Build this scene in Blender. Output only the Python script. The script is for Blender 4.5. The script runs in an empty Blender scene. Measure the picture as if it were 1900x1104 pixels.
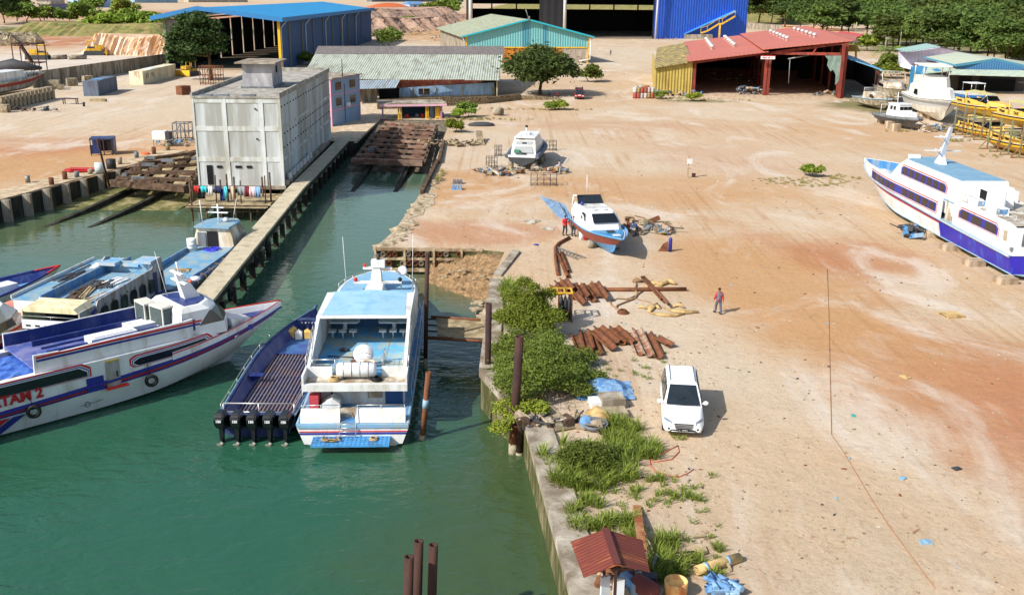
import bpy,bmesh,math,random
from mathutils import Vector,Matrix
from mathutils.geometry import tessellate_polygon
R_=math.radians;PI=math.pi
scene=bpy.context.scene;COL=scene.collection
random.seed(7)
# ------ camera
PITCH,ROLL,FPX,CXP,CYP,CAMH=R_(17.1),R_(0.6),1837.0,950.0,552.0,18.5
_R0=Vector((1,0,0));_U0=Vector((0,math.sin(PITCH),math.cos(PITCH)));FW=Vector((0,math.cos(PITCH),-math.sin(PITCH)))
RT=_R0*math.cos(ROLL)+_U0*math.sin(ROLL);UP=-_R0*math.sin(ROLL)+_U0*math.cos(ROLL)
cam=bpy.data.cameras.new('camera');camo=bpy.data.objects.new('camera',cam);COL.objects.link(camo)
m3=Matrix((RT,UP,-FW)).transposed();camo.matrix_world=Matrix.Translation((0,0,CAMH))@m3.to_4x4()
cam.sensor_width=36;cam.lens=FPX/1900*36;cam.clip_end=9000;cam.clip_start=.5
scene.camera=camo
# ------ light
SUN_EL,SUN_AZ=R_(39),R_(217)
world=bpy.data.worlds.new('World');scene.world=world;world.use_nodes=True
nt=world.node_tree;sky=nt.nodes.new('ShaderNodeTexSky');sky.sky_type='NISHITA';sky.sun_disc=False
sky.sun_elevation=SUN_EL;sky.sun_rotation=PI/2-SUN_AZ;sky.air_density=1.2;sky.dust_density=2.0
bg=nt.nodes['Background'];nt.links.new(sky.outputs[0],bg.inputs[0]);bg.inputs[1].default_value=0.11
sl=bpy.data.lights.new('sun','SUN');sl.energy=4.6;sl.angle=R_(.55);sl.color=(1,.95,.87)
so=bpy.data.objects.new('sun',sl);COL.objects.link(so)
sd=Vector((math.cos(SUN_AZ)*math.cos(SUN_EL),math.sin(SUN_AZ)*math.cos(SUN_EL),math.sin(SUN_EL)))
so.rotation_euler=sd.to_track_quat('Z','Y').to_euler();so.location=sd*200
vs=scene.view_settings;vs.view_transform='Standard';vs.look='None';vs.exposure=0.38;vs.gamma=1
# ------ helpers
def ray(x,y):return FW*FPX+RT*(x-CXP)-UP*(y-CYP)
def P(x,y,z=0.):
 d=ray(x,y);t=(z-CAMH)/d.z;return Vector((d.x*t,d.y*t,z))
def PY(x,y,Y):
 d=ray(x,y);t=Y/d.y;return Vector((d.x*t,Y,CAMH+d.z*t))
def L3(h):return tuple((c/255/12.92 if c/255<=.04045 else((c/255+.055)/1.055)**2.4)for c in h)
def nodes(m):
 m.use_nodes=True;return m.node_tree,m.node_tree.nodes['Principled BSDF']
def N(nt,t,**kw):
 n=nt.nodes.new(t)
 for k,v in kw.items():setattr(n,k,v)
 return n
def mixc(nt,fac,a,b,blend='MIX'):
 n=nt.nodes.new('ShaderNodeMix');n.data_type='RGBA';n.blend_type=blend
 for s,v in((0,fac),(6,a),(7,b)):
  if hasattr(v,'is_output')or isinstance(v,bpy.types.NodeSocket):nt.links.new(v,n.inputs[s])
  elif s==0:n.inputs[0].default_value=v
  else:n.inputs[s].default_value=(*v[:3],1)
 return n.outputs[2]
def mth(nt,op,a,b=None,c=None,clamp=False):
 n=nt.nodes.new('ShaderNodeMath');n.operation=op;n.use_clamp=clamp
 for i,v in enumerate((a,b,c)):
  if v is None:continue
  if isinstance(v,bpy.types.NodeSocket):nt.links.new(v,n.inputs[i])
  else:n.inputs[i].default_value=v
 return n.outputs[0]
def mrange(nt,v,a,b,c=0.,d=1.,smooth=False):
 n=nt.nodes.new('ShaderNodeMapRange');n.clamp=True
 if smooth:n.interpolation_type='SMOOTHSTEP'
 nt.links.new(v,n.inputs[0])
 for i,x in enumerate((a,b,c,d)):n.inputs[i+1].default_value=x
 return n.outputs[0]
def noise(nt,vec,scale,detail=4,rough=.55,dist=0,mp=None,rot=None,loc=None):
 if mp is not None or rot is not None or loc is not None:
  k=nt.nodes.new('ShaderNodeMapping');nt.links.new(vec,k.inputs[0]);vec=k.outputs[0]
  if mp:k.inputs['Scale'].default_value=mp
  if rot:k.inputs['Rotation'].default_value=rot
  if loc:k.inputs['Location'].default_value=loc
 n=nt.nodes.new('ShaderNodeTexNoise');nt.links.new(vec,n.inputs['Vector'])
 n.inputs['Scale'].default_value=scale;n.inputs['Detail'].default_value=detail
 n.inputs['Roughness'].default_value=rough;n.inputs['Distortion'].default_value=dist
 return n.outputs['Fac']
MATS={}
def mat(name,col,rough=.55,var=.12,scale=1.5,metal=0,bump=0,bscale=12,dirt=None,damt=0.,dscale=1.2,dstretch=(1,1,.25),corr=None,cper=.3,cdep=.03,spec=.4,srgb=True,island=0.,coords='Object',panels=None):
 if name in MATS:return MATS[name]
 m=bpy.data.materials.new(name);MATS[name]=m;nt,b=nodes(m)
 c=L3(col)if srgb else col
 tc=N(nt,'ShaderNodeTexCoord');vec=tc.outputs['Object']
 if coords=='World':vec=N(nt,'ShaderNodeNewGeometry').outputs['Position']
 f=noise(nt,vec,scale,5,.6)
 f=mrange(nt,f,.3,.7)
 out=mixc(nt,f,tuple(min(1,x*(1-var))for x in c),tuple(min(1,x*(1+var))for x in c))
 if island:
  g=N(nt,'ShaderNodeNewGeometry');r=g.outputs['Random Per Island']
  out=mixc(nt,1.,out,mixc(nt,r,(1-island,)*3,(1+island,)*3),'MULTIPLY')
 if dirt is not None:
  d=L3(dirt)if srgb else dirt
  f2=noise(nt,vec,dscale,7,.65,.3,mp=dstretch)
  f2=mrange(nt,f2,.62-damt*.35,.72-damt*.2)
  f3=mth(nt,'MULTIPLY',f2,min(1,.45+damt*.7))
  out=mixc(nt,f3,out,d)
 hgt=None
 if corr:
  s=N(nt,'ShaderNodeSeparateXYZ');nt.links.new(vec,s.inputs[0]);ax=s.outputs[{'X':0,'Y':1,'Z':2}[corr]]
  w=mth(nt,'SINE',mth(nt,'MULTIPLY',ax,2*PI/cper));hgt=(w,cdep)
  out=mixc(nt,mrange(nt,w,-1,1,.0,.22),out,tuple(x*.55 for x in c))
 nt.links.new(out,b.inputs['Base Color'])
 b.inputs['Roughness'].default_value=rough;b.inputs['Metallic'].default_value=metal
 b.inputs['Specular IOR Level'].default_value=spec
 if bump or hgt:
  bp=N(nt,'ShaderNodeBump')
  if hgt:nt.links.new(hgt[0],bp.inputs['Height']);bp.inputs['Distance'].default_value=hgt[1];bp.inputs['Strength'].default_value=.8
  else:
   nt.links.new(noise(nt,vec,bscale,6,.65),bp.inputs['Height']);bp.inputs['Distance'].default_value=bump;bp.inputs['Strength'].default_value=.7
  nt.links.new(bp.outputs[0],b.inputs['Normal'])
 return m
class MB:
 def __init__(s):s.v=[];s.f=[];s.m=[];s.cur=0;s.smooth=[]
 def sm(s):return s
 def add(s,vs,fs,smooth=False):
  o=len(s.v);s.v+=[tuple(v)for v in vs]
  for f in fs:s.f.append([i+o for i in f]);s.m.append(s.cur);s.smooth.append(smooth)
  return s
 def box(s,x0,x1,y0,y1,z0,z1):
  return s.add([(x0,y0,z0),(x1,y0,z0),(x1,y1,z0),(x0,y1,z0),(x0,y0,z1),(x1,y0,z1),(x1,y1,z1),(x0,y1,z1)],[(0,3,2,1),(4,5,6,7),(0,1,5,4),(1,2,6,5),(2,3,7,6),(3,0,4,7)])
 def obox(s,c,size,rot=(0,0,0)):
  from mathutils import Euler
  e=Euler(rot).to_matrix();hx,hy,hz=[k/2 for k in size];c=Vector(c)
  vs=[c+e@Vector((a*hx,b*hy,d*hz))for a,b,d in((-1,-1,-1),(1,-1,-1),(1,1,-1),(-1,1,-1),(-1,-1,1),(1,-1,1),(1,1,1),(-1,1,1))]
  return s.add(vs,[(0,3,2,1),(4,5,6,7),(0,1,5,4),(1,2,6,5),(2,3,7,6),(3,0,4,7)])
 def beam(s,a,b,w,h,up=(0,0,1)):
  a=Vector(a);b=Vector(b);d=(b-a)
  if d.length<1e-6:return s
  d.normalize();u=Vector(up)
  if abs(d.dot(u))>.98:u=Vector((0,1,0))
  r=d.cross(u).normalized();u2=r.cross(d)
  vs=[p+r*(i*w/2)+u2*(j*h/2)for p in(a,b)for i,j in((-1,-1),(1,-1),(1,1),(-1,1))]
  return s.add(vs,[(3,2,1,0),(4,5,6,7),(0,1,5,4),(1,2,6,5),(2,3,7,6),(3,0,4,7)])
 def ext(s,pts,vec):
  pts=[Vector(p)for p in pts];vec=Vector(vec);n=len(pts)
  tris=tessellate_polygon([pts])
  nn=Vector((0,0,0))
  for i in range(n):nn+=pts[i].cross(pts[(i+1)%n])
  flip=nn.dot(vec)>0
  fs=[]
  for t in tris:
   a,b,c=t;nr=(pts[b]-pts[a]).cross(pts[c]-pts[a])
   if nr.dot(vec)>0:t=(a,c,b)
   fs.append(tuple(t));fs.append(tuple(i+n for i in reversed(t)))
  for i in range(n):
   j=(i+1)%n
   fs.append((i,j,j+n,i+n)if flip else(j,i,i+n,j+n))
  return s.add(pts+[p+vec for p in pts],fs)
 def prism(s,poly,z0,z1):return s.ext([(x,y,z0)for x,y in poly],(0,0,z1-z0))
 def side(s,prof,y0,y1):return s.ext([(x,y0,z)for x,z in prof],(0,y1-y0,0))
 def front(s,prof,x0,x1):return s.ext([(x0,y,z)for y,z in prof],(x1-x0,0,0))
 def slab(s,q,th):
  return s.ext([Vector(p)for p in q],(0,0,-th))
 def tube(s,a,b,r,n=8,r2=None,cap=True):return s.path([a,b],r,n,r2,cap)
 def path(s,pts,r,n=6,r2=None,cap=True,closed=False):
  pts=[Vector(p)for p in pts];k=len(pts);r2=r if r2 is None else r2;vs=[]
  rr=r if isinstance(r,(list,tuple))else[r+(r2-r)*i/max(1,k-1)for i in range(k)]
  prev=None
  for i,p in enumerate(pts):
   d=(pts[min(i+1,k-1)]-pts[max(i-1,0)])
   if closed:d=pts[(i+1)%k]-pts[i-1]
   d.normalize()
   if prev is None:
    u=Vector((0,0,1))if abs(d.z)<.9 else Vector((1,0,0));a=d.cross(u).normalized()
   else:a=(prev-d*prev.dot(d)).normalized()
   prev=a;b=d.cross(a)
   vs+=[p+(a*math.cos(2*PI*j/n)+b*math.sin(2*PI*j/n))*rr[i]for j in range(n)]
  fs=[]
  for i in range(k if closed else k-1):
   i2=(i+1)%k
   for j in range(n):fs.append((i*n+j,i*n+(j+1)%n,i2*n+(j+1)%n,i2*n+j))
  s.add(vs,fs,True)
  if cap and not closed:
   o=len(s.v)-len(vs);s.f.append([o+j for j in range(n)][::-1]);s.f.append([o+(k-1)*n+j for j in range(n)])
   s.m+=[s.cur]*2;s.smooth+=[False]*2
  return s
 def pipe(s,a,b,r,th=.02,n=14):
  a=Vector(a);b=Vector(b);d=(b-a).normalized();u=Vector((0,0,1))if abs(d.z)<.9 else Vector((1,0,0))
  e=d.cross(u).normalized();g=d.cross(e);vs=[]
  for p,q in((a,r),(b,r),(b,r-th),(a,r-th)):vs+=[p+(e*math.cos(2*PI*j/n)+g*math.sin(2*PI*j/n))*q for j in range(n)]
  fs=[(i*n+j,i*n+(j+1)%n,((i+1)%4)*n+(j+1)%n,((i+1)%4)*n+j)for i in range(4)for j in range(n)]
  return s.add(vs,fs,True)
 def loft(s,rings,closed=True,cap=True,smooth=False,mrow=None):
  n=len(rings[0]);vs=[v for r in rings for v in r];o=len(s.v);s.v+=[tuple(v)for v in vs]
  for i in range(len(rings)-1):
   for j in range(n if closed else n-1):
    j2=(j+1)%n
    s.f.append([o+i*n+j,o+i*n+j2,o+(i+1)*n+j2,o+(i+1)*n+j]);s.m.append(mrow[j]if mrow else s.cur);s.smooth.append(smooth)
  if cap:
   s.f.append([o+j for j in range(n)][::-1]);s.f.append([o+(len(rings)-1)*n+j for j in range(n)]);s.m+=[s.cur]*2;s.smooth+=[False]*2
  return s
 def lathe(s,prof,c=(0,0,0),n=14,smooth=True):
  c=Vector(c);rings=[[c+Vector((r*math.cos(2*PI*j/n),r*math.sin(2*PI*j/n),z))for j in range(n)]for r,z in prof]
  return s.loft(rings,True,False,smooth)
 def ball(s,c,r,n=10,k=6,sc=(1,1,1)):
  rings=[]
  for i in range(k+1):
   a=-PI/2+PI*i/k
   rings.append([(c[0]+sc[0]*max(.001,math.cos(a))*r*math.cos(2*PI*j/n),c[1]+sc[1]*max(.001,math.cos(a))*r*math.sin(2*PI*j/n),c[2]+sc[2]*r*math.sin(a))for j in range(n)])
  return s.loft(rings,True,True,True)
 def mesh(s,name,mats):
  me=bpy.data.meshes.new(name);me.from_pydata(s.v,[],s.f);me.update()
  if not isinstance(mats,(list,tuple)):mats=[mats]
  for m in mats:me.materials.append(m)
  for i,p in enumerate(me.polygons):p.material_index=min(s.m[i],len(mats)-1);p.use_smooth=s.smooth[i]
  return me
def props(o,label=None,cat=None,group=None,kind=None):
 if label:o['label']=label
 if cat:o['category']=cat
 if group:o['group']=group
 if kind:o['kind']=kind
 return o
def recalc(me):
 bm=bmesh.new();bm.from_mesh(me);bmesh.ops.recalc_face_normals(bm,faces=bm.faces);bm.to_mesh(me);bm.free();return me
def link(name,me,parent=None,world=False,fix=True):
 if fix:recalc(me)
 o=bpy.data.objects.new(name,me);COL.objects.link(o)
 if parent is not None:
  o.parent=parent
  if world:me.transform(MW[parent.name].inverted())
 return o
MW={}
def thing(name,label,cat,loc=(0,0,0),rz=0.,group=None,rot=None):
 o=bpy.data.objects.new(name,None);COL.objects.link(o);o.empty_display_size=.3
 o.location=loc;o.rotation_euler=rot if rot else(0,0,rz)
 from mathutils import Euler
 MW[o.name]=Matrix.Translation(loc)@Euler(o.rotation_euler).to_matrix().to_4x4()
 props(o,label,cat,group);return o
def part(t,name,mb,mats,world=False,label=None,kind=None):
 o=link(name,mb.mesh(name,mats),t,world)
 if t.name in MW:MW[o.name]=MW[t.name]
 elif t.parent:MW[o.name]=MW[t.parent.name]
 if label:o['label']=label
 if kind:o['kind']=kind
 return o
def single(name,mb,mats,label,cat,loc=None,rz=0.,group=None,kind=None,rot=None):
 """top-level one-mesh thing; mesh is given in world coordinates if loc is None (origin moved to base centre)"""
 if loc is None:
  xs=[v[0]for v in mb.v];ys=[v[1]for v in mb.v];zs=[v[2]for v in mb.v]
  c=((min(xs)+max(xs))/2,(min(ys)+max(ys))/2,min(zs));mb.v=[(v[0]-c[0],v[1]-c[1],v[2]-c[2])for v in mb.v];loc=c
 o=link(name,mb.mesh(name,mats));o.location=loc;o.rotation_euler=rot if rot else(0,0,rz)
 return props(o,label,cat,group,kind)
def struct(name,mb,mats,fix=True):
 o=link(name,mb.mesh(name,mats),fix=fix);o['kind']='structure';return o
def kids(o):return list(o.children)
def dup(root,loc=None,rz=None,label=None,group=None,scale=None,rot=None):
 r=root.copy();COL.objects.link(r)
 if loc is not None:r.location=loc
 if rz is not None:r.rotation_euler=(0,0,rz)
 if rot is not None:r.rotation_euler=rot
 if scale is not None:r.scale=scale if hasattr(scale,'__len__')else(scale,)*3
 if label:r['label']=label
 if group:r['group']=group
 for ch in root.children:
  c=ch.copy();COL.objects.link(c);c.parent=r
  for g in ch.children:
   d=g.copy();COL.objects.link(d);d.parent=c
 return r
def text_mb(txt,size,mb=None,ext=.01,font=None,bold=0.0):
 cu=bpy.data.curves.new('t','FONT');cu.body=txt;cu.size=size;cu.extrude=ext;cu.offset=bold;cu.align_x='CENTER';cu.align_y='CENTER';cu.resolution_u=3
 o=bpy.data.objects.new('t',cu);COL.objects.link(o)
 dg=bpy.context.evaluated_depsgraph_get();me=bpy.data.meshes.new_from_object(o.evaluated_get(dg))
 bpy.data.objects.remove(o)
 return me
def put_marks(parent,n,size,origin,xdir,ydir,m,name='lettering'):
 x=Vector(xdir);y=Vector(ydir);rg=random.Random(n);mb=MB();nz=x.cross(y)*.008
 for k in range(n):
  c=Vector(origin)+x*(k-(n-1)/2)*size*.62
  if rg.random()<.15:continue
  for a,b in(((-.16,-.3),(-.16,.3)),((-.16,.25*rg.choice((-1,1))),(.14,.25*rg.choice((-1,1)))),((.14,-.3*rg.random()),(.14,.3))):mb.beam(c+x*a[0]*size+y*a[1]*size+nz,c+x*b[0]*size+y*b[1]*size+nz,size*.12,size*.12)
 return part(parent,name,mb,m)
def put_text(parent,txt,size,origin,xdir,ydir,m,name='lettering',world=False,bold=.01,ext=.008):
 me=text_mb(txt,size,bold=bold,ext=ext);x=Vector(xdir).normalized();y=Vector(ydir);y=(y-x*y.dot(x)).normalized();z=x.cross(y)
 M=Matrix((x,y,z)).transposed().to_4x4();M.translation=Vector(origin);me.transform(M);me.materials.clear();me.materials.append(m)
 return link(name,me,parent,world,fix=False)
WHITE=mat('white_gelcoat',(220,223,224),.35,.05,.8,dirt=(170,160,140),damt=.35,dscale=.9)
WHITE2=mat('clean_white_paint',(222,225,228),.3,.04,dirt=(180,176,168),damt=.25)
OLDWHITE=mat('stained_white_paint',(205,200,186),.5,.1,.8,dirt=(140,120,95),damt=.7,dscale=1.3)
DKBLUE=mat('dark_blue_paint',(30,48,112),.45,.15,1.2,dirt=(80,90,130),damt=.4)
NAVY=mat('navy_paint',(34,50,104),.5,.18,1.2,dirt=(70,84,110),damt=.5)
DECKBLUE=mat('faded_blue_deck',(96,152,190),.6,.12,.6,dirt=(150,165,165),damt=.65,dscale=1.0,dstretch=(1,1,1))
MIDBLUE=mat('mid_blue_paint',(70,130,185),.5,.12,.8,dirt=(150,160,160),damt=.5)
SKYBLUE=mat('sky_blue_paint',(120,165,195),.5,.1,.8,dirt=(160,165,160),damt=.5)
RED=mat('red_paint',(190,42,40),.45,.1,1)
STRIPEB=mat('stripe_blue',(45,50,140),.4,.08)
BLACKW=mat('dark_window_glass',(26,30,36),.12,.1,spec=.6)
GLASS=mat('window_glass',(34,42,48),.08,.2,spec=.7)
BLACK=mat('black_rubber',(26,26,27),.7,.2,3)
RUST=mat('rusty_steel',(92,62,50),.85,.3,1.6,dirt=(124,80,54),damt=.8,dscale=1.6,dstretch=(1,1,1),bump=.01,spec=.2)
RUSTD=mat('dark_rusty_steel',(60,44,42),.8,.25,1.6,dirt=(88,60,48),damt=.5,dscale=1.2,bump=.01,spec=.2)
RUSTO=mat('orange_rust',(142,90,56),.9,.3,1.8,dirt=(92,60,46),damt=.8,dscale=1.8,dstretch=(1,1,1),bump=.01,spec=.1)
STEEL=mat('dull_steel',(140,142,140),.5,.15,2,metal=.3,dirt=(110,90,70),damt=.5)
CHROME=mat('rail_steel',(190,192,190),.3,.1,2,metal=.6)
CONC=mat('concrete',(178,170,156),.9,.12,.5,dirt=(120,108,92),damt=.75,dscale=.8,bump=.02,bscale=4,spec=.15)
CONCW=mat('pale_plaster',(196,200,196),.85,.08,.35,dirt=(140,142,136),damt=.7,dscale=.45,dstretch=(1,1,.35),bump=.01,bscale=3,spec=.15)
CONCD=mat('wet_dark_concrete',(72,68,58),.8,.25,.8,dirt=(40,40,34),damt=.8,bump=.03,bscale=3,spec=.2)
WOODG=mat('weathered_timber',(112,92,76),.9,.3,1.2,dirt=(70,56,46),damt=.7,dscale=1.6,dstretch=(1,1,1),bump=.02,bscale=5,spec=.1)
WOODL=mat('pale_timber',(176,160,128),.85,.2,1.5,dirt=(120,105,80),damt=.6,dstretch=(1,1,1),spec=.1)
BARK=mat('bark',(96,78,62),.9,.3,2,spec=.1)
YELLOW=mat('yellow_paint',(226,178,40),.5,.1,1,dirt=(150,120,60),damt=.4)
LBLUE=mat('light_blue_wall',(142,178,214),.8,.08,.5,dirt=(110,130,150),damt=.5)
PINK=mat('pink_trim',(222,150,170),.8,.08)
DARKIN=mat('dark_interior',(38,38,40),.95,.3,.3,spec=.05)
SKIN=mat('skin',(128,84,60),.6,.08)
HAIR=mat('black_hair',(22,18,16),.7,.1)
BLUETARP=mat('blue_tarp',(80,130,185),.6,.25,2,dirt=(150,180,200),damt=.6,dstretch=(1,1,1),bump=.05,bscale=3)
SACK=mat('tan_canvas',(196,168,118),.9,.15,1.5,dirt=(130,105,70),damt=.5,bump=.03,bscale=3,spec=.1)
ROCK=mat('pale_rock',(190,176,150),.95,.25,.7,dirt=(120,108,88),damt=.8,dscale=1,dstretch=(1,1,1),bump=.05,bscale=2,spec=.1)
GREY=mat('grey_paint',(110,116,122),.6,.12,1,dirt=(80,80,80),damt=.5)
DGREY=mat('dark_grey',(60,62,66),.7,.2,1)
GREENP=mat('dull_green_steel',(120,132,104),.7,.15,1.5,dirt=(120,80,50),damt=.6)
ORANGE=mat('orange_plastic',(226,98,50),.5,.1)
# ------ ground
def ground_mat():
 m=bpy.data.materials.new('yard_dirt');nt,b=nodes(m)
 pos=N(nt,'ShaderNodeNewGeometry').outputs['Position']
 L=lambda r,g,bb,k=.66:tuple(c*k for c in L3((r,g,bb)))
 cream,tan,orange,red,white,grey=L(232,213,187),L(223,193,157),L(217,168,118),L(203,134,93),L(240,229,214),L(196,186,168)
 n1=mrange(nt,noise(nt,pos,.045,6,.6,.8),.38,.62,smooth=True)
 n2=mrange(nt,noise(nt,pos,.16,7,.65,1.2,mp=(1,.45,1),rot=(0,0,.35)),.35,.65)
 n3=mrange(nt,noise(nt,pos,.5,8,.7,.6),.3,.7)
 out=mixc(nt,n1,cream,tan)
 out=mixc(nt,mth(nt,'MULTIPLY',n2,.34),out,orange)
 out=mixc(nt,mth(nt,'MULTIPLY',n3,.28),out,cream)
 wob=noise(nt,pos,.11,6,.6);wob2=noise(nt,pos,.45,5,.7)
 wobble=mth(nt,'ADD',mth(nt,'MULTIPLY',mth(nt,'SUBTRACT',wob,.5),1.7),mth(nt,'MULTIPLY',mth(nt,'SUBTRACT',wob2,.5),.9))
 def patch(out,cx,cy,rx,ry,ang,col,amt,soft=.45):
  k=N(nt,'ShaderNodeMapping');k.vector_type='TEXTURE';nt.links.new(pos,k.inputs[0])
  k.inputs['Location'].default_value=(cx,cy,0);k.inputs['Rotation'].default_value=(0,0,ang);k.inputs['Scale'].default_value=(rx,ry,1e5)
  ln=N(nt,'ShaderNodeVectorMath',operation='LENGTH');nt.links.new(k.outputs[0],ln.inputs[0])
  d=mth(nt,'ADD',ln.outputs['Value'],wobble)
  f=mth(nt,'MULTIPLY',mrange(nt,d,1-soft,1+soft,1,0,True),amt)
  return mixc(nt,f,out,col)
 def pp(x,y):v=P(x,y);return v.x,v.y
 out=patch(out,*pp(1780,720),5.0,11,.12,red,.8,.6)
 out=patch(out,27.5,36,5,12,.1,red,.4)
 out=patch(out,*pp(1500,480),2.5,10,.3,red,.5)
 out=patch(out,*pp(1450,540),6,18,.12,orange,.85)
 out=patch(out,*pp(1240,350),16,9,.1,orange,.75)
 out=patch(out,*pp(1600,480),5,5,-.4,red,.6)
 out=patch(out,*pp(1330,290),8,14,.2,red,.42)
 out=patch(out,*pp(880,430),7,4,0,red,.55)
 out=patch(out,*pp(870,350),5,9,0,orange,.8)
 out=patch(out,*pp(1150,235),14,6,0,red,.45)
 out=patch(out,*pp(1480,250),24,12,0,orange,.5)
 out=patch(out,*pp(1250,270),20,26,0,cream,.4)
 out=patch(out,*pp(1350,800),3.6,14,.1,cream,.7)
 out=patch(out,*pp(1150,640),6,12,0,cream,.8)
 out=patch(out,*pp(1480,1000),6,5,.2,grey,.35)
 out=patch(out,*pp(1430,900),5,8,.2,tan,.6)
 out=patch(out,*pp(120,300),16,17,-.5,orange,.85)
 out=patch(out,*pp(60,270),10,8,-.5,red,.6)
 out=patch(out,*pp(250,190),26,40,0,cream,.6)
 out=patch(out,-68,190,30,60,0,cream,.5)
 out=patch(out,-125,250,42,55,0,white,.95)
 out=patch(out,-190,370,70,40,0,red,.9)
 out=patch(out,-200,470,160,40,0,L(122,128,70,.5),.95)
 out=patch(out,-150,760,260,190,0,red,.8)
 out=patch(out,*pp(1170,105),34,55,0,cream,.9)
 out=patch(out,*pp(1150,165),22,15,0,tan,.7)
 out=patch(out,-30,330,20,60,0,cream,.9)
 out=patch(out,-24,470,30,70,0,orange,.8)
 out=patch(out,180,420,60,90,0,L(120,130,62,.5),.9)
 out=patch(out,*pp(1640,200),8,14,0,L(110,125,60,.5),.75)
 out=patch(out,*pp(1300,188),7,2.5,0,L(120,130,62,.5),.6)
 tr=noise(nt,pos,1,3,.5,.0,mp=(1.7,.02,1),rot=(0,0,.06));tr=mrange(nt,tr,.56,.66)
 trm=mrange(nt,noise(nt,pos,.06,2,.5),.42,.6)
 out=mixc(nt,mth(nt,'MULTIPLY',mth(nt,'MULTIPLY',tr,trm),.35),out,L(190,140,95))
 tr=noise(nt,pos,1,3,.5,.2,mp=(1.6,.07,1),rot=(0,0,-.75));tr=mrange(nt,tr,.54,.64)
 trm=mrange(nt,noise(nt,pos,.05,2,.5,loc=(40,9,0)),.5,.62)
 out=mixc(nt,mth(nt,'MULTIPLY',mth(nt,'MULTIPLY',tr,trm),.4),out,L(196,148,108))
 g=noise(nt,pos,5.5,6,.75);out=mixc(nt,mrange(nt,g,.54,.7,0,.6),out,L(150,126,102))
 g=noise(nt,pos,9,4,.7,loc=(3,8,1));gm=mrange(nt,noise(nt,pos,.35,4,.6),.45,.7)
 out=mixc(nt,mth(nt,'MULTIPLY',mrange(nt,g,.62,.68),mth(nt,'ADD',mth(nt,'MULTIPLY',gm,.7),.1)),out,L(250,244,232,.85))
 g=noise(nt,pos,.7,6,.7,2.5,loc=(11,4,0));gm=mrange(nt,noise(nt,pos,.055,3,.5,loc=(5,70,0)),.5,.62);out=mixc(nt,mth(nt,'MULTIPLY',mrange(nt,g,.62,.66),mth(nt,'MULTIPLY',gm,.7)),out,L(150,92,60))
 g=noise(nt,pos,.09,5,.65,1.5,mp=(1,.5,1),loc=(2,33,0));out=mixc(nt,mrange(nt,g,.5,.66,0,.7,True),out,L(242,229,213))
 g=noise(nt,pos,1.3,8,.72,1.5);out=mixc(nt,mrange(nt,g,.53,.7,0,.35),out,L(176,130,90))
 nt.links.new(out,b.inputs['Base Color']);b.inputs['Roughness'].default_value=.95;b.inputs['Specular IOR Level'].default_value=.1
 bp=N(nt,'ShaderNodeBump');h=mth(nt,'ADD',noise(nt,pos,1.7,10,.74,.2),mth(nt,'MULTIPLY',noise(nt,pos,.22,4,.6),2.5))
 nt.links.new(h,bp.inputs['Height']);bp.inputs['Distance'].default_value=.16;bp.inputs['Strength'].default_value=.6
 nt.links.new(bp.outputs[0],b.inputs['Normal']);return m
GROUND=ground_mat()
harbour=[(4.5,6),(3.2,20),(2.15,27),(.5,42.8),(-.15,43.3),(-1.55,47.2),(-1.4,64),(-.6,71.6),(-2.4,72.2),(-10.4,72.6),(-9.6,78),(-9.0,91),(-8.8,105),(-9.6,150.5),(-20.2,151),(-20.6,128),(-36,126),(-38.6,118.6),(-42.6,103),(-46.6,88),(-52,66),(-66,6)]
def ground():
 bm=bmesh.new();big=[(-7000,-200),(7000,-200),(7000,9000),(-7000,9000)]
 mid=[(-320,-60),(320,-60),(320,620),(-320,620)]
 def loop(pts):
  vs=[bm.verts.new((x,y,0))for x,y in pts]
  return[bm.edges.new((vs[i],vs[(i+1)%len(vs)]))for i in range(len(vs))],vs
 e1,_=loop(harbour);e2,_=loop(mid);bmesh.ops.triangle_fill(bm,use_beauty=True,edges=e1+e2)
 e3,_=loop(big);bmesh.ops.triangle_fill(bm,use_beauty=True,edges=e2+e3)
 hv=[v for v in bm.verts]
 bmesh.ops.recalc_face_normals(bm,faces=bm.faces)
 for f in bm.faces:
  if f.normal.z<0:f.normal_flip()
 me=bpy.data.meshes.new('ground');bm.to_mesh(me);bm.free();me.materials.append(GROUND)
 o=bpy.data.objects.new('ground',me);COL.objects.link(o);o['kind']='structure'
ground()
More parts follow.
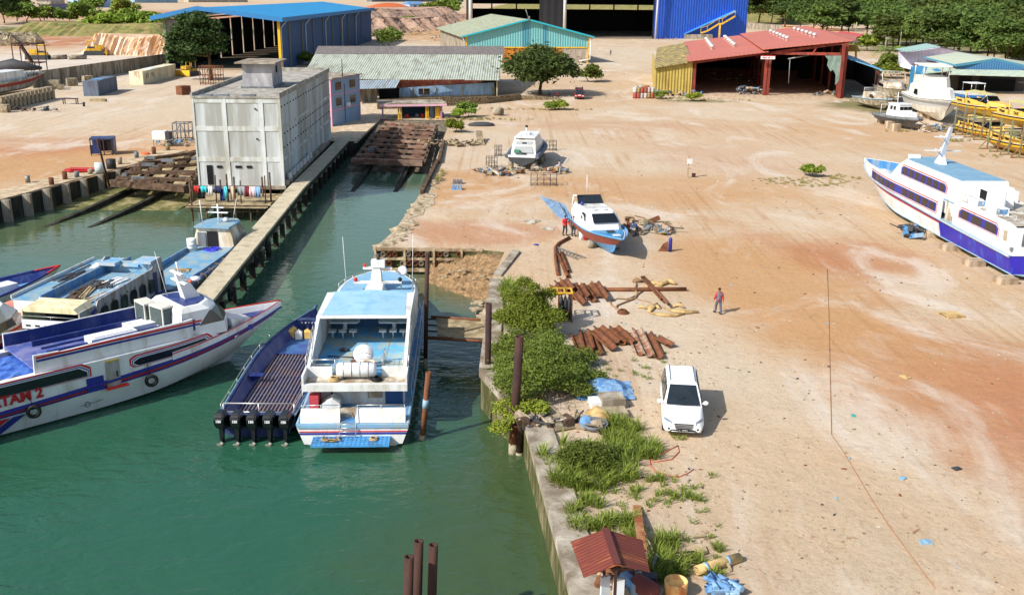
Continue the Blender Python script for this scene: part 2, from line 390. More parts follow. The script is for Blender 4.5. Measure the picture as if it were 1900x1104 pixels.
def water():
 m=bpy.data.materials.new('harbour_water');nt,b=nodes(m);pos=N(nt,'ShaderNodeNewGeometry').outputs['Position']
 s=N(nt,'ShaderNodeSeparateXYZ');nt.links.new(pos,s.inputs[0]);x,y=s.outputs[0],s.outputs[1]
 n=noise(nt,pos,.12,4,.6)
 deep,mid,olive,shal,canal=(.014,.082,.047),(.028,.098,.056),(.050,.076,.028),(.15,.13,.065),(.085,.145,.095)
 out=mixc(nt,n,deep,mid)
 wx=mth(nt,'ADD',x,mth(nt,'MULTIPLY',mth(nt,'SUBTRACT',n,.5),9))
 out=mixc(nt,mrange(nt,wx,-9,0,0,.85,True),out,olive)
 out=mixc(nt,mrange(nt,y,54,80,0,.75,True),out,canal)
 dx=mth(nt,'POWER',mth(nt,'DIVIDE',mth(nt,'SUBTRACT',wx,-2.5),6.5),2);dy=mth(nt,'POWER',mth(nt,'DIVIDE',mth(nt,'SUBTRACT',y,71),9),2)
 out=mixc(nt,mrange(nt,mth(nt,'ADD',dx,dy),.1,1.2,.9,0,True),out,shal)
 dx=mth(nt,'POWER',mth(nt,'DIVIDE',mth(nt,'SUBTRACT',x,-37),11),2);dy=mth(nt,'POWER',mth(nt,'DIVIDE',mth(nt,'SUBTRACT',y,86),12),2)
 out=mixc(nt,mrange(nt,mth(nt,'ADD',dx,dy),.1,1.2,.7,0,True),out,(.09,.11,.045))
 nt.links.new(out,b.inputs['Base Color']);b.inputs['Roughness'].default_value=.03;b.inputs['IOR'].default_value=1.34;b.inputs['Specular IOR Level'].default_value=.62
 bp=N(nt,'ShaderNodeBump');calm=mrange(nt,y,56,90,1,.3,True)
 h=mth(nt,'ADD',noise(nt,pos,.55,3,.5,.6,mp=(1,1.7,1),rot=(0,0,.5)),mth(nt,'MULTIPLY',noise(nt,pos,1.9,3,.5,.4,mp=(.8,1.5,1),rot=(0,0,-.3)),.33))
 patchy=mrange(nt,noise(nt,pos,.09,3,.5),.35,.65,.45,1.2)
 h=mth(nt,'MULTIPLY',mth(nt,'MULTIPLY',h,calm),patchy)
 nt.links.new(h,bp.inputs['Height']);bp.inputs['Distance'].default_value=.24;bp.inputs['Strength'].default_value=.5
 nt.links.new(bp.outputs[0],b.inputs['Normal'])
 mb=MB();mb.prism([(-80,0),(8,0),(8,70),(8,73),(-5,155),(-50,155),(-70,90)],-2.3,-2.0)
 struct('water',mb,m)
water()
# ------ basin walls (structure)
def wallrun(name,pts,m,zt=-.02,zb=-3.2,th=.5,cap=None,capm=None,outside=1):
 mb=MB();cb=MB()
 for i in range(len(pts)-1):
  a=Vector((*pts[i],0));b=Vector((*pts[i+1],0));d=(b-a).normalized();nrm=Vector((d.y,-d.x,0))*outside
  mb.prism([tuple(q[:2])for q in(a,b,b+nrm*th,a+nrm*th)],zb,zt)
  if cap:cb.prism([tuple(q[:2])for q in(a-nrm*.1,b-nrm*.1,b+nrm*cap,a+nrm*cap)],-.25,.13)
 o=struct(name,mb,m)
 if cap:struct('quay_coping',cb,capm or CONC)
 return o
QWALL=mat('stained_quay_wall',(150,138,108),.9,.2,.6,dirt=(74,76,44),damt=.95,dscale=1.1,dstretch=(1,1,.4),bump=.06,bscale=2.5,spec=.2)
wallrun('quay_wall',harbour[0:4],QWALL,zb=-3.5,th=1,cap=1.1,capm=CONC)
wallrun('quay_wall',harbour[3:7],QWALL,zb=-3.5,th=1,cap=.9,capm=CONC)
mb=MB();mb.prism([(-.1,43.25),(.4,42.85),(1.6,42.9),(1.6,44.2),(.3,44.2)],-.3,.134);struct('quay_corner_slab',mb,CONC)
wallrun('quay_wall',harbour[6:13],QWALL,th=.8)
mb=MB()
for z0,z1,d in((-.14,.05,.34),(-.86,-.66,.3),(-1.75,-1.5,.34)):mb.box(-10.5,-2.2,72.5-d,72.5,z0,z1)
for x in(-10.4,-8.2,-6.0,-3.9):mb.box(x,x+.16,72.1,72.5,-3,.02)
struct('quay_beams',mb,mat('pale_quay_beam',(186,168,138),.9,.2,1,dirt=(120,96,70),damt=.7,dstretch=(1,1,1),bump=.05))
mb=MB();random.seed(17);e_=[(-10.35,72.6),(-9.55,78),(-8.95,91),(-8.75,105),(-9.1,128)];a_=[]
for(p,q)in zip(e_,e_[1:]):
 for k in range(6):f=k/6;a_.append((p[0]+(q[0]-p[0])*f,p[1]+(q[1]-p[1])*f))
mb.ext([(x,y,.035)for x,y in a_]+[(x+random.uniform(.5,2.0)*(1 if y<105 else .4),y+random.uniform(-.5,.5),.035)for x,y in reversed(a_)],(0,0,-.3))
struct('canal_edge_apron',mb,mat('broken_apron',(206,192,168),.95,.2,1.2,dirt=(150,132,104),damt=.8,dscale=1.5,dstretch=(1,1,1),bump=.08,bscale=2))
wallrun('slip_wall',harbour[12:14],CONCD,th=.4);wallrun('slip_wall',harbour[13:15],CONCD,th=.4);wallrun('slip_wall',harbour[14:18],CONCD,th=.4)
wallrun('quay_wall',harbour[17:22],CONCD,zb=-3.2,th=.4)
def soil_ramp():
 bm=bmesh.new();nx,ny=52,46;vs={}
 random.seed(4)
 for i in range(nx+1):
  for j in range(ny+1):
   u,v=i/nx,j/ny;x=-6.2+6.0*u+.6*v*0;y=63.6+8.8*v
   d=min(1,max(0,((x+6.3)*.75+(y-68.2)*.62-.2)/5.2))
   z=-2.6+2.35*d**.9+(.1*math.sin(i*.55+j*.3)*math.sin(j*.7-i*.2)+random.uniform(-.09,.09))*(1 if .02<d<.98 else .2)
   if u>.93:z=max(z,-2.6+2.6*v)
   vs[i,j]=bm.verts.new((x,y,z))
 for i in range(nx):
  for j in range(ny):f=bm.faces.new((vs[i,j],vs[i+1,j],vs[i+1,j+1],vs[i,j+1]));f.smooth=True
 me=bpy.data.meshes.new('soil_bank');bm.to_mesh(me);bm.free()
 me.materials.append(mat('bank_soil',(160,130,96),.95,.18,2.5,dirt=(112,92,68),damt=.7,dscale=4,dstretch=(1,1,1),bump=.12,bscale=3,spec=.1))
 o=bpy.data.objects.new('soil_bank',me);COL.objects.link(o);o['kind']='structure'
soil_ramp()
mb=MB();mb.ext([(-20.1,151,-.05),(-20.1,104,-2.7),(-20.1,104,-3.2),(-20.1,151,-3.2)],(11,0,0));struct('slip_ramp',mb,mat('slip_bed',(150,134,112),.9,.2,.6,dirt=(80,76,60),damt=.8))
mb=MB()
for x in(-17.2,-12.6):mb.beam((x,146,-.05),(x,102,-2.3),.5,.35)
struct('slip_rails',mb,CONCD)
mb=MB();mb.ext([(-24.5,128,.02),(-20.3,128,.02),(-20.2,151,.02),(-20.2,176,.02),(-24.5,176,.02)],(0,0,-.3));struct('road',mb,mat('worn_slab_road',(205,186,158),.9,.1,.4,dirt=(165,140,112),damt=.6,dstretch=(1,1,1)))
RAMPC=mat('algae_ramp',(172,156,116),.85,.2,.5,dirt=(88,90,44),damt=.9,dscale=.8,dstretch=(1,1,1))
mb=MB()
for k,(x0,x1)in enumerate(((-42.5,-38.6),(-38.1,-34.6),(-34.1,-30.2))):
 sh=lambda x,y:x-(126-y)*.17
 q=[(sh(x0+3,84),84,-2.6),(sh(x1+3,84),84,-2.6),(sh(x1+3,124),124,-.2),(sh(x0+3,124),124,-.2)]
 mb.ext(q,(0,0,-.5))
struct('slip_ramp',mb,RAMPC)
mb=MB()
for x in(-38.3,-34.35):mb.beam((x+3-(126-80)*.17,80,-2.65),(x+3,124,.05),.45,.5)
struct('slip_rails',mb,CONCD)
# ====== BUILDINGS
def quadslab(pts,th):mb=MB();mb.slab(pts,th);return mb
# ---- concrete building on piles
def concrete_building():
 A=Vector((-31.05,96.7,0));Bp=Vector((-22.75,97.0,0));d=(Bp-A);W=d.length;ang=math.atan2(d.y,d.x);Ln=33.5;Hh=9.0
 t=thing('concrete_building','tall windowless grey concrete block standing over the water beside the narrow pier','building',A,ang)
 F=mat('plaster_front',(198,204,207),.85,.08,.4,dirt=(156,156,150),damt=.7,dscale=.5,dstretch=(1.3,1,.12),bump=.01,bscale=3,spec=.15)
 mb=MB();mb.box(0,W,0,Ln,0,Hh-.5);part(t,'wall',mb,F)
 mb=MB();
 mb.box(-.12,W+.12,-.12,Ln+.12,Hh-.5,Hh-.38)
 for a in((-.12,.1,-.12,Ln+.12),(W-.1,W+.12,-.12,Ln+.12),(.1,W-.1,Ln-.1,Ln+.12)):mb.box(*a,Hh-.38,Hh)
 mb.box(.1,W-.1,-.12,.1,Hh-.38,Hh-.3)
 part(t,'roof',mb,mat('roof_slab',(172,168,160),.9,.12,.4,dirt=(120,116,106),damt=.6,dstretch=(1,1,1)))
 mb=MB()
 for x in(1.0,2.6,5.2):mb.obox((x,1.1,Hh-.33),(1.3,1.6,.06),(0,0,.1))
 part(t,'roof_panels',mb,GREY)
 mb=MB()
 for x in(0,3.0,6.55,W-.02):
  w=.42 if 0<x<8 else .3
  mb.box(x-(.0 if x==0 else w/2),x+w/2,-.07,0,0,Hh-.5)
 for z in(2.35,5.35,8.05):mb.box(.0,W,-.05,0,z,z+.45)
 for z in(2.35,5.35):mb.box(W,W+.05,0,Ln,z,z+.3)
 part(t,'concrete_frame',mb,mat('frame_plaster',(206,211,211),.85,.07,.5,dirt=(164,160,145),damt=.6,dscale=.8,dstretch=(1,1,.2),bump=.02,bscale=2))
 mb=MB()
 for z,off in((7.6,0),(4.9,.8),(3.6,.3)):
  for k in range(20):mb.obox((W+.03,1+k*1.6+off,z),(.12,.14,.14))
 for z in(7.5,4.6):mb.obox((6.0,-.09,z),(.14,.1,.14))
 part(t,'weep_holes',mb,DARKIN)
 mb=MB();mb.box(2.9,6.0,9.0,14.5,Hh-.4,Hh+2.15);tw=part(t,'rooftop_tower',mb,mat('tower_plaster',(186,186,190),.85,.1,.6,dirt=(140,140,145),damt=.8,dscale=.9,dstretch=(1,1,.4)))
 mb=MB();mb.box(2.3,6.5,8.3,15.1,Hh+2.15,Hh+2.3);part(tw,'tower_roof',mb,CONC)
 mb=MB();mb.box(5.98,6.04,11,11.7,Hh+1.1,Hh+1.8);part(tw,'window',mb,DARKIN)
 mb=MB();mb.box(2.7,6.15,8.8,14.6,Hh-.4,Hh-.2);part(tw,'plinth',mb,GREY)
 for k,(x,w,z,h)in enumerate(((.9,.55,.1,1.9),(1.9,.5,1.75,.22),(3.7,.6,1.75,.22),(4.8,.5,1.75,.22))):
  mb=MB();mb.box(x,x+w,-.09,.02,z,z+h);part(t,'door' if k==0 else 'vent',mb,DARKIN)
 mb=MB();mb.box(-.1,W+.25,-.2,Ln,-.35,0);part(t,'floor_slab',mb,CONC)
 for y in(0.1,5,10,16,22):
  for x in(.2,2.9,5.6,8.1):
   mb=MB();mb.box(x-.2,x+.2,y-.1,y+.3,-4,-.35);part(t,'pile',mb,CONCD)
 mb=MB();mb.box(W,W+.5,0.2,26,.02,.5);part(t,'side_ledge',mb,CONC)
 for k in range(7):
  mb=MB();mb.box(W+.35,W+.5,1+k*2.1,2.2+k*2.1,.5,1.05);part(t,'balustrade',mb,mat('whitewash',(200,204,206),.8,.1))
concrete_building()
# ---- pier
def pier():
 pts=[(-18.4,57.0),(-20.35,95),(-21.3,131)];w=1.55
 t=thing('concrete_pier','long narrow concrete walkway on piles leading from the ferries to the yard','pier',(-20.35,95,-2))
 mb=MB()
 for(a,b)in zip(pts,pts[1:]):
  a=Vector(a);b=Vector(b);d=(b-a).normalized();n=Vector((-d.y,d.x))
  mb.prism([tuple(a-n*0),tuple(b-n*0),tuple(b+n*w),tuple(a+n*w)],-.02,.18)
 part(t,'deck',mb,mat('pier_deck',(190,178,152),.9,.12,.6,dirt=(140,130,108),damt=.4,dstretch=(1,1,1),bump=.02),True)
 mb=MB()
 for(a,b)in zip(pts,pts[1:]):
  for off in(.15,w-.15):
   a2=Vector(a)-Vector((off,0));b2=Vector(b)-Vector((off,0));mb.beam((*a2,-.25),(*b2,-.25),.25,.45)
 part(t,'girder',mb,CONCD,True)
 y=58.0
 while y<128:
  xr=-18.4-(y-57)*.0513 if y<95 else-20.35-(y-95)*.0264
  for off in(.2,w-.2):
   mb=MB();mb.obox((xr-off,y,-2.1),(.38,.38,3.9));part(t,'pile',mb,CONCD,True)
  mb=MB();mb.obox((xr-w/2,y,-.55),(w,.45,.35));part(t,'cross_beam',mb,CONC,True)
  y+=3.2
 return t
pier()
def torus(mb,c,R,r,axis,n=14,k=6):
 c=Vector(c);ax=Vector(axis).normalized();u=ax.orthogonal().normalized();v=ax.cross(u)
 mb.path([c+(u*math.cos(2*PI*i/n)+v*math.sin(2*PI*i/n))*R for i in range(n)],r,k,closed=True);return mb
for i,y in enumerate((62.5,66.5,71,75.5)):
 xr=-18.4-(y-57)*.0513
 mb=MB();torus(mb,(xr+.1,y,-.75),.34,.13,(1,0,0));mb.path([(xr+.1,y,-.42),(xr+.02,y,.22)],.015,4)
 single('tyre',mb,BLACK,['black tyre fender on the pier edge, nearest the white ferry of the left group','second black tyre fender from the near end of the pier','third black tyre fender along the pier edge','farthest black tyre fender hanging from the pier'][i],'tyre',group='tyre fenders on the pier')
def laundry():
 a=P(378,395,-.6);t=thing('timber_jetty','rickety timber laundry jetty on thin posts in front of the concrete block','jetty',(-27,91.5,-2))
 mb=MB();random.seed(3)
 for k in range(26):y=89.3+k*.26;mb.obox((-26.3+random.uniform(-.15,.15),y,-.62),(7.4,.21,.06),(0,random.uniform(-.01,.01),random.uniform(-.02,.02)))
 part(t,'deck',mb,WOODL,True)
 for i in range(6):
  for j in range(3):
   mb=MB();mb.tube((-29.6+i*1.35,89.6+j*2.4,-3),(-29.6+i*1.35,89.6+j*2.4,-.66 if(i+j)%3 else random.uniform(.4,2.2)),.09,6);part(t,'post',mb,WOODG,True)
 mb=MB()
 for k in range(3):mb.tube((-30.3,89.4+k*.1,-.5-k*.28),(-22.4,89.5,-.5-k*.28),.05,5)
 part(t,'rail',mb,WOODG,True)
 for i,x in enumerate((-30.0,-27.8,-25.5,-23.2)):
  single('pole',MB().tube((x,91.3,-.6),(x+.05,91.3,1.5+.5*(i%2)),.06,6),WOODG,['leftmost clothesline pole on the timber jetty','second clothesline pole from the left on the timber jetty','third clothesline pole from the left on the timber jetty','rightmost clothesline pole on the timber jetty'][i],'pole',group='clothesline poles on the jetty')
 mb=MB()
 for yy,zz in((91.25,1.05),(91.35,.75)):mb.path([(-30,yy,zz),(-27.8,yy,zz-.1),(-25.5,yy,zz),(-23.2,yy,zz-.05)],.02,4)
 single('clothesline',mb,DGREY,'two thin lines strung between the poles over the timber jetty','clothesline')
 cl=[('red',(200,50,50)),('turquoise',(60,190,205)),('white',(225,228,230)),('navy',(40,50,90)),('cyan',(90,200,220)),('beige checked',(200,180,160)),('grey',(140,145,150)),('maroon',(120,40,50)),('pale pink',(225,190,190)),('sky blue',(130,170,210)),('black',(40,40,44)),('dark blue',(40,60,130))]
 xs=[-29.6,-28.9,-28.3,-27.6,-26.9,-26.2,-25.4,-24.9,-24.4,-23.9,-29.2,-27.2]
 for k,((nm,c),x)in enumerate(zip(cl,xs)):
  w=random.uniform(.16,.36);h=random.uniform(.6,1.35);yy=91.25 if k<10 else 91.42;zt=1.0 if k<10 else .7
  mb=MB();n=5
  top=[(x-w+2*w*i/n,yy+.04*math.sin(i*2.1+k),zt)for i in range(n+1)];bot=[(x-w*1.05+2.1*w*i/n,yy+.09*math.sin(i*2.6+k),zt-h)for i in range(n+1)]
  vs=top+bot+[(a,b+.02,c2)for a,b,c2 in top+bot];m=n+1
  fs=[(i,i+1,m+i+1,m+i)for i in range(n)]+[(2*m+i,3*m+i,3*m+i+1,2*m+i+1)for i in range(n)]+[(i,2*m+i,2*m+i+1,i+1)for i in range(n)]+[(m+i,m+i+1,3*m+i+1,3*m+i)for i in range(n)]
  mb.add(vs,fs,True);single('laundry_cloth',mb,mat('cloth_'+nm.replace(' ','_'),c,.9,.15),nm+' cloth hanging to dry on the jetty clothesline','clothes',group='laundry on the jetty')
laundry()
# ---- pink and blue house
def pink_house():
 A=Vector((-25.9,142.0,0));Bq=Vector((-23.2,151.0,0));d=Bq-A;W=d.length;ang=math.atan2(d.y,d.x);Hh=6.6;D=6.0
 t=thing('blue_house','three storey light blue house with pink trim behind the concrete block','house',A,ang)
 wl=mat('house_wall',(132,160,192),.85,.08,.6,dirt=(150,160,175),damt=.5)
 mb=MB();mb.box(0,W,0,D,0,Hh);part(t,'wall',mb,wl)
 mb=MB();mb.box(-.25,W+.35,-.35,D+.2,Hh,Hh+.14);part(t,'roof',mb,CONC)
 mb=MB()
 for z in(2.15,4.3,Hh-.1):mb.box(-.04,W+.04,-.05,0,z,z+.12);mb.box(-.05,-.0,0,D,z,z+.12)
 mb.box(-.06,.1,-.06,.12,0,Hh);mb.box(W-.12,W+.06,-.06,.1,0,Hh)
 part(t,'trim',mb,PINK)
 for z in(2.75,4.95):
  for x in(1.5,6.1):
   mb=MB();mb.box(x,x+1.7,-.05,.02,z,z+1.05);w=part(t,'window',mb,BLACKW)
   mb=MB();mb.box(x-.06,x+1.76,-.08,-.04,z-.06,z);mb.box(x-.06,x+1.76,-.08,-.04,z+1.05,z+1.11)
   for xx in(x-.06,x+.55,x+1.12,x+1.7):mb.box(xx,xx+.06,-.08,-.04,z,z+1.05)
   part(w,'frame',mb,WOODL)
 mb=MB();mb.box(4.5,5.3,-.45,-.05,2.4,2.95);part(t,'air_conditioner',mb,WHITE2)
 mb=MB();mb.path([(4.2,-.06,.2),(4.2,-.06,2.2),(4.3,-.06,5.6)],.04,5);part(t,'downpipe',mb,DGREY)
 single('mast',MB().tube(A+Vector((1.2,3.2,Hh+.1)),A+Vector((1.2,3.2,Hh+2.6)),.08,8,.05),DGREY,'dark pipe mast standing on the flat roof of the light blue house','mast')
 m2=MB();b=A+Vector((-.5,3.0,Hh+.1));m2.tube(b,b+Vector((0,0,.9)),.03,5)
 for k in range(4):m2.tube(b+Vector((-.6+.3*k,0,.75)),b+Vector((-.5+.3*k,.5,.75)),.015,4)
 m2.tube(b+Vector((-.6,.2,.75)),b+Vector((.6,.2,.78)),.02,4);single('antenna',m2,STEEL,'small television antenna on the roof edge of the light blue house','antenna')
pink_house()
# ---- guard shelter
def guard():
 A=Vector((-19.9,150.9,0));B2=Vector((-10.9,152.9,0));d=B2-A;ang=math.atan2(d.y,d.x);W=d.length;D=4.2;Hh=2.0
 t=thing('open_shelter','flat roofed open shelter with pink fascia and yellow posts at the slipway head','shelter',A,ang)
 mb=MB();mb.box(-.4,W+.6,-.5,D+.8,Hh+.22,Hh+.34);part(t,'roof',mb,CONC)
 mb=MB();mb.box(-.4,W+.6,-.52,-.4,Hh-.08,Hh+.25);part(t,'fascia',mb,mat('pale_pink',(222,176,190),.8,.06))
 for x,m in((.1,mat('mauve',(170,130,160),.8,.1)),(2.5,YELLOW),(2.85,YELLOW),(6.7,YELLOW),(7.0,YELLOW),(W-.2,mat('mauve',(170,130,160),.8,.1))):
  mb=MB();mb.box(x-.12,x+.12,-.1,.15,0,Hh+.2);part(t,'post',mb,m)
 mb=MB();mb.box(3.2,W,3.4,3.6,0,Hh+.2);mb.box(W-.15,W,.2,3.5,0,Hh+.2);part(t,'back_wall',mb,mat('teal_wall',(46,78,98),.8,.15))
 mb=MB();mb.box(8.1,8.9,.3,.36,0,1.7);part(t,'yellow_panel',mb,YELLOW)
 mb=MB();mb.box(7.4,8.05,.9,.96,0,1.8);part(t,'door',mb,MIDBLUE)
 mb=MB()
 for x in(1.5,3.4,5.2,7.2):mb.tube((x,.2,Hh+.3),(x,.2,Hh+.3+.6),.03,5)
 part(t,'roof_rods',mb,DGREY)
 for k,c in enumerate((3.6,5.2,6.0)):
  mb=MB();mb.lathe([(.01,.0),(.28,.0),(.3,.3),(.3,.6),(.01,.62)],n=10)
  single('drum',mb,RED if k!=1 else GREY,['red drum standing under the left half of the open shelter','grey drum under the middle of the open shelter','red drum under the right half of the open shelter'][k],'drum',A+Vector((c*math.cos(ang),c*math.sin(ang)+1.2,0)))
guard()
single('drum',MB().lathe([(.01,0),(.36,0),(.38,.35),(.36,.4),(.36,.85),(.01,.86)],n=12),mat('maroon_drum',(140,50,52),.6,.2),'maroon drum on the ground at the right end of the open shelter','drum',P(819,219))
# ---- long shed
def corr_roof(name,col,per=.35,ax='X',dirt=(120,110,95),damt=.4,dstretch=(.9,.12,1)):
 return mat(name,col,.6,.08,.35,corr=ax,cper=per,cdep=.05,dirt=dirt,damt=damt,dscale=1.2,dstretch=dstretch,coords='Object')
def long_shed():
 t=thing('long_shed','long low shed with pale green corrugated roof and dark tiled ridge','shed',(-21,188,0))
 x0,x1=-40.4,-2.5;ye,yr,he,hr=182.4,221,3.2,7.4
 eL,eR=PY(572,122,0.001+199),None
 A,B2=PY(670,165,183.2),PY(927,151,184.0);C,D=P(933,102,6.4),P(572,122,5.0)
 tl=P(590,86,7.4);tr=P(933,86,7.4);bl=P(584,101,6.4);ll=P(560,146,3.3)
 g=corr_roof('green_roof',(172,180,166),.45)
 part(t,'roof',quadslab([ll,Vector((B2.x,B2.y,3.3)),C,bl],.12),g,True)
 part(t,'ridge_cover',quadslab([bl+Vector((0,0,.1)),C+Vector((.3,0,.1)),tr+Vector((.3,0,0)),tl],.1),mat('dark_ridge',(98,92,92),.9,.15,.3,dirt=(130,122,116),damt=.6,dstretch=(1,1,1)),True)
 Ye=B2.y
 mb=MB();mb.box(-40,-3.0,214.5,214.8,0,6.9);mb.ext([(-3.3,Ye+1,0),(-3.3,214.6,0),(-3.3,214.6,6.6),(-3.3,Ye+1,3.1)],(.25,0,0));mb.ext([(-40,Ye+1,0),(-40,214.6,0),(-40,214.6,6.6),(-40,Ye+1,3.1)],(.25,0,0))
 part(t,'wall',mb,mat('shed_wall',(170,160,140),.85,.1,dirt=(110,100,85),damt=.6),True)
 L,R=P(742,183),P(917,179);dd=(R-L);ang=math.atan2(dd.y,dd.x)
 mb=MB();hL=PY(742,163.5,L.y).z;hR=PY(917,153.5,R.y).z
 mb.ext([L,R,R+Vector((0,0,hR)),L+Vector((0,0,hL))],(0,.3,0));part(t,'front_wall',mb,LBLUE,True)
 mb=MB()
 for f in(0,.125,.37,.66,1):q=L.lerp(R,f);mb.obox(q+Vector((0,-.05,hL/2)),(.16,.16,hL))
 mb.obox(L.lerp(R,.5)+Vector((0,-.06,.15)),(dd.length,.08,.3),(0,0,ang));part(t,'post',mb,WOODL,True)
 q=L.lerp(R,.25)+Vector((0,-.02,hL*.62));w=part(t,'window',MB().obox(q,(2.0,.12,1.0),(0,0,ang)),BLACKW,True)
 mb=MB()
 for k in(-1,-.05,1):mb.obox(q+Vector((k,-.08,0)),(.12,.06,1.15))
 for k in(-.55,.55):mb.obox(q+Vector((0,-.08,k)),(2.1,.06,.1))
 part(w,'frame',mb,WOODL,True)
 a=P(737,162.5,hL+.1);b=P(893,152.5,hR+.1)
 part(t,'rusty_awning',quadslab([a+Vector((0,-.8,0)),b+Vector((0,-.8,0)),P(897,147.5,3.25),P(742,149,3.6)],.08),corr_roof('rust_roof',(168,118,98),.8,dirt=(130,62,45),damt=.85),True)
 a=P(640,166,2.6);part(t,'awning',quadslab([a,P(735,163,2.7),P(742,148,3.4),P(640,150,3.2)],.08),corr_roof('grey_roof',(150,166,176),.45),True)
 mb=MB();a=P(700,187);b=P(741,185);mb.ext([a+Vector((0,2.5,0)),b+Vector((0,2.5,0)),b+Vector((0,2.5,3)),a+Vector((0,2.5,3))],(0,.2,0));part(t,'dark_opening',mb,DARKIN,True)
 mb=MB();a=P(630,192);b=P(700,188);mb.ext([a,b,b+Vector((0,0,2.5)),a+Vector((0,0,2.5))],(0,.3,0));part(t,'side_wall',mb,CONC,True)
long_shed()
# ---- stone retaining wall
mb=MB();a,b,c=P(838,197),P(905,193),P(966,186);a0=P(700,204)
for p,q,h in((a,b,1.25),(b,c,1.1),(a0,a,1.5)):mb.ext([p,q,q+Vector((0,0,h)),p+Vector((0,0,h))],(0,.6,0))
e=P(1040,186);mb.ext([c,e,e+Vector((0,0,.35)),c+Vector((0,0,.8))],(0,.5,0))
stm=mat('rubble_stone',(150,132,104),.95,.3,2,bump=.1,bscale=2,spec=.1)
nt_=stm.node_tree;v_=N(nt_,'ShaderNodeTexVoronoi',feature='DISTANCE_TO_EDGE');nt_.links.new(N(nt_,'ShaderNodeTexCoord').outputs['Object'],v_.inputs[0]);v_.inputs['Scale'].default_value=2.6
b_=nt_.nodes['Principled BSDF'];src=b_.inputs['Base Color'].links[0].from_socket
nt_.links.new(mixc(nt_,mrange(nt_,v_.outputs['Distance'],.02,.14),(.06,.05,.035),src),b_.inputs['Base Color'])
single('stone_wall',mb,stm,'low rubble stone retaining wall in front of the light blue shed front','wall')
# ---- far-left blue hangar
def blue_hangar():
 t=thing('blue_hangar','huge hangar with bright blue gabled roof and dark open front on the left','hangar',(-69,240,0))
 xL,xR,y0,y1,he,hr=-83.2,-56.2,243,400,12,14.4;xm=-74.5;ov=1.6
 rm=corr_roof('bright_blue_roof',(38,140,196),.6,'Y',dirt=(60,150,205),damt=.3,dstretch=(1,1,1))
 part(t,'roof',MB().slab([(xm,y0-ov,hr),(xR+1.5,y0-ov,he),(xR+1.5,y1,he),(xm,y1,hr)],.35).slab([(xL-2.5,y0-ov,he),(xm,y0-ov,hr),(xm,y1,hr),(xL-2.5,y1,he)],.35),rm,True)
 mb=MB();
 for a,b in(((xL-2.5,y0-ov-.1,he-.15),(xm,y0-ov-.1,hr-.15)),((xm,y0-ov-.1,hr-.15),(xR+1.6,y0-ov-.1,he-.15)),((xR+1.55,y0-ov,he-.15),(xR+1.55,y1,he-.15))):mb.beam(a,b,.25,1.0)
 part(t,'fascia',mb,mat('fascia_blue',(46,120,180),.6,.08),True)
 part(t,'side_wall',MB().box(xR,xR+.25,y0+.3,y1,0,he-.4),mat('navy_cladding',(38,78,124),.7,.1,.4,corr='Y',cper=.9,cdep=.06),True)
 mb=MB();ys_=[y0+.3,287,288.6,299,300.6,311.5,313.1,324.5,326.1,338,339.6,352,353.6,y1]
 for a,b in zip(ys_[::2],ys_[1::2]):mb.box(xL,xL+.2,a,b,0,he-1.3)
 mb.box(xL,xL+.2,y0+.3,y1,he-.8,he-.4);mb.box(xL,xR,y1-.3,y1-.02,0,he-.3)
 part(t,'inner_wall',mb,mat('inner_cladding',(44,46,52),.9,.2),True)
 part(t,'floor',MB().box(xL,xR,y0,y1,.01,.06),mat('hangar_floor',(150,130,110),.95,.1),True)
 part(t,'corner_column',MB().box(xR-.1,xR+.5,y0-.2,y0+.3,0,he-.4),YELLOW,True)
 part(t,'corner_column',MB().box(xL-.2,xL+.4,y0-.2,y0+.3,0,he-.4),GREENP,True)
 for k in range(9):
  y=y0+10+k*15;part(t,'column',MB().box(xR+.26,xR+.55,y,y+.45,0,he-.5),mat('khaki_column',(120,116,96),.7,.1),True)
 for k in range(5):
  y=y0+1.5+k*29;part(t,'downpipe',MB().path([(xR+1.5,y+1.5,he-.5),(xR+.45,y-.4,he-2.2),(xR+.45,y-.4,.5)],.13,6),WHITE2,True)
 mb=MB();mb.box(xL,xL+9,y0+.1,y0+.3,7.4,he-.4);part(t,'front_panel',mb,mat('grey_board',(120,112,104),.9,.1),True)
blue_hangar()
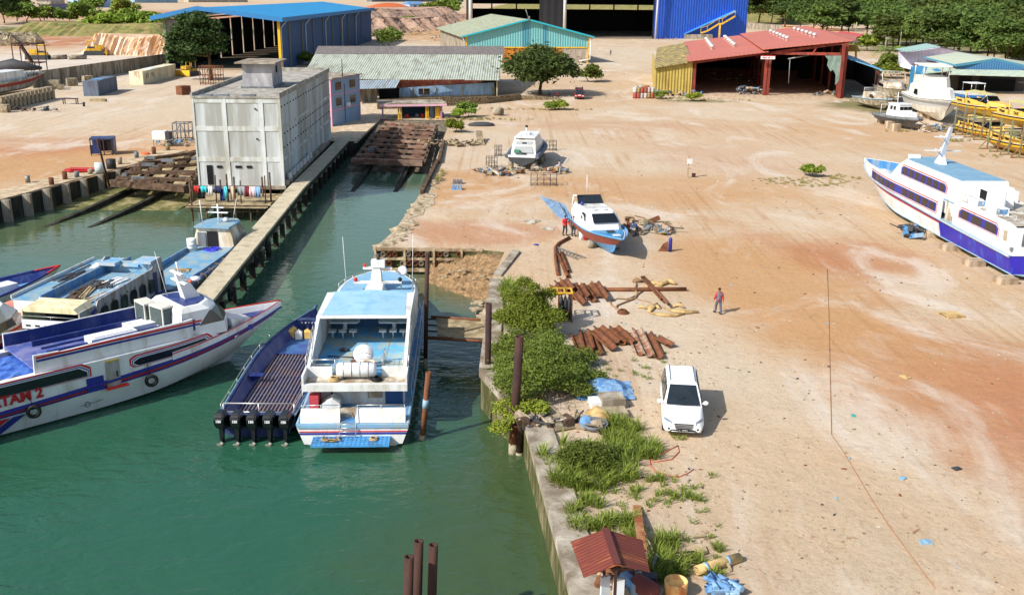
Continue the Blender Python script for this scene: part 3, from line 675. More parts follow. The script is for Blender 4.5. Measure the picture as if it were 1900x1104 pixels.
# ---- teal gable workshop
def teal():
 A,B2=Vector((-13.2,276.5,0)),Vector((20.4,282.5,0));d=B2-A;W=d.length;ang=math.atan2(d.y,d.x);D=66;he,hr=7.3,11.6
 t=thing('teal_workshop','workshop with teal gable front and pale green pitched roof behind the big leafy tree','workshop',A,ang)
 m=W/2
 part(t,'gable',MB().ext([(0,0,4.3),(W,0,4.3),(W,0,he),(m,0,hr-.15),(0,0,he)],(0,.3,0)),mat('teal_cladding',(112,178,182),.7,.06,.3,corr='X',cper=.7,cdep=.05),False)
 part(t,'gable_stripe',MB().ext([(m-1.6,-.03,4.4),(m+.6,-.03,4.4),(m+.6,-.03,hr-.6),(m-1.6,-.03,hr-.6)],(0,.03,0)).ext([(m+4.2,-.03,4.4),(m+5.4,-.03,4.4),(m+5.4,-.03,hr-1.4),(m+4.2,-.03,hr-1.3)],(0,.03,0)),mat('dark_teal',(76,142,160),.7,.06,corr='X',cper=.7,cdep=.05))
 rm=corr_roof('teal_roof',(170,178,150),.6,'Y',damt=.5,dstretch=(1,1,1))
 part(t,'roof',MB().slab([(-1.3,-.9,he-.3),(m,-.9,hr),(m,D,hr),(-1.3,D,he-.3)],.2).slab([(m,-.9,hr),(W+1.3,-.9,he-.3),(W+1.3,D,he-.3),(m,D,hr)],.2),rm)
 mb=MB();mb.beam((-1.4,-1,he-.35),(m,-1,hr-.05),.15,.4);mb.beam((m,-1,hr-.05),(W+1.4,-1,he-.35),.15,.4);part(t,'barge_board',mb,mat('turquoise',(40,172,190),.6,.05))
 mb=MB();mb.box(-.1,W+.1,-.15,.1,4.0,4.3);
 for x in(-.1,W-.3):mb.box(x,x+.4,-.2,.2,0,he)
 part(t,'frame',mb,YELLOW)
 mb=MB();mb.box(0,.3,0,D,0,he);mb.box(W-.3,W,0.3,D,0,he);mb.box(0,W,D-.3,D,0,he);part(t,'wall',mb,CONC)
 part(t,'block_wall',MB().box(W-7.5,W-.3,.02,.3,0,4.0),mat('block_wall',(180,174,164),.9,.12,dirt=(150,130,110),damt=.6))
 part(t,'timber_front',MB().box(9,W-7.5,.05,.3,0,4.0).box(.3,9,.05,.3,0,4.),mat('orange_timber',(205,128,40),.8,.25,.7,dirt=(120,80,40),damt=.6),label='orange timber cladding below the teal gable')
 part(t,'downpipe',MB().path([(W+1.2,-.5,he-.5),(W+.6,-.3,he-1.3),(W+.5,-.3,1),(W-2.5,-.4,.6)],.14,6),WHITE2)
 part(t,'downpipe',MB().path([(-1.0,-.5,he-.5),(-.5,-.3,he-1.3),(-.5,-.3,0)],.14,6),WHITE2)
 part(t,'ridge_post',MB().tube((m,-1,hr),(m-.9,-1,hr+2.6),.09,5).box(m-.25,m+.25,-1.2,-.8,hr-.2,hr+.8),STEEL)
teal()
# ---- giant dark hangar
def giant():
 A,B2=Vector((-25.5,431,0)),Vector((104,466,0));A=Vector((-18.3,432,0))
 Bm=Vector((59.8,441,0));B3=Vector((103.5,459,0));Hh=30
 t=thing('giant_hangar','giant open hangar with dark interior and bright blue wall at the top of the picture','hangar',(40,440,0))
 part(t,'side_wall',MB().ext([Bm,B3,B3+Vector((0,0,Hh)),Bm+Vector((0,0,Hh))],(0,.5,0)),mat('royal_blue_cladding',(44,94,205),.6,.06,.1,corr='X',cper=1.2,cdep=.06,dirt=(60,110,225),damt=.4),True,label='bright royal blue cladding')
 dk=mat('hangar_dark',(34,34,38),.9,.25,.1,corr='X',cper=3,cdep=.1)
 Cc=A+Vector((-6,90,0));Dd=Bm+Vector((16,92,0))
 zs=[(0,PY(950,17,525).z),(PY(950,8,525).z,Hh)]
 mb=MB()
 for z0,z1 in zs:mb.ext([Cc+Vector((0,0,z0)),Dd+Vector((0,0,z0)),Dd+Vector((0,0,z1)),Cc+Vector((0,0,z1))],(0,.6,0))
 for i in range(9):q=Cc.lerp(Dd,i/8);mb.obox(q+Vector((0,-.3,15.5)),(.7,.7,31))
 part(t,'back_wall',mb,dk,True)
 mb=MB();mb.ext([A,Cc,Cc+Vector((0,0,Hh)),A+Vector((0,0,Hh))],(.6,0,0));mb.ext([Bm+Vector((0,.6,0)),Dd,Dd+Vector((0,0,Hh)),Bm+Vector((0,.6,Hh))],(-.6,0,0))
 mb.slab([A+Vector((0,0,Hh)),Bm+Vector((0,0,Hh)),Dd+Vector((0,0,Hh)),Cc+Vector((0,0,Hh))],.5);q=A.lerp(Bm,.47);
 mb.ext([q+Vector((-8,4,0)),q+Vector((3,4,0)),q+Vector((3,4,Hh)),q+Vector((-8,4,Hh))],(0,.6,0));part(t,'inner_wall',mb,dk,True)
 part(t,'floor',MB().slab([A+Vector((0,0,.12)),Bm+Vector((0,0,.12)),Dd+Vector((0,0,.12)),Cc+Vector((0,0,.12))],.1),mat('hangar_slab',(120,108,96),.95,.15,.1),True)
 q=A.lerp(Bm,.505)
 for n_,p_,r_ in(('column',A+Vector((-.3,-.6,0)),.8),('column',q+Vector((0,0,0)),.7)):part(t,n_,MB().tube(p_,p_+Vector((0,0,Hh)),r_,8),mat('pale_column',(196,196,194),.6,.1,.2),True)
 part(t,'door_rail',MB().tube(Bm+Vector((.6,-1.4,0)),Bm+Vector((1.2,-1.4,Hh)),.42,8),mat('pale_column',(196,196,194),.6),True)
 y=446.
 a,b2=PY(1270,63,y),PY(1366,21,y+6);
 part(t,'awning_roof',MB().ext([a,b2,b2+Vector((0,9,.4)),a+Vector((0,9,.4))],(0,0,-.5)),mat('awning_blue',(74,150,215),.6,.05),True)
 part(t,'annex_wall',MB().ext([PY(1271,75,445),PY(1322,75,445),PY(1322,65,445),PY(1271,65,445)],(0,5,0)),CONC,True)
 mb=MB();p=[PY(1300,62,447),PY(1312,58.5,447),PY(1334,45,448),PY(1340,45,448),PY(1364,31,449)]
 for u,v in zip(p,p[1:]):mb.beam(u,v,.5,.6);mb.beam(u+Vector((0,0,2.2)),v+Vector((0,0,2.2)),.15,.2)
 for u in p:mb.beam(u,u+Vector((0,0,2.2)),.15,.15)
 mb.beam(PY(1336,46,448),PY(1334,72,448),.7,.7);part(t,'staircase',mb,YELLOW,True)
giant()
# ---- red roofed open shed
def red_shed():
 t=thing('red_roof_shed','open fronted rusty steel shed with two red corrugated roofs and roof vents','shed',(48,194,0))
 Yf,Yb=194.5,268.
 rm=mat('red_roof',(188,108,92),.65,.07,.08,corr='X',cper=.8,cdep=.04,dirt=(180,104,94),damt=.4,dstretch=(.5,.1,1))
 LL,LR=PY(1275,114,Yf-1),PY(1426,96,Yf-1.6);UL,UR=PY(1269,78,Yb),PY(1372,66,Yb)
 part(t,'roof',MB().slab([LL,LR,UR,UL],.15),rm,True,label='lower red roof on the left bay')
 L2,R2=PY(1415,95,Yf-1.6),PY(1582,75.5,189.5);U2,V2=PY(1373,65.5,Yb),PY(1497,51,Yb)
 up=Vector((0,0,.35));part(t,'roof',MB().slab([L2+up,R2,V2+up,U2+up],.15),rm,True,label='higher red roof on the right bay')
 part(t,'back_roof',MB().slab([V2+Vector((0,0,.1)),R2+Vector((.5,.2,-.1)),PY(1592,67,Yb),PY(1545,59,Yb+16)],.15),rm,True)
 steel=mat('red_oxide_steel',(142,62,48),.8,.2,.8,dirt=(100,44,36),damt=.6)
 posts=[(1286,176,117),(1417,178,98),(1423,178,98),(1556,184,82),(1561,183.5,80)]
 P0=[P(x,y)for x,y,_ in posts]
 for(x,y,yt),p in zip(posts,P0):
  h=PY(x+(2 if x>1500 else 0),yt,p.y).z;part(t,'post',MB().obox(p+Vector((0,0,h/2)),(.5,.5,h)),steel,True)
 mb=MB();mb.beam(PY(1424,99,194.3),PY(1560,101,190),.3,.5);mb.beam(PY(1424,100,194.3),PY(1575,79,190),.3,.5);mb.beam(PY(1286,117,194.6),PY(1424,99,194.3),.3,.4)
 for f in(.3,.62):mb.beam(PY(1424,99,194.3).lerp(PY(1560,101,190),f),PY(1424,97,194.3).lerp(PY(1575,79,190),f),.25,.25)
 part(t,'truss',mb,steel,True)
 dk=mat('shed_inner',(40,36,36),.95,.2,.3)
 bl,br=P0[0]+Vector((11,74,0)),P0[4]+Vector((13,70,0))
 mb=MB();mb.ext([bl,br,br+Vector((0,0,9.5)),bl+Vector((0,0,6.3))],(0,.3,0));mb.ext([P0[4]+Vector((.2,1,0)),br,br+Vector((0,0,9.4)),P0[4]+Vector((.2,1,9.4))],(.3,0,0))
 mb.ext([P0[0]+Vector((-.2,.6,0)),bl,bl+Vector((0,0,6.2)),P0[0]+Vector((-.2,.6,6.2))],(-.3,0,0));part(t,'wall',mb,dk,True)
 for k in range(1,6):
  q=(P0[1]+P0[2])/2+Vector((2.0*k,12*k,4));part(t,'column',MB().obox(q,(.5,.5,8)),steel,True)
 for k in range(5):
  q=P0[4]+Vector((2.0*k-.3,2+12*k,4.6));part(t,'column',MB().obox(q,(.4,.4,9.2)),steel,True)
 part(t,'floor',MB().prism([(33.5,191.6),(62,185.4),(75,262),(45,268)],.01,.07),mat('shed_floor',(196,178,152),.95,.12,dirt=(150,120,95),damt=.6),True)
 vent=mat('vent_metal',(206,206,204),.4,.1,metal=.4)
 def vrow(a,b,n,ctr):
  for k in range(n):
   f=k/(n-1);x=a[0]+(b[0]-a[0])*f;y=a[1]+(b[1]-a[1])*f;q=ctr(x,y)
   mb=MB();mb.lathe([(.28,-.1),(.28,.35),(.48,.45),(.52,.75),(.3,.95),(.01,1.0)],q,10);part(t,'roof_vent',mb,vent,True)
 def plane(p,q,r):
  n=(q-p).cross(r-p)
  def f(x,y):d=ray(x,y);tt=(p-Vector((0,0,CAMH))).dot(n)/d.dot(n);return Vector((0,0,CAMH))+d*tt
  return f
 f1=plane(LL,LR,UL);f2=plane(L2+up,R2,U2+up)
 vrow((1310,77),(1321,92),6,f1);vrow((1345,73),(1362,88),6,f1);vrow((1430,63),(1460,76),6,f2);vrow((1474,58),(1511,70.5),6,f2)
 yel=mat('yellow_corrugated',(184,162,82),.75,.1,.5,corr='X',cper=.6,cdep=.06,dirt=(150,120,60),damt=.4)
 a,b2=P(1214,176),P(1282,176);ha=PY(1214,127,a.y).z;hb=PY(1282,115,b2.y).z
 yw=part(t,'yellow_wall',MB().ext([a,b2,b2+Vector((0,0,hb)),a+Vector((0,0,ha))],(0,.3,0)),yel,True)
 part(t,'yellow_wall',MB().ext([a,a+Vector((6,50,0)),a+Vector((6,50,ha)),a+Vector((0,0,ha))],(.2,0,0)),yel,True)
 part(t,'lean_to_roof',MB().slab([a+Vector((-.4,-.6,ha+.1)),b2+Vector((0,-.6,hb+.1)),PY(1270,80,250),PY(1219,89,250)],.12),mat('old_yellow_roof',(186,168,92),.8,.15,.25,corr='X',cper=.8,cdep=.05,dirt=(120,104,80),damt=.8,dstretch=(.8,.3,1)),True)
 p1,p2=PY(1572,108,192),PY(1640,131,188.5);
 part(t,'lean_to_roof',MB().slab([p1,p2,p2+Vector((6,34,.3)),p1+Vector((6,34,.3))],.15),mat('blue_lean_roof',(96,156,190),.6,.08),True)
 c=P(1624,172);part(t,'lean_to_post',MB().obox(c+Vector((0,0,2.2)),(.35,.35,4.4)),steel,True)
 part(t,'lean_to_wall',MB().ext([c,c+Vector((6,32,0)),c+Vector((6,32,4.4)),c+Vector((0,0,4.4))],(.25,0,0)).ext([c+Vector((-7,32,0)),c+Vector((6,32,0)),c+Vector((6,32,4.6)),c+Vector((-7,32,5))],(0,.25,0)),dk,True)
 part(t,'hanging_pipe',MB().path([PY(1466,109,193),PY(1463,155,193)],.07,5).path([PY(1462,110,193),PY(1500,103,193)],.12,5),STEEL,True)
 g=[];Y=189.5
 outl=[(1531,104),(1568,104),(1565,118),(1560,134),(1557,150),(1550,158),(1551,140),(1546,130),(1541,133),(1535,122),(1537,112)]
 mb=MB();mb.ext([PY(x,y,Y)for x,y in outl],(0,.12,0));single('torn_sheet',mb,mat('torn_green_sheet',(140,160,150),.9,.15,dirt=(100,120,110),damt=.6),'torn grey green sheet hanging in the right bay of the red roofed shed','tarpaulin')
 s=thing('sign_board','white sign board with red lettering on the front of the red roofed shed','sign',PY(1425,108,192.6))
 part(s,'board',MB().box(-1.35,1.35,0,.08,-.25,.3),WHITE2);part(s,'top_rail',MB().box(-1.4,1.4,-.02,.1,.3,.42),RED)
 put_marks(s,10,.34,(0,-.03,.02),(1,0,0),(0,0,1),RED)
red_shed()
# ---- small buildings on the right
def yellow_house():
 y=262.;t=thing('yellow_kiosk','small yellow posted building with red roof right of the big red shed','building',PY(1575,96,y))
 part(t,'roof',MB().slab([PY(1540,68,y),PY(1591,70,y),PY(1603,64,y+14),PY(1560,58,y+14)],.2),mat('kiosk_roof',(190,80,76),.7,.08),True)
 part(t,'wall',MB().ext([PY(1560,80,y+3),PY(1592,80,y+3),PY(1592,69,y+3),PY(1560,69,y+3)],(0,5,0)),WHITE2,True)
 part(t,'awning',MB().slab([PY(1566,95,y-2),PY(1596,95,y-2),PY(1590,84,y+3),PY(1564,84,y+3)],.2),YELLOW,True)
 for x in(1572,1588):part(t,'post',MB().beam(PY(x,96,y-1.5),PY(x,112,y-1.5),.4,.4),YELLOW,True)
yellow_house()
def white_shed():
 Y=240.;t=thing('white_shed','pale whitewashed shed with mint green roof among the bushes on the right','shed',PY(1720,120,Y))
 a,b2,c,d=PY(1663,91,Y+10),PY(1680,96,Y),PY(1745,87,Y+2),PY(1719,81,Y+14)
 part(t,'roof',MB().slab([a,b2,c,d],.2),mat('mint_roof',(152,182,174),.6,.05,corr='X',cper=.8,cdep=.04),True)
 e=PY(1815,103,Y+4);part(t,'roof_slope',MB().slab([c,e,e+Vector((2,14,0)),d],.2),mat('dark_roof_slope',(92,90,96),.7,.1),True)
 z0=P(1700,135,0);w=MB();f=lambda x,y,yy=Y:PY(x,y,yy)
 w.ext([f(1668,97,Y+5),f(1682,98),f(1745,89),f(1815,105),f(1815,130),f(1690,130),f(1668,124,Y+5)],(0,.4,0));part(t,'wall',w,mat('lilac_wall',(208,204,218),.8,.06,.8,dirt=(180,180,196),damt=.6),True)
 part(t,'post',MB().beam(f(1705,95,Y-1),f(1702,126,Y-1),.3,.3),GREY,True)
white_shed()
def blue_shop():
 Y=207.;t=thing('blue_workshop','blue workshop with green roofs and an open dark bay behind the parked boats','workshop',PY(1800,150,Y))
 a,b2,c,d=PY(1713,107,Y+10),PY(1773,122,Y),PY(1847,111,Y+1),PY(1776,97,Y+14)
 part(t,'roof',MB().slab([a,b2,c,d],.15),mat('pale_green_roof',(178,186,166),.6,.06,.2,corr='Y',cper=.8,cdep=.04),True)
 e=PY(1904,124,Y+1);part(t,'roof_slope',MB().slab([c,e,e+Vector((8,14,0)),d],.15),mat('pale_green_roof',(178,186,166)),True)
 mb=MB();mb.beam(b2,c,.2,.5);mb.beam(c,e,.2,.5);mb.beam(a,b2,.2,.3);part(t,'barge_board',mb,mat('teal_board',(72,132,156),.6,.05),True)
 part(t,'gable_wall',MB().ext([PY(1775,124,Y+.6),PY(1847,113,Y+.6),PY(1899,125,Y+.6),PY(1899,136,Y+.6),PY(1775,136,Y+.6)],(0,.3,0)),mat('gable_blue',(66,116,160),.7,.08,.5,corr='X',cper=.5,cdep=.03),True)
 part(t,'side_wall',MB().ext([PY(1720,112,Y+9.5),PY(1775,124,Y+.6),PY(1775,134,Y+.6),PY(1720,124,Y+9.5)],(0,.3,0)),mat('grey_side',(120,112,112),.8,.1),True)
 m=mat('canopy_green',(186,200,178),.6,.08,.3,dirt=(150,160,150),damt=.5)
 part(t,'canopy',MB().slab([PY(1770,129,Y),PY(1904,131,Y),PY(1904,142,Y-7),PY(1762,138,Y-7)],.15),m,True)
 part(t,'canopy',MB().slab([PY(1722,123,Y+2),PY(1750,119,Y+6),PY(1778,130.5,Y-1),PY(1716,137,Y-6)],.15),m,True)
 bb=mat('box_blue',(58,126,168),.6,.06);
 part(t,'store_roof',MB().slab([PY(1690,124,Y+3),PY(1727,121,Y+5),PY(1746,131,Y-3),PY(1712,139,Y-5)],.15),bb,True)
 g0=PY(1690,126,Y+2);g1=PY(1711,138,Y-5);g2=PY(1746,135,Y-4.5)
 part(t,'store_wall',MB().ext([g0,g1,Vector((g1.x,g1.y,0)),Vector((g0.x,g0.y,0))],(.3,0,0)),bb,True)
 dk=DARKIN;bw=PY(1720,150,Y+3);q1,q2=PY(1722,139,Y+2),PY(1904,141,Y+2)
 part(t,'back_wall',MB().ext([Vector((q1.x,q1.y,0)),Vector((q2.x,q2.y,0)),Vector((q2.x,q2.y,4.6)),Vector((q1.x,q1.y,4.6))],(0,.3,0)),mat('bay_wall',(84,76,70),.9,.2),True)
 for x,w_ in((1790,1.5),(1850,4.5)):q=PY(x,160,Y+1.5);part(t,'doorway',MB().obox((q.x,q.y,1.7),(w_*1.6,.3,3.4)),DARKIN,True)
 for x,yb in((1777,163),(1888,168),(1716,158)):q=P(x,yb);h=4.4;part(t,'post',MB().obox(q+Vector((0,0,h/2)),(.3,.3,h)),mat('post_blue',(50,84,150),.6),True)
blue_shop()
# ====== BOATS
def TY(t,pts,yl):
 Mi=MW[t.name].inverted();o=Mi@Vector((0,0,CAMH));r=[]
 for x,y in pts:
  d=Mi.to_3x3()@ray(x,y);k=(yl-o.y)/d.y;p=o+d*k;r.append((p.x,p.z))
 return r
def TZ(t,pts,zl):
 Mi=MW[t.name].inverted();o=Mi@Vector((0,0,CAMH));r=[]
 for x,y in pts:
  d=Mi.to_3x3()@ray(x,y);k=(zl-o.z)/d.z;p=o+d*k;r.append((p.x,p.y))
 return r
class Hull:
 def __init__(s,L,B,fb,fbow,draft=.7,t0=.5,pw=2.0,stern=.92,rake=.1,wl=.82,chine=.25,tip=.02,sheerp=2.2):
  s.__dict__.update(locals())
 def hb(s,t):
  a=s.stern+(1-s.stern)*min(1,t/.35)
  if t>s.t0:a*=max(s.tip,1-((t-s.t0)/(1-s.t0))**s.pw)
  return s.B/2*a
 def sz(s,t):return s.fb+(s.fbow-s.fb)*t**s.sheerp
 def pt(s,t,h,side,inset=0.):
  top=s.sz(t);cz=s.chine*(-1 if s.chine<0 else 1)*1.+(top-s.chine)*.25*max(0,t-.6)/.4;z=cz+(top-cz)*h
  w=s.hb(t);w=w*(s.wl+(1-s.wl)*h)if t<.98 else w
  tt=max(0,t-s.t0)/(1-s.t0);w*=1-.35*(1-h)*tt
  x=s.L*t*(1-s.rake*(1-h)*t**3)
  return(x,side*max(.01,w-inset),z)
 def shell(s,fr,mats,n=22):
  """fr: heights 0..1, mats: one per band, first entry is the bottom"""
  mb=MB();rings=[];ts=[1-(1-i/n)**1.25 if i<n else 1. for i in range(n+1)]
  for t in ts:
   kz=-s.draft*(1-max(0,(t-.6)/.4)**2);kx=s.L*t*(1-s.rake*1.25*t**3)
   ring=[s.pt(t,h,1)for h in reversed(fr)]+[(kx,0,kz)]+[s.pt(t,h,-1)for h in fr];rings.append(ring)
  k=len(fr);row=[mats[k-1-i]for i in range(k-1)]+[mats[0],mats[0]]+[mats[1+i]for i in range(k-1)]
  mb.loft(rings,False,False,False,row)
  r0=rings[0];mb.cur=mats[-1]
  for i in range(k-1):
   a,b=r0[i],r0[i+1];c,d=r0[-1-i],r0[-2-i];mb.cur=mats[k-1-i];mb.add([a,b,d,c],[(0,1,2,3)])
  mb.cur=mats[0];mb.add([r0[k-1],r0[k],r0[k+1]],[(0,1,2)]);return mb
 def deck(s,z=None,dz=0.,inset=.05,t0=0.,t1=.985,n=18,th=.06):
  mb=MB();top=[];
  for i in range(n+1):
   t=t0+(t1-t0)*i/n;zz=(s.sz(t)+dz)if z is None else z
   h=max(0,min(1,(zz-s.chine)/(s.sz(t)-s.chine)));a=s.pt(t,h,1,inset);b=s.pt(t,h,-1,inset)
   top.append([(a[0],a[1],zz),(b[0],b[1],zz),(b[0],b[1],zz-th),(a[0],a[1],zz-th)])
  return mb.loft(top,True,True)
 def rim(s,r=.06,dz=0.,t0=0.,t1=1.,n=24,h=1.,both=True,out=0.):
  mb=MB()
  for sd in((1,-1)if both else(-1,)):
   mb.path([Vector(s.pt(t0+(t1-t0)*i/n,h,sd,-out))+Vector((0,0,dz))for i in range(n+1)],r,6)
  return mb
 def bulwark(s,hgt,th=.08,t0=0.,t1=1.,n=24,sides=(1,-1),inset=0.,hb2=None):
  mb=MB()
  for sd in sides:
   rings=[]
   for i in range(n+1):
    t=t0+(t1-t0)*i/n;a=Vector(s.pt(t,1,sd,inset));b=Vector(s.pt(t,1,sd,inset+th));hh=hgt if hb2 is None else hgt+(hb2-hgt)*i/n
    rings.append([a,a+Vector((0,0,hh)),b+Vector((0,0,hh)),b])
   mb.loft(rings,True,True)
  return mb
def _strip(s,x0,x1,z0,z1,off,th,sides=(1,-1),n=16):
 mb=MB()
 for sd in sides:
  rings=[]
  for i in range(n+1):
   x=x0+(x1-x0)*i/n;w=max(.03,s.hb(x/s.L)+off-.03);a=z0(x)if callable(z0)else z0;b=z1(x)if callable(z1)else z1;rings.append([(x,sd*w,a),(x,sd*w,b),(x,sd*(w-th),b),(x,sd*(w-th),a)])
  mb.loft(rings,True,True)
 return mb
Hull.strip=_strip
def rail(mb,pts,h=.8,r=.022,mids=1,every=1):
 top=[Vector(p)+Vector((0,0,h))for p in pts];mb.path(top,r,5)
 for k in range(1,mids+1):mb.path([Vector(p)+Vector((0,0,h*k/(mids+1)))for p in pts],r*.8,4)
 for p in pts[::every]:mb.tube(p,Vector(p)+Vector((0,0,h)),r,5)
 return mb
def plate(mb,prof,y,th):return mb.side(prof,y,y+th)
def window_strip(t,name,pts,y,sgn,m,rim=None,rim_m=None,rim2=None):
 part(t,name,plate(MB(),pts,y,sgn*.03),m)
 if rim:
  c=Vector((sum(p[0]for p in pts)/len(pts),sum(p[1]for p in pts)/len(pts)))
  for mm,r_,th in((rim_m,rim,.012),(rim2,rim*.55,.02)):
   if not mm:continue
   out=[]
   for p in pts:
    d=Vector(p)-c;k=1;out.append((p[0]+(r_ if d.x>0 else-r_),p[1]+(r_ if d.y>0 else-r_*.25)))
   part(t,'window_band',plate(MB(),out,y,sgn*th),mm)
def centre_ferry():
 t=thing('passenger_ferry','white passenger ferry with light blue upper deck and canopy seen from astern','ferry',(-7.4,42.6,-2),R_(92.6))
 H=Hull(23.6,5.25,1.15,1.75,t0=.55,pw=2.4,stern=.98,wl=.9,chine=.12,rake=.06,tip=.12)
 part(t,'hull',H.shell([0,.42,.55,.62,.72,1],[0,0,1,0,2,3],24),[WHITE,STRIPEB,RUSTD,MIDBLUE])
 part(t,'transom',MB().ext([(-.06,y,z)for y,z in((-2.3,.12),(2.3,.12),(2.62,1.0),(-2.62,1.0))],(.05,0,0)),WHITE)
 part(t,'transom_stripe',MB().box(-.085,-.05,-2.5,2.5,.62,.70),STRIPEB);part(t,'transom_stripe',MB().box(-.085,-.05,-2.5,2.5,.74,.79),RED)
 part(t,'deck',H.deck(dz=0.,inset=-.03),MIDBLUE)
 part(t,'rub_rail',H.rim(.09,-.05).box(-.14,.0,-2.6,2.6,.98,1.14),SKYBLUE)
 mb=MB();mb.box(-1.05,-.06,-1.75,1.85,.42,.52);sp=part(t,'swim_platform',mb,mat('platform_blue',(74,150,208),.5,.1,2,dirt=(60,100,140),damt=.5,dstretch=(1,1,1)))
 mb=MB()
 for i in range(18):
  for j in range(4):mb.obox((-.95+j*.24,-1.6+i*.2,.523),(.07,.07,.006))
 part(sp,'grip_pattern',mb,NAVY,kind='stuff')
 for a,b in((-2.45,-.15),(.62,2.45)):
  part(t,'stern_bulwark',MB().ext([(.02,a,1.1),(.02,b,1.1),(.38,b,1.72),(.38,a,1.72)],(.1,0,.0)),WHITE)
 mb=MB()
 for a,b in((-2.4,-.2),(.66,2.4)):rail(mb,[(.45,a,1.6),(.45,(a+b)/2,1.6),(.45,b,1.6)],.28,.02,0)
 part(t,'stern_rail',mb,CHROME)
 mb=MB()
 for y in(-.15,.6):mb.path([(.4,y,1.9),(-.12,y,1.2),(-.3,y,.4)],.025,5)
 for k in range(5):mb.tube((-.12-.045*k,-.15,1.15-.17*k),(-.12-.045*k,.6,1.15-.17*k),.02,5)
 part(t,'boarding_ladder',mb,CHROME)
 zu=2.5;W=2.28
 def outline(z,x0,x1,w,n=12,round_from=.55,minw=.45):
  pts=[]
  for i in range(n+1):
   f=i/n;x=x0+(x1-x0)*f;ww=w if f<round_from else w*max(minw,math.sqrt(max(0,1-((f-round_from)/(1-round_from))**2.4)))
   pts.append((x,ww))
  return pts
 o=outline(0,2.3,18.6,W);poly=[(x,w)for x,w in o]+[(x,-w)for x,w in reversed(o)]
 part(t,'cabin',MB().prism(poly,1.1,zu-.02),WHITE)
 aft=2.28
 part(t,'locker',MB().box(1.2,2.2,1.75,2.2,1.12,2.0),mat('dull_red_box',(186,70,78),.6,.1),label='dull red locker at the port side')
 part(t,'locker',MB().ext([(1.3,.75,1.12),(1.3,1.65,1.12),(1.3,1.65,1.55),(1.3,1.1,1.85),(1.3,.75,1.6)],(.7,0,0)),WHITE)
 part(t,'stair_opening',MB().box(2.22,2.3,-2.2,-1.35,1.12,2.35),mat('deep_blue_door',(30,70,120),.6,.15));part(t,'hatch',MB().box(2.22,2.3,-1.2,-.5,1.5,2.2),OLDWHITE)
 mb=MB();mb.box(2.22,2.3,.2,.65,1.95,2.2);mb.box(2.22,2.3,1.2,1.28,1.6,1.8);part(t,'vent',mb,BLACKW)
 part(t,'step',MB().box(.7,1.4,-.2,.75,1.15,1.35),OLDWHITE)
 part(t,'balcony_beam',MB().box(1.15,1.4,-2.5,2.5,zu-.22,zu+.12).box(1.4,2.6,-2.45,2.45,zu-.1,zu),WHITE)
 part(t,'balcony_floor',MB().box(1.42,2.5,-2.4,2.4,zu+.01,zu+.05),OLDWHITE)
 for a,b in((-2.45,-1.2),(1.2,2.45)):
  part(t,'balcony_screen',MB().box(2.35,2.5,a,b,zu,zu+.55),WHITE)
 for a in(-2.5,2.4):part(t,'balcony_side',MB().box(1.2,2.6,a,a+.1,zu-.1,zu+.55),WHITE)
 mb=MB();mb.path([(2.15,-.95,zu+.5),(2.15,-.85,zu+.5),(2.15,.85,zu+.5),(2.15,.95,zu+.5)],[.26,.36,.36,.26],14)
 lr=part(t,'life_raft',mb,WHITE2)
 mb=MB()
 for y in(-.6,-.2,.2,.6):torus(mb,(2.15,y,zu+.5),.365,.018,(0,1,0),16,5)
 part(lr,'strap',mb,GREY);[part(lr,'cradle',MB().box(1.9,2.4,y,y+.1,zu,zu+.2),DGREY)for y in(-.7,.6)]
 part(t,'upper_deck',MB().box(2.5,10.4,-2.2,2.2,zu+.02,zu+.08),mat('upper_deck_blue',(96,168,212),.6,.14,.7,dirt=(176,172,140),damt=.55,dscale=.9,dstretch=(1,1,1)))
 mb=MB()
 for y in(-1.2,0,1.2):mb.box(2.6,10.2,y-.015,y+.015,zu+.085,zu+.095)
 for x in(4.2,6.0,7.8):mb.box(x,x+.03,-2.15,2.15,zu+.085,zu+.095)
 part(t,'deck_seams',mb,mat('seam',(150,150,120),.8,.1))
 zc=4.35
 for sd in(-1,1):
  prof=[(2.3,zu),(10.0,zu),(10.0,zc),(6.1,zc),(5.6,zc-.15),(3.0,zu+.75),(2.4,zu+.6)]
  part(t,'side_bulwark',MB().side(prof,sd*2.25,sd*2.42),WHITE)
  part(t,'side_rail',rail(MB(),[(2.6+.55*k,sd*2.5,zu+.35+.16*k)for k in range(6)],.55,.018,1),CHROME)
 mb=MB();mb.ext([(6.0,-2.42,zc-.02),(6.0,2.42,zc-.02),(6.0,2.42,zc+.1),(6.0,0,zc+.13),(6.0,-2.42,zc+.1)],(4.3,0,.0));cn=part(t,'canopy',mb,WHITE)
 mb=MB()
 vs=[(6.15,-2.15,zc+.115),(6.15,2.15,zc+.115),(10.2,1.98,zc+.12),(10.2,0,zc+.2),(10.2,-1.98,zc+.12),(6.15,0,zc+.14)]
 mb.add(vs,[(0,5,3,4),(5,1,2,3)]);mb.ext([(10.2,-2.3,zc-.1),(10.2,2.3,zc-.1),(10.2,2.1,zc+.13),(10.2,0,zc+.24),(10.2,-2.1,zc+.13)],(.12,0,0))
 part(cn,'canopy_top',mb,mat('canopy_blue',(150,190,210),.6,.06,.6,dirt=(120,170,200),damt=.4,dstretch=(1,1,1)))
 part(t,'front_bulkhead',MB().box(9.9,10.1,-2.3,2.3,zu,zc),mat('shaded_blue_wall',(60,98,140),.7,.1))
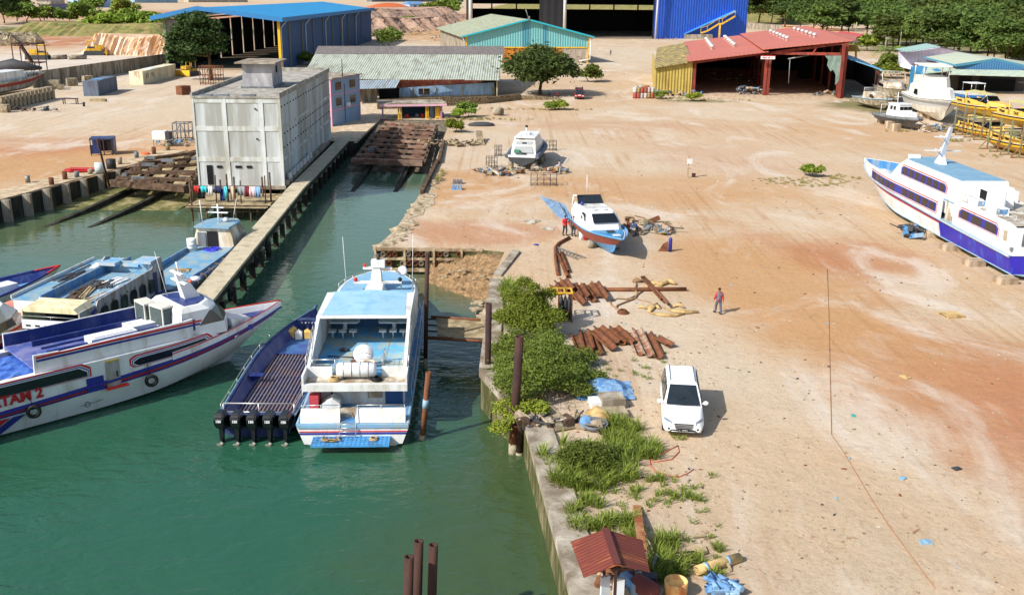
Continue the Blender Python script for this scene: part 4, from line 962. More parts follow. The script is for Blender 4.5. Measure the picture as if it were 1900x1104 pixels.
 for sd in(-1,1):
  mb=MB();cy=sd*1.35;mb.prism([(8.3,cy-.75),(8.3,cy+.75),(8.6,cy+.85),(9.5,cy+.85),(9.5,cy-.85),(8.6,cy-.85)],zu+.78,zu+.84);mb.tube((8.9,cy,zu+.08),(8.9,cy,zu+.78),.12,8)
  part(t,'table',mb,WHITE2)
  for k in(-1,0,1):
   mb=MB();c=(7.9,cy+k*.55,zu+.5);mb.ext([(c[0]-.2,c[1]-.2,c[2]+.1),(c[0]-.2,c[1]+.2,c[2]+.1),(c[0]+.05,c[1]+.2,c[2]),(c[0]+.05,c[1]-.2,c[2])],(0.12,0,-.06));mb.box(7.75,8.15,c[1]-.2,c[1]+.2,zu+.46,zu+.52);mb.tube((7.95,c[1],zu+.08),(7.95,c[1],zu+.48),.04,6)
   part(t,'stool',mb,WHITE2)
 zw=3.6;o=outline(0,10.1,18.0,2.45,14,.35,.3);poly=[(x,w)for x,w in o]+[(x,-w)for x,w in reversed(o)]
 rings=[]
 def ring(sc,z,dx=0):return[(14+(x-14)*sc+dx,y*sc,z)for x,y in poly]
 part(t,'wheelhouse',MB().loft([ring(1.0,zu-.05),ring(1.0,zw-.35),ring(.97,zw-.1),ring(.93,zw)],True,True),WHITE)
 part(t,'wheelhouse_roof',MB().prism([(14+(x-14)*.88,y*.88)for x,y in poly],zw-.02,zw+.03),mat('roof_blue',(130,172,198),.6,.07,.8,dirt=(90,150,205),damt=.35,dstretch=(1,1,1)))
 part(t,'windscreen',MB().prism([(14+(x-14)*1.004,y*1.012)for x,y in poly if x>12.5],zu+.2,zw-.45),BLACKW)
 part(t,'rooftop_box',MB().loft([[(10.3,-.85,zw),(13.2,-.7,zw),(13.2,.7,zw),(10.3,.85,zw)],[(10.3,-.55,zw+.6),(12.9,-.45,zw+.6),(12.9,.45,zw+.6),(10.3,.55,zw+.6)]],True,True),WHITE)
 mb=MB();mb.loft([[(12.8,-.42,zw),(14.0,-.42,zw),(14.0,.42,zw),(12.8,.42,zw)],[(13.7,-.22,zw+1.3),(14.2,-.22,zw+1.3),(14.2,.22,zw+1.3),(13.7,.22,zw+1.3)]],True,True)
 mb.box(13.2,13.5,-1.5,1.3,zw+.5,zw+.6);mb.box(13.8,14.1,-.9,.8,zw+1.2,zw+1.3);ms=part(t,'mast',mb,WHITE)
 part(ms,'navigation_light',MB().ball((13.35,1.2,zw+.72),.13,8,5),RED);part(ms,'navigation_light',MB().ball((13.95,.7,zw+1.42),.11,8,5),RED);part(ms,'navigation_light',MB().ball((13.35,-1.4,zw+.72),.13,8,5),BLACK)
 part(ms,'radar_box',MB().box(13.6,14.2,-.5,.3,zw+1.35,zw+1.75),WHITE2);part(ms,'horn',MB().tube((14,-.1,zw+1.75),(14,-.1,zw+2.1),.1,8),DGREY)
 mb=MB();mb.tube((13.6,-1.45,zw),(13.6,-1.45,zw+.7),.05,6);part(ms,'bracket',mb,WHITE)
 sl_=part(t,'searchlight',MB().lathe([(.01,-.1),(.26,-.08),(.3,.1),(.22,.16),(.01,.12)],(0,0,0),14),WHITE2)
 sl_.location=(14.4,-1.5,zw+.95);sl_.rotation_euler=(0,-PI/2+.2,0)
 part(t,'antenna',MB().tube((13.5,1.75,zw),(13.7,1.9,zw+3.2),.022,5,.012),WHITE2);part(t,'antenna',MB().tube((13.5,-2.1,zw-.2),(13.6,-2.2,zw+3.4),.022,5,.012),WHITE2)
 mb=MB();rail(mb,[(14+2.6*math.sin(a)*1.5,-2.5*math.cos(a),zw-.5)for a in[k*PI/2/6 for k in range(1,12)]],.5,.018,1);part(t,'bow_rail',mb,CHROME)
 mb=MB()
 for k in range(9):mb.tube((2.6+k*1.6,-2.6,1.15),(2.6+k*1.6,-2.6,1.95),.018,4)
 mb.path([(2.4+k*1.6,-2.6,1.95)for k in range(10)],.02,4);part(t,'side_rail',mb,CHROME)
 for k in range(6):part(t,'side_window',MB().box(4.2+k*2.2,5.7+k*2.2,-W-.03,-W+.02,1.55,2.15),BLACKW)
 mb=MB();rail(mb,[(2.75,-2.2,zu+.05),(2.75,-1.2,zu+.05),(2.75,-.1,zu+.05),(2.75,1.1,zu+.05),(2.75,2.2,zu+.05)],.75,.02,2);rail(mb,[(2.75,-1.2,zu+.05),(4.3,-1.2,zu+.05)],.75,.02,2);part(t,'deck_rail',mb,CHROME)
 M=MW[t.name]
 def onb(n,mb,m,lab,cat,loc,rz=0,**k):
  o_=single(n,mb,m,lab,cat,M@Vector(loc),R_(92.6)+rz,**k);return o_
 mb=MB();prof=[(.01,0),(.25,.03),(.5,.12)]
 mb.lathe(prof+[(.5,.14),(.01,.02)],(0,0,0),18)
 dsh=thing('satellite_dish','white satellite dish on a stand on the blue upper deck','dish',M@Vector((3.6,-.2,zu+.08)),R_(92.6))
 part(dsh,'stand',MB().tube((0,0,0),(0,0,.55),.03,6).tube((0,0,0),(.3,.3,.0),.02,5).tube((0,0,.3),(.2,-.3,0),.02,5),STEEL)
 d_=part(dsh,'dish',mb,WHITE2);d_.location=(0,0,.65);d_.rotation_euler=(.15,-1.0,0)
 part(d_,'feed_arm',MB().tube((0,.3,.05),(0,0,.55),.012,4).tube((0,-.4,.1),(0,0,.55),.012,4),STEEL)
 onb('timber_plank',MB().obox((0,0,.06),(2.0,.3,.1)),RUSTO,'orange brown plank lying across the blue upper deck behind the dish','plank',(5.0,.25,zu+.09),-.12)
 onb('broom',MB().tube((0,-.9,.05),(0,.9,.05),.03,5),WOODG,'thin wooden pole lying crosswise on the blue upper deck','pole',(4.9,.9,zu+.09),-.15)
 onb('crumpled_bag',MB().ball((0,0,.06),.22,8,4,(1,1.3,.35)),DGREY,'crumpled dark bag on the left of the blue upper deck','bag',(5.9,1.05,zu+.1))
 mb=MB();torus(mb,(0,0,.05),.3,.06,(0,0,1));onb('life_ring',mb,mat('ring_peach',(232,190,160),.7,.1),'pale life ring lying behind the life raft canister','life ring',(3.1,-.5,zu+.45))
 for k,(x,y,w,l)in enumerate(((1.9,1.05,'tan',SACK),(1.85,-1.0,'black',BLACK))):
  mb=MB();
  for q in range(3):torus(mb,(0,0,.04+.05*q),.26-.04*q,.035,(0,0,1),14,5)
  onb('rope_coil',mb,l,w+' rope coil on the balcony '+('left' if k==0 else 'right')+' of the life raft canister','rope',(x,y,zu+.06))
 mb=MB();random.seed(5)
 for q in range(5):mb.path([(random.uniform(-.3,.3),random.uniform(-.5,.5),.03+.02*q)for _ in range(5)],.025,5)
 onb('rope_heap',mb,SACK,'heap of pale rope on the left of the blue swim platform','rope',(-.5,.95,.53))
 mb=MB()
 for q in range(2):torus(mb,(0,0,.03+.05*q),.2-.05*q,.03,(0,0,1),14,5)
 onb('rope_coil',mb,SACK,'small round coil of pale rope on the right of the blue swim platform','rope',(-.45,-1.0,.53))
centre_ferry()
# ------ blue open barge with outboards
def barge():
 t=thing('blue_barge','long dark blue open workboat with slatted floor and five black outboard motors','boat',(-12.15,43.5,-2),R_(90))
 H=Hull(16.4,4.0,1.05,1.35,t0=.45,pw=2.0,stern=.9,wl=.85,chine=.15,rake=.05,tip=.14)
 part(t,'hull',H.shell([0,.5,1],[0,0,1],20),[NAVY,DKBLUE])
 part(t,'inner_floor',H.deck(z=.42,inset=.25,t0=.02,t1=.9),mat('barge_floor',(44,52,112),.6,.2,1,dirt=(90,84,110),damt=.6,dstretch=(1,1,1)))
 part(t,'bow_deck',H.deck(z=.62,inset=.12,t0=.6,t1=.97),mat('barge_bow_floor',(62,100,150),.6,.2,.8,dirt=(60,60,130),damt=.5,dstretch=(1,1,1)))
 mb=H.bulwark(.12,.1);
 part(t,'gunwale',mb,NAVY);part(t,'rub_rail',H.rim(.05,.05,out=.03),DECKBLUE)
 inn=MB()
 for sd in(1,-1):
  rings=[]
  for i in range(21):
   tt=.02+.95*i/20;a=Vector(H.pt(tt,1,sd,.1));b=Vector(H.pt(tt,.35,sd,.28));b.z=.4;rings.append([a,a+Vector((0,-sd*.03,0)),b+Vector((0,-sd*.03,0)),b])
  inn.loft(rings,True,True)
 part(t,'inner_side',inn,DKBLUE)
 mb=MB()
 for i in range(15):
  y=-1.33+i*.19;y2=y*.98;mb.box(.9,9.8,y-.035,y+.035,.47,.55)
 for x in(1.5,4.0,6.6,9.2):mb.box(x,x+.12,-1.42,1.42,.43,.48)
 part(t,'slatted_floor',mb,mat('slats',(104,100,116),.8,.25,2,dirt=(134,108,92),damt=.45,dstretch=(1,1,1)))
 part(t,'transom',MB().box(0,.35,-1.8,1.8,.5,1.12),NAVY)
 mb=MB()
 for z in(1.05,1.5):mb.tube((.5,-1.7,z),(.5,1.7,z),.035,5)
 for y in(-1.7,0,1.7):mb.tube((.5,y,.5),(.5,y,1.5),.03,5)
 part(t,'stern_rail',mb,CHROME)
 for sd in(1,-1):mb=MB();rail(mb,[Vector(H.pt(tt,1,sd,.05))+Vector((0,0,.1))for tt in(.02,.12,.22,.32,.42,.52,.62)],.38,.018,0);part(t,'side_rail',mb,CHROME)
 for x,sd in((5.6,1),(5.4,-1)):part(t,'side_bracket',MB().ext([(x,sd*1.75,.45),(x,sd*1.75,1.05),(x,sd*.95,1.0)],(.08,0,0)).box(x-.3,x+.1,min(sd*1.0,sd*1.75),max(sd*1.0,sd*1.75),.98,1.02),DKBLUE)
 part(t,'dashboard',MB().box(13.6,14.1,-.75,.9,.6,1.35),NAVY);mb=MB()
 for k in range(6):mb.obox((13.58,-.4+k*.2,1.2),(.03,.1,.07))
 part(t,'gauge_panel',mb,WHITE2)
 part(t,'steering_wheel',torus(MB(),(13.45,.15,1.0),.2,.025,(1,0,.4)),BLACK)
 cw=mat('outboard_black',(22,23,26),.25,.15,spec=.6)
 mb=MB();mb.loft([[(-.55,-.19,.75),(.1,-.19,.75),(.1,.19,.75),(-.55,.19,.75)],[(-.72,-.24,1.0),(.16,-.24,1.0),(.16,.24,1.0),(-.72,.24,1.0)],[(-.74,-.24,1.35),(.12,-.24,1.35),(.12,.24,1.35),(-.74,.24,1.35)],[(-.6,-.17,1.55),(.0,-.17,1.55),(.0,.17,1.55),(-.6,.17,1.55)]],True,True)
 me0=mb.mesh('outboard_motor',cw);recalc(me0);bmm=bmesh.new();bmm.from_mesh(me0);bmesh.ops.bevel(bmm,geom=bmm.edges[:],offset=.05,segments=2,affect='EDGES');bmm.to_mesh(me0);bmm.free()
 leg=MB().loft([[(-.45,-.1,.8),(-.05,-.1,.8),(-.05,.1,.8),(-.45,.1,.8)],[(-.5,-.06,.1),(-.12,-.06,.1),(-.12,.06,.1),(-.5,.06,.1)],[(-.62,-.04,-.35),(-.2,-.04,-.35),(-.2,.04,-.35),(-.62,.04,-.35)]],True,True)
 bk=MB().box(-.08,.25,-.14,.14,.55,1.0)
 prp=MB().tube((-.78,0,.0),(-.55,0,-.02),.07,8)
 for a in range(3):prp.obox((-.7,.1*math.cos(a*2.09),.1*math.sin(a*2.09)),(.03,.14,.14),(a*2.09,.4,0))
 lt=text_mb('150',.17,bold=.008,ext=.004)
 for k in range(5):
  y=1.52-k*.76;me=me0 if k==0 else me0
  o=bpy.data.objects.new('outboard_motor',me0);COL.objects.link(o);o.parent=t;o.location=(-.28,y,0);MW[o.name]=MW[t.name]
  part(o,'motor_leg',leg,cw);part(o,'clamp',bk,DGREY);part(o,'propeller',prp,STEEL)
  m2=lt.copy();m2.transform(Matrix.Translation((-.765,0,1.22))@Matrix(((0,0,-1,0),(-1,0,0,0),(0,1,0,0),(0,0,0,1))));m2.materials.clear();m2.materials.append(WHITE2);link('lettering',m2,o,fix=False)
 for k,(x,y,m_)in enumerate(((12.5,1.05,'yellow'),(12.3,.55,'white'),(12.45,.05,'yellow'),(12.9,1.0,'yellow'))):
  mm=mat('jerrycan_'+m_,(214,178,96)if m_=='yellow' else(205,208,205),.5,.12)
  mb=MB();mb.loft([[(-.2,-.17,0),(.2,-.17,0),(.2,.17,0),(-.2,.17,0)],[(-.2,-.17,.42),(.2,-.17,.42),(.2,.17,.42),(-.2,.17,.42)],[(-.08,-.07,.52),(.08,-.07,.52),(.08,.07,.52),(-.08,.07,.52)]],True,True);mb.tube((.0,0,.52),(0,0,.58),.05,8)
  single('jerrycan',mb,mm,['leftmost yellow jerrycan in the bow of the dark blue workboat','white jerrycan in the bow of the dark blue workboat','rightmost yellow jerrycan in the bow of the dark blue workboat','yellow jerrycan behind the leftmost one in the bow of the dark blue workboat'][k],'jerrycan',MW[t.name]@Vector((x,y,.63)),.1*k,group='jerrycans in the blue workboat')
barge()
# ------ left: white ferry with red and blue stripes
def stripe_ferry():
 ang=R_(44);d=Vector((math.cos(ang),math.sin(ang),0));org=Vector((-25.7,44.6,0))-d*12
 t=thing('striped_ferry','long white ferry with red and blue stripes and black window bands moored at lower left','ferry',(org.x,org.y,-2),ang)
 L=28.6;H=Hull(L,5.0,1.12,2.5,t0=.7,pw=1.8,stern=.95,wl=.8,chine=.1,rake=.1,sheerp=2.2)
 grey=mat('rub_grey',(120,120,124),.6,.1)
 part(t,'hull',H.shell([0,.78,.86,.93,1],[0,0,1,2,3],30),[WHITE2,STRIPEB,RED,grey])
 part(t,'deck',H.deck(dz=-.01,inset=-.02),DKBLUE);part(t,'rub_rail',H.rim(.055,.02,n=40,out=.02),STRIPEB)
 ys=-2.2;Z=3.35
 top=TY(t,[(61,657),(110,660),(208,634),(300,607),(363,587)],ys)
 xa,xb=-.5,top[-1][0]
 prof=[(-6,1.2),(-6,2.75),(top[0][0],2.75)]+[(x,z)for x,z in top]+[(xb+.9,top[-1][1]+.0),(xb+.9,1.25)]
 zt=sum(z for _,z in top)/len(top)
 prof=[(0.5,2.45),(0.5,2.65),(top[0][0]-.05,2.65),(top[0][0],zt+.05),(top[1][0],zt+.0),(top[1][0]+.1,zt-.05),(top[2][0],zt),(xb-.6,zt+.05),(xb-.2,zt+.1),(xb-.2,2.45)]
 for sd in(-1,1):part(t,'side_wall',MB().side(prof,sd*2.2,sd*2.08),WHITE)
 zf=zt-.6
 part(t,'lower_roof',MB().box(.5,top[0][0],-2.1,2.1,2.58,2.66),DKBLUE);part(t,'roof_deck',MB().box(top[0][0]-.05,xb-.2,-2.08,2.08,zf-.08,zf),mat('purple_deck',(70,88,156),.6,.15,.8,dirt=(130,130,170),damt=.5,dstretch=(1,1,1)))
 part(t,'inner_bulwark',MB().box(top[0][0],xb,2.0,2.07,zf,zt).box(top[0][0],xb,-2.07,-2.0,zf,zt-.02),DKBLUE)
 mb=MB()
 for a,b in((.3,.42),(-.45,-.33)):mb.box(top[0][0]+1.2,top[0][0]+7.4,a,b,zf,zf+.1)
 mb.box(top[0][0]+1,top[0][0]+7.6,1.0,1.14,zf,zf+.28);part(t,'deck_beam',mb,DKBLUE)
 w0=TZ(t,[(365,590)],zt)[0][0];x0=xb-.7;x1=x0+2.7
 def rr(x,w,z):return[(x,-w,z),(x,w,z)]
 mb=MB()
 sec=lambda z,a,b,w,wb:[(a,-w,z),(b-.9,-w,z),(b-.25,-wb*.75,z),(b,-wb*.3,z),(b,wb*.3,z),(b-.25,wb*.75,z),(b-.9,w,z),(a,w,z)]
 mb.loft([sec(2.55,x0,x1+.75,1.98,1.25),sec(zt-.55,x0,x1+.65,1.96,1.25),sec(zt+.35,x0+.1,x1-.1,1.8,1.5),sec(zt+.6,x0+.3,x1-.4,1.55,1.3)],True,True);wh=part(t,'wheelhouse',mb,WHITE)
 part(t,'wheelhouse_top',MB().prism([(p[0],p[1])for p in sec(0,x0+.5,x1-.55,1.35,1.1)],zt+.6,zt+.64),DKBLUE)
 mb=MB();s1=sec(zt-.45,x0+1.0,x1+.62,1.96,1.28);s2=sec(zt+.25,x0+1.7,x1+.04,1.85,1.5)
 part(t,'wheelhouse_window',MB().loft([s1,s2],True,False),BLACKW)
 mb=MB();mb.loft([[(x1+.5,-1.6,1.9),(x1+.5,1.6,1.9),(x1+.5,1.3,2.9),(x1+.5,-1.3,2.9)],[(L-2.2,-.6,2.1),(L-2.2,.6,2.1),(L-2.2,.4,2.4),(L-2.2,-.4,2.4)]],True,True);part(t,'foredeck_trunk',mb,WHITE)
 part(t,'bow_bulwark',H.bulwark(.5,.07,.72,1.,hb2=.35),WHITE)
 part(t,'bow_stripe',H.rim(.03,.42,.72,1.,both=True,out=.03),RED)
 sg=-1;y=ys-.0
 ybox=-2.42
 lowtop=2.2
 part(t,'lower_cabin',H.strip(.5,24.3,lambda x:H.sz(x/L)-.02,lambda x:2.78-max(0,x-22.9)*.5,-.02,.5,n=30),WHITE)
 def hw(x0,x1,z0,z1,up,pan=True):
  sl=lambda k,top:(lambda x:(z1+up*(x-x0)/(x1-x0)+k-max(0,.3-(x-x0+k))*.5-max(0,.3-(x1+k-x))*.9)if top else(z0+up*(x-x0)/(x1-x0)-k*.35+max(0,.25-(x-x0+k))*.7))
  for m_,k,o_ in((RED,.2,.0),(WHITE2,.12,.006),(STRIPEB,.09,.012),(WHITE2,.045,.018),(BLACKW,0,.026)):part(t,'window' if m_ is BLACKW else 'window_band',H.strip(x0-k,x1+k,sl(k,False),sl(k,True),o_,.02,(-1,),40),m_)
 hw(.8,16.15,2.1,2.58,.05);hw(18.5,22.9,2.03,2.42,.14)
 part(t,'stripe',H.strip(.6,23.6,lambda x:H.sz(x/L)+.06,lambda x:H.sz(x/L)+.11,.0,.02,(-1,),40),STRIPEB)
 yl=-2.475
 dr=TY(t,[(179,656),(214,645),(222,694),(190,703)],yl)
 dx0,dx1=dr[0][0]+.35,dr[1][0]+.1
 dd_=part(t,'door',MB().box(dx0,dx1,yl+.02,yl-.02,1.25,2.6),mat('door_grey',(176,178,176),.6,.1,dirt=(130,120,105),damt=.6))
 part(dd_,'handle',MB().box(dx0+.5,dx0+.58,yl-.06,yl-.02,1.75,2.05),DGREY)
 part(t,'door_sill',MB().box(dx0-.1,dx1+.3,yl-.25,yl,1.2,1.28),RED);part(t,'blue_locker',MB().box(dx0-1.0,dx0-.15,yl-.03,yl,1.25,2.0),STRIPEB)
 part(t,'hazard_strip',MB().box(dx0,dx1,yl-.03,yl-.02,2.6,2.68),YELLOW)
 part(t,'stripe',MB().box(top[0][0]+.1,xb+.3,-2.23,-2.2,zt-.14,zt-.04),RED);part(t,'stripe',MB().box(top[0][0]+.1,xb+.2,-2.23,-2.2,zt-.3,zt-.2),STRIPEB)
 part(t,'hand_rail',MB().path([(dx1+.4,-2.3,2.62),(xb-1,-2.3,2.62)],.025,5),CHROME)
 lx=TY(t,[(36,739)],yl)[0];Lt=put_text(t,'BATAM 2',.68,(lx[0]-.3,yl-.02,lx[1]+.02),(1,0,0),(0,0,1),mat('letter_red',(178,34,40),.5,.05),bold=.028)
 for k,(m_,xx)in enumerate(((RED,0),(STRIPEB,.75))):
  q=TY(t,[(0,775),(30,766),(-12,812),(-50,812)],-2.35)
  x_=q[0][0]+xx-.2;part(t,'hull_diagonal',MB().ext([(x_,-2.47,1.02),(x_+.55,-2.47,1.02),(x_-.75,-2.12,.12),(x_-1.3,-2.12,.12)],(0,-.05,0)),m_)
 hull_e=TY(t,[(161,744)],-2.3)[0];mb=MB();torus(mb,(hull_e[0],-2.36,.62),.13,.018,(0,1,0),16,4);mb.path([(hull_e[0]-.35,-2.37,.6),(hull_e[0]+.8,-2.4,.68)],.014,4);part(t,'emblem',mb,DGREY)
 mb=MB();mx=x0+1.5;z0=zt+.62
 mb.loft([[(mx-.4,-.3,z0),(mx+.5,-.3,z0),(mx+.5,.3,z0),(mx-.4,.3,z0)],[(mx-.75,-.12,z0+1.5),(mx-.35,-.12,z0+1.5),(mx-.35,.12,z0+1.5),(mx-.75,.12,z0+1.5)]],True,True)
 mb.box(mx-.6,mx-.4,-.8,.9,z0+.95,z0+1.03);mb.box(mx-.7,mx-.5,-.6,.7,z0+1.45,z0+1.52);mb.tube((mx-.5,0,z0+1.5),(mx-.6,0,z0+2.1),.05,6);ms=part(t,'mast',mb,WHITE2)
 part(ms,'radar',MB().ball((mx+.15,-.55,z0+1.15),.3,12,6,(1,1,.4)),WHITE2);part(ms,'lamp',MB().ball((mx-.3,-.9,z0+1.15),.1,8,5),ORANGE);part(ms,'bracket',MB().tube((mx-.4,0,z0+1.05),(mx+.15,-.5,z0+1.1),.05,6),WHITE2)
 part(t,'antenna',MB().tube((mx-.9,.8,z0),(mx-1.3,1.0,z0+2.6),.02,5,.01),WHITE2)
 part(t,'hatch',MB().box(x0-2.0,x0-.5,-.1,1.2,zf,zf+.25),WHITE2)
 part(t,'hawse',MB().obox((L-2.8,-1.3,2.2),(.3,.1,.28)),STRIPEB)
 part(t,'roof_box',MB().box(x0-4.4,x0-2.0,-1.0,.0,zf+.0,zf+.35).box(x0-4.2,x0-2.2,-.85,-.15,zf+.35,zf+.4),WHITE2)
 M=MW[t.name]
 mt=M@Vector((x0+.6,.6,zt+.6))
 for k,(lx_,ly)in enumerate(((7.1,1.3),(7.4,.05),(9.0,-.1))):
  a=thing('air_conditioner',['rear one of the three air conditioner units on the striped ferry','front left air conditioner unit on the striped ferry roof','front right air conditioner unit on the striped ferry roof'][k],'air conditioner',M@Vector((top[0][0]+lx_,ly,zf)),ang+(.15 if k==1 else 0),group='air conditioner units on the ferry roof')
  part(a,'casing',MB().box(-.35,.35,-.75,.5,0,1.15),mat('ac_casing',(206,206,196),.6,.08,dirt=(170,160,140),damt=.4))
  part(a,'grille',MB().box(-.37,-.35,-.65,.4,.12,1.05).box(.35,.37,-.65,.4,.12,1.05).box(-.28,.28,-.77,-.75,.12,1.05),mat('ac_grille',(70,84,84),.6,.2,6,corr='Z',cper=.1,cdep=.01))
 tp=MB();random.seed(8);n=14;vs=[]
 xa_=top[0][0]-3.9
 for i in range(n+1):
  for j in range(n+1):vs.append((xa_+5.3*i/n,-1.9+3.2*j/n+random.uniform(-.1,.1),2.66+abs(math.sin(i*1.3+j*.8))*.16*random.uniform(.3,1)+.02))
 fs=[(i*(n+1)+j,(i+1)*(n+1)+j,(i+1)*(n+1)+j+1,i*(n+1)+j+1)for i in range(n)for j in range(n)]
 vs=[tuple(M@Vector(v))for v in vs];tp.add(vs,fs)
 single('tarpaulin',tp,mat('crumpled_blue_tarp',(50,90,178),.5,.25,2,dirt=(90,130,205),damt=.6,dstretch=(1,1,1)),'crumpled blue tarpaulin covering the aft roof of the striped ferry','tarpaulin')
 for k,px in enumerate(((278,684),(61,757))):
  q=TY(t,[px],-2.62)[0];mb=MB();torus(mb,(q[0],-2.68,1.12),.26,.1,(.25,1,0));mb.v=[tuple(M@Vector(v))for v in mb.v];r_=MB().path([M@Vector((q[0],-2.62,1.35)),M@Vector((q[0]-.1,-2.3,2.6))],.02,4);mb.add(r_.v,r_.f)
  single('tyre',mb,BLACK,['black tyre fender hanging on the striped ferry side below its forward window','black tyre fender hanging on the striped ferry side below the red name'][k],'tyre',group='tyre fenders on the striped ferry')
stripe_ferry()
# ------ behind it: worn ferry with oval windows
def worn_ferry():
 a0=Vector((-26.15,53.9,0));ang=R_(81.5)
 t=thing('worn_ferry','worn white and blue ferry with oval side windows and rubbish on its roof','ferry',(a0.x,a0.y,-2),ang)
 t.scale=(.57,.98,1);MW[t.name]=MW[t.name]@Matrix.Diagonal((.57,.98,1,1))
 L=19.5;H=Hull(L,4.2,1.15,1.7,t0=.6,pw=2,stern=.95,wl=.85,chine=.1,rake=.1)
 part(t,'hull',H.shell([0,.6,.8,1],[0,0,1,2],18),[MIDBLUE,STRIPEB,OLDWHITE]);part(t,'deck',H.deck(inset=0),DECKBLUE)
 zr=3.05;sidem=mat('worn_side',(176,182,190),.6,.12,.8,dirt=(140,130,118),damt=.7,dscale=1.2)
 for sd in(-1,1):part(t,'side_wall',MB().side([(1.2,1.1),(1.2,2.2),(2.4,zr+.1),(13.5,zr+.25),(15.0,zr+.7),(15.9,zr+.6),(16.4,1.3)],sd*1.9,sd*1.8),sidem)
 part(t,'roof',MB().box(2,14.8,-1.8,1.8,zr-.35,zr-.27),DECKBLUE)
 part(t,'front_wall',MB().box(14.9,15.0,-1.8,1.8,1.2,zr+.5),DECKBLUE);part(t,'wheelhouse_roof',MB().box(13.6,15.9,-1.85,-.6,zr+.55,zr+.72).box(13.6,15.9,.7,1.85,zr+.3,zr+.5).box(14.6,15.9,-.6,.7,zr+.15,zr+.3),mat('roof_sky',(120,172,214),.6,.1,dirt=(190,180,160),damt=.5,dstretch=(1,1,1)))
 part(t,'inner_bulwark',MB().box(2.3,14.6,1.7,1.79,zr-.27,zr+.22).box(2.3,13.6,-1.79,-1.7,zr-.27,zr+.15),MIDBLUE)
 part(t,'stripe',MB().box(1.3,16.2,-1.93,-1.9,1.42,1.55),STRIPEB)
 for k in range(6):
  cx,cz=3.3+k*1.95,2.22;n=14;pr=[]
  for i in range(n):
   a=2*PI*i/n;pr.append((cx+.68*math.copysign(abs(math.cos(a))**.6,math.cos(a)),cz+.42*math.copysign(abs(math.sin(a))**.6,math.sin(a))))
  w=part(t,'oval_window',MB().side(pr,-1.9,-1.935),BLACKW)
  part(w,'frame',MB().path([(x,-1.93,z)for x,z in pr],.035,5,closed=True),DGREY)
 mb=MB()
 for k in range(7):mb.obox((3.6+k*1.5,-1.91,2.72),(.16,.04,.1))
 part(t,'scupper',mb,DGREY)
 part(t,'door',MB().box(13.7,14.4,-1.95,-1.9,1.3,3.0),DKBLUE);part(t,'door',MB().box(15.2,15.7,-1.95,-1.9,1.6,2.9),BLACKW)
 M=MW[t.name]
 wm=mat('cream_gelcoat',(226,216,180),.5,.06,dirt=(190,175,130),damt=.5)
 part(t,'arch_roof',MB().loft([[(-.9,-1.75,2.9),(-.9,-1.5,3.15),(-.9,1.5,3.15),(-.9,1.75,2.9),(-.9,1.6,2.85),(-.9,-1.6,2.85)],[(1.8,-1.85,2.9),(1.8,-1.5,3.25),(1.8,1.5,3.25),(1.8,1.85,2.9),(1.8,1.6,2.85),(1.8,-1.6,2.85)]],True,True),wm)
 part(t,'arch_side',MB().side([(-.9,1.9),(-.9,2.95),(1.8,2.95),(3.4,1.2),(.2,1.2)],-1.85,-1.75),sidem);part(t,'arch_side',MB().side([(-.9,1.9),(-.9,2.95),(1.8,2.95),(3.4,1.2),(.2,1.2)],1.85,1.75),wm)
 pn=part(t,'slotted_panel',MB().box(-.98,-.88,-1.85,1.85,1.85,2.4),WHITE2);mb=MB()
 for k in range(6):mb.box(-.995,-.98,-1.6+k*.58,-1.3+k*.58,2.0,2.1)
 part(pn,'slots',mb,DARKIN);part(t,'stern_rail',rail(MB(),[(-.95,-1.8,2.4),(-.95,0,2.4),(-.95,1.8,2.4)],.22,.02,0),CHROME)
 part(t,'chevron',MB().side([(1.7,1.9),(2.5,2.5),(3.1,2.2),(2.4,1.6)],-1.9,-1.88),STRIPEB);part(t,'chevron',MB().side([(.9,2.65),(1.9,2.75),(2.2,2.55),(1.4,2.25)],-1.9,-1.88),STRIPEB)
 part(t,'ladder',MB().beam((-1.1,.2,1.0),(-1.0,.2,1.9),.08,.05).beam((-1.1,.8,1.0),(-1.0,.8,1.9),.08,.05).beam((-1.05,.2,1.4),(-1.05,.8,1.4),.1,.05),MIDBLUE)
 part(t,'roof_rail',rail(MB(),[(3+k*1.5,-1.75,zr+.1)for k in range(8)],.45,.018,0),CHROME)
 random.seed(11);n_=0
 labs=['grey plank pile at the aft end of the worn ferry roof','white door panel lying on the worn ferry roof','pale timber board near the middle of the worn ferry roof','dark board frame on the worn ferry roof','long grey slat on the left of the worn ferry roof','white frame leaning near the wheelhouse of the worn ferry','stack of thin dark slats on the worn ferry roof','loose white board on the right of the worn ferry roof']
 for k,(x,y,l,w,r_,m_)in enumerate(((3.6,.3,2.6,.9,.2,WOODG),(5.0,-.9,2.2,.7,-.1,OLDWHITE),(6.4,.2,2.4,.45,.3,WOODL),(9.6,.1,1.7,1.2,.25,DGREY),(8.2,1.1,3.2,.25,.1,GREY),(11.0,-.2,1.5,1.0,-.2,WHITE2),(7.8,.6,2.6,.6,-.35,WOODG),(6.8,-1.2,3.0,.3,.05,WHITE2))):
  mb=MB()
  for q in range(4):mb.obox((random.uniform(-.1,.1),(q-1.5)*w/4,.05+.04*(q%2)),(l,w/5,.05),(0,random.uniform(-.03,.03),random.uniform(-.06,.06)))
  single('board',mb,m_,labs[k],'board',M@Vector((x,y,zr-.26)),ang+r_,group='boards on the worn ferry roof')
worn_ferry()
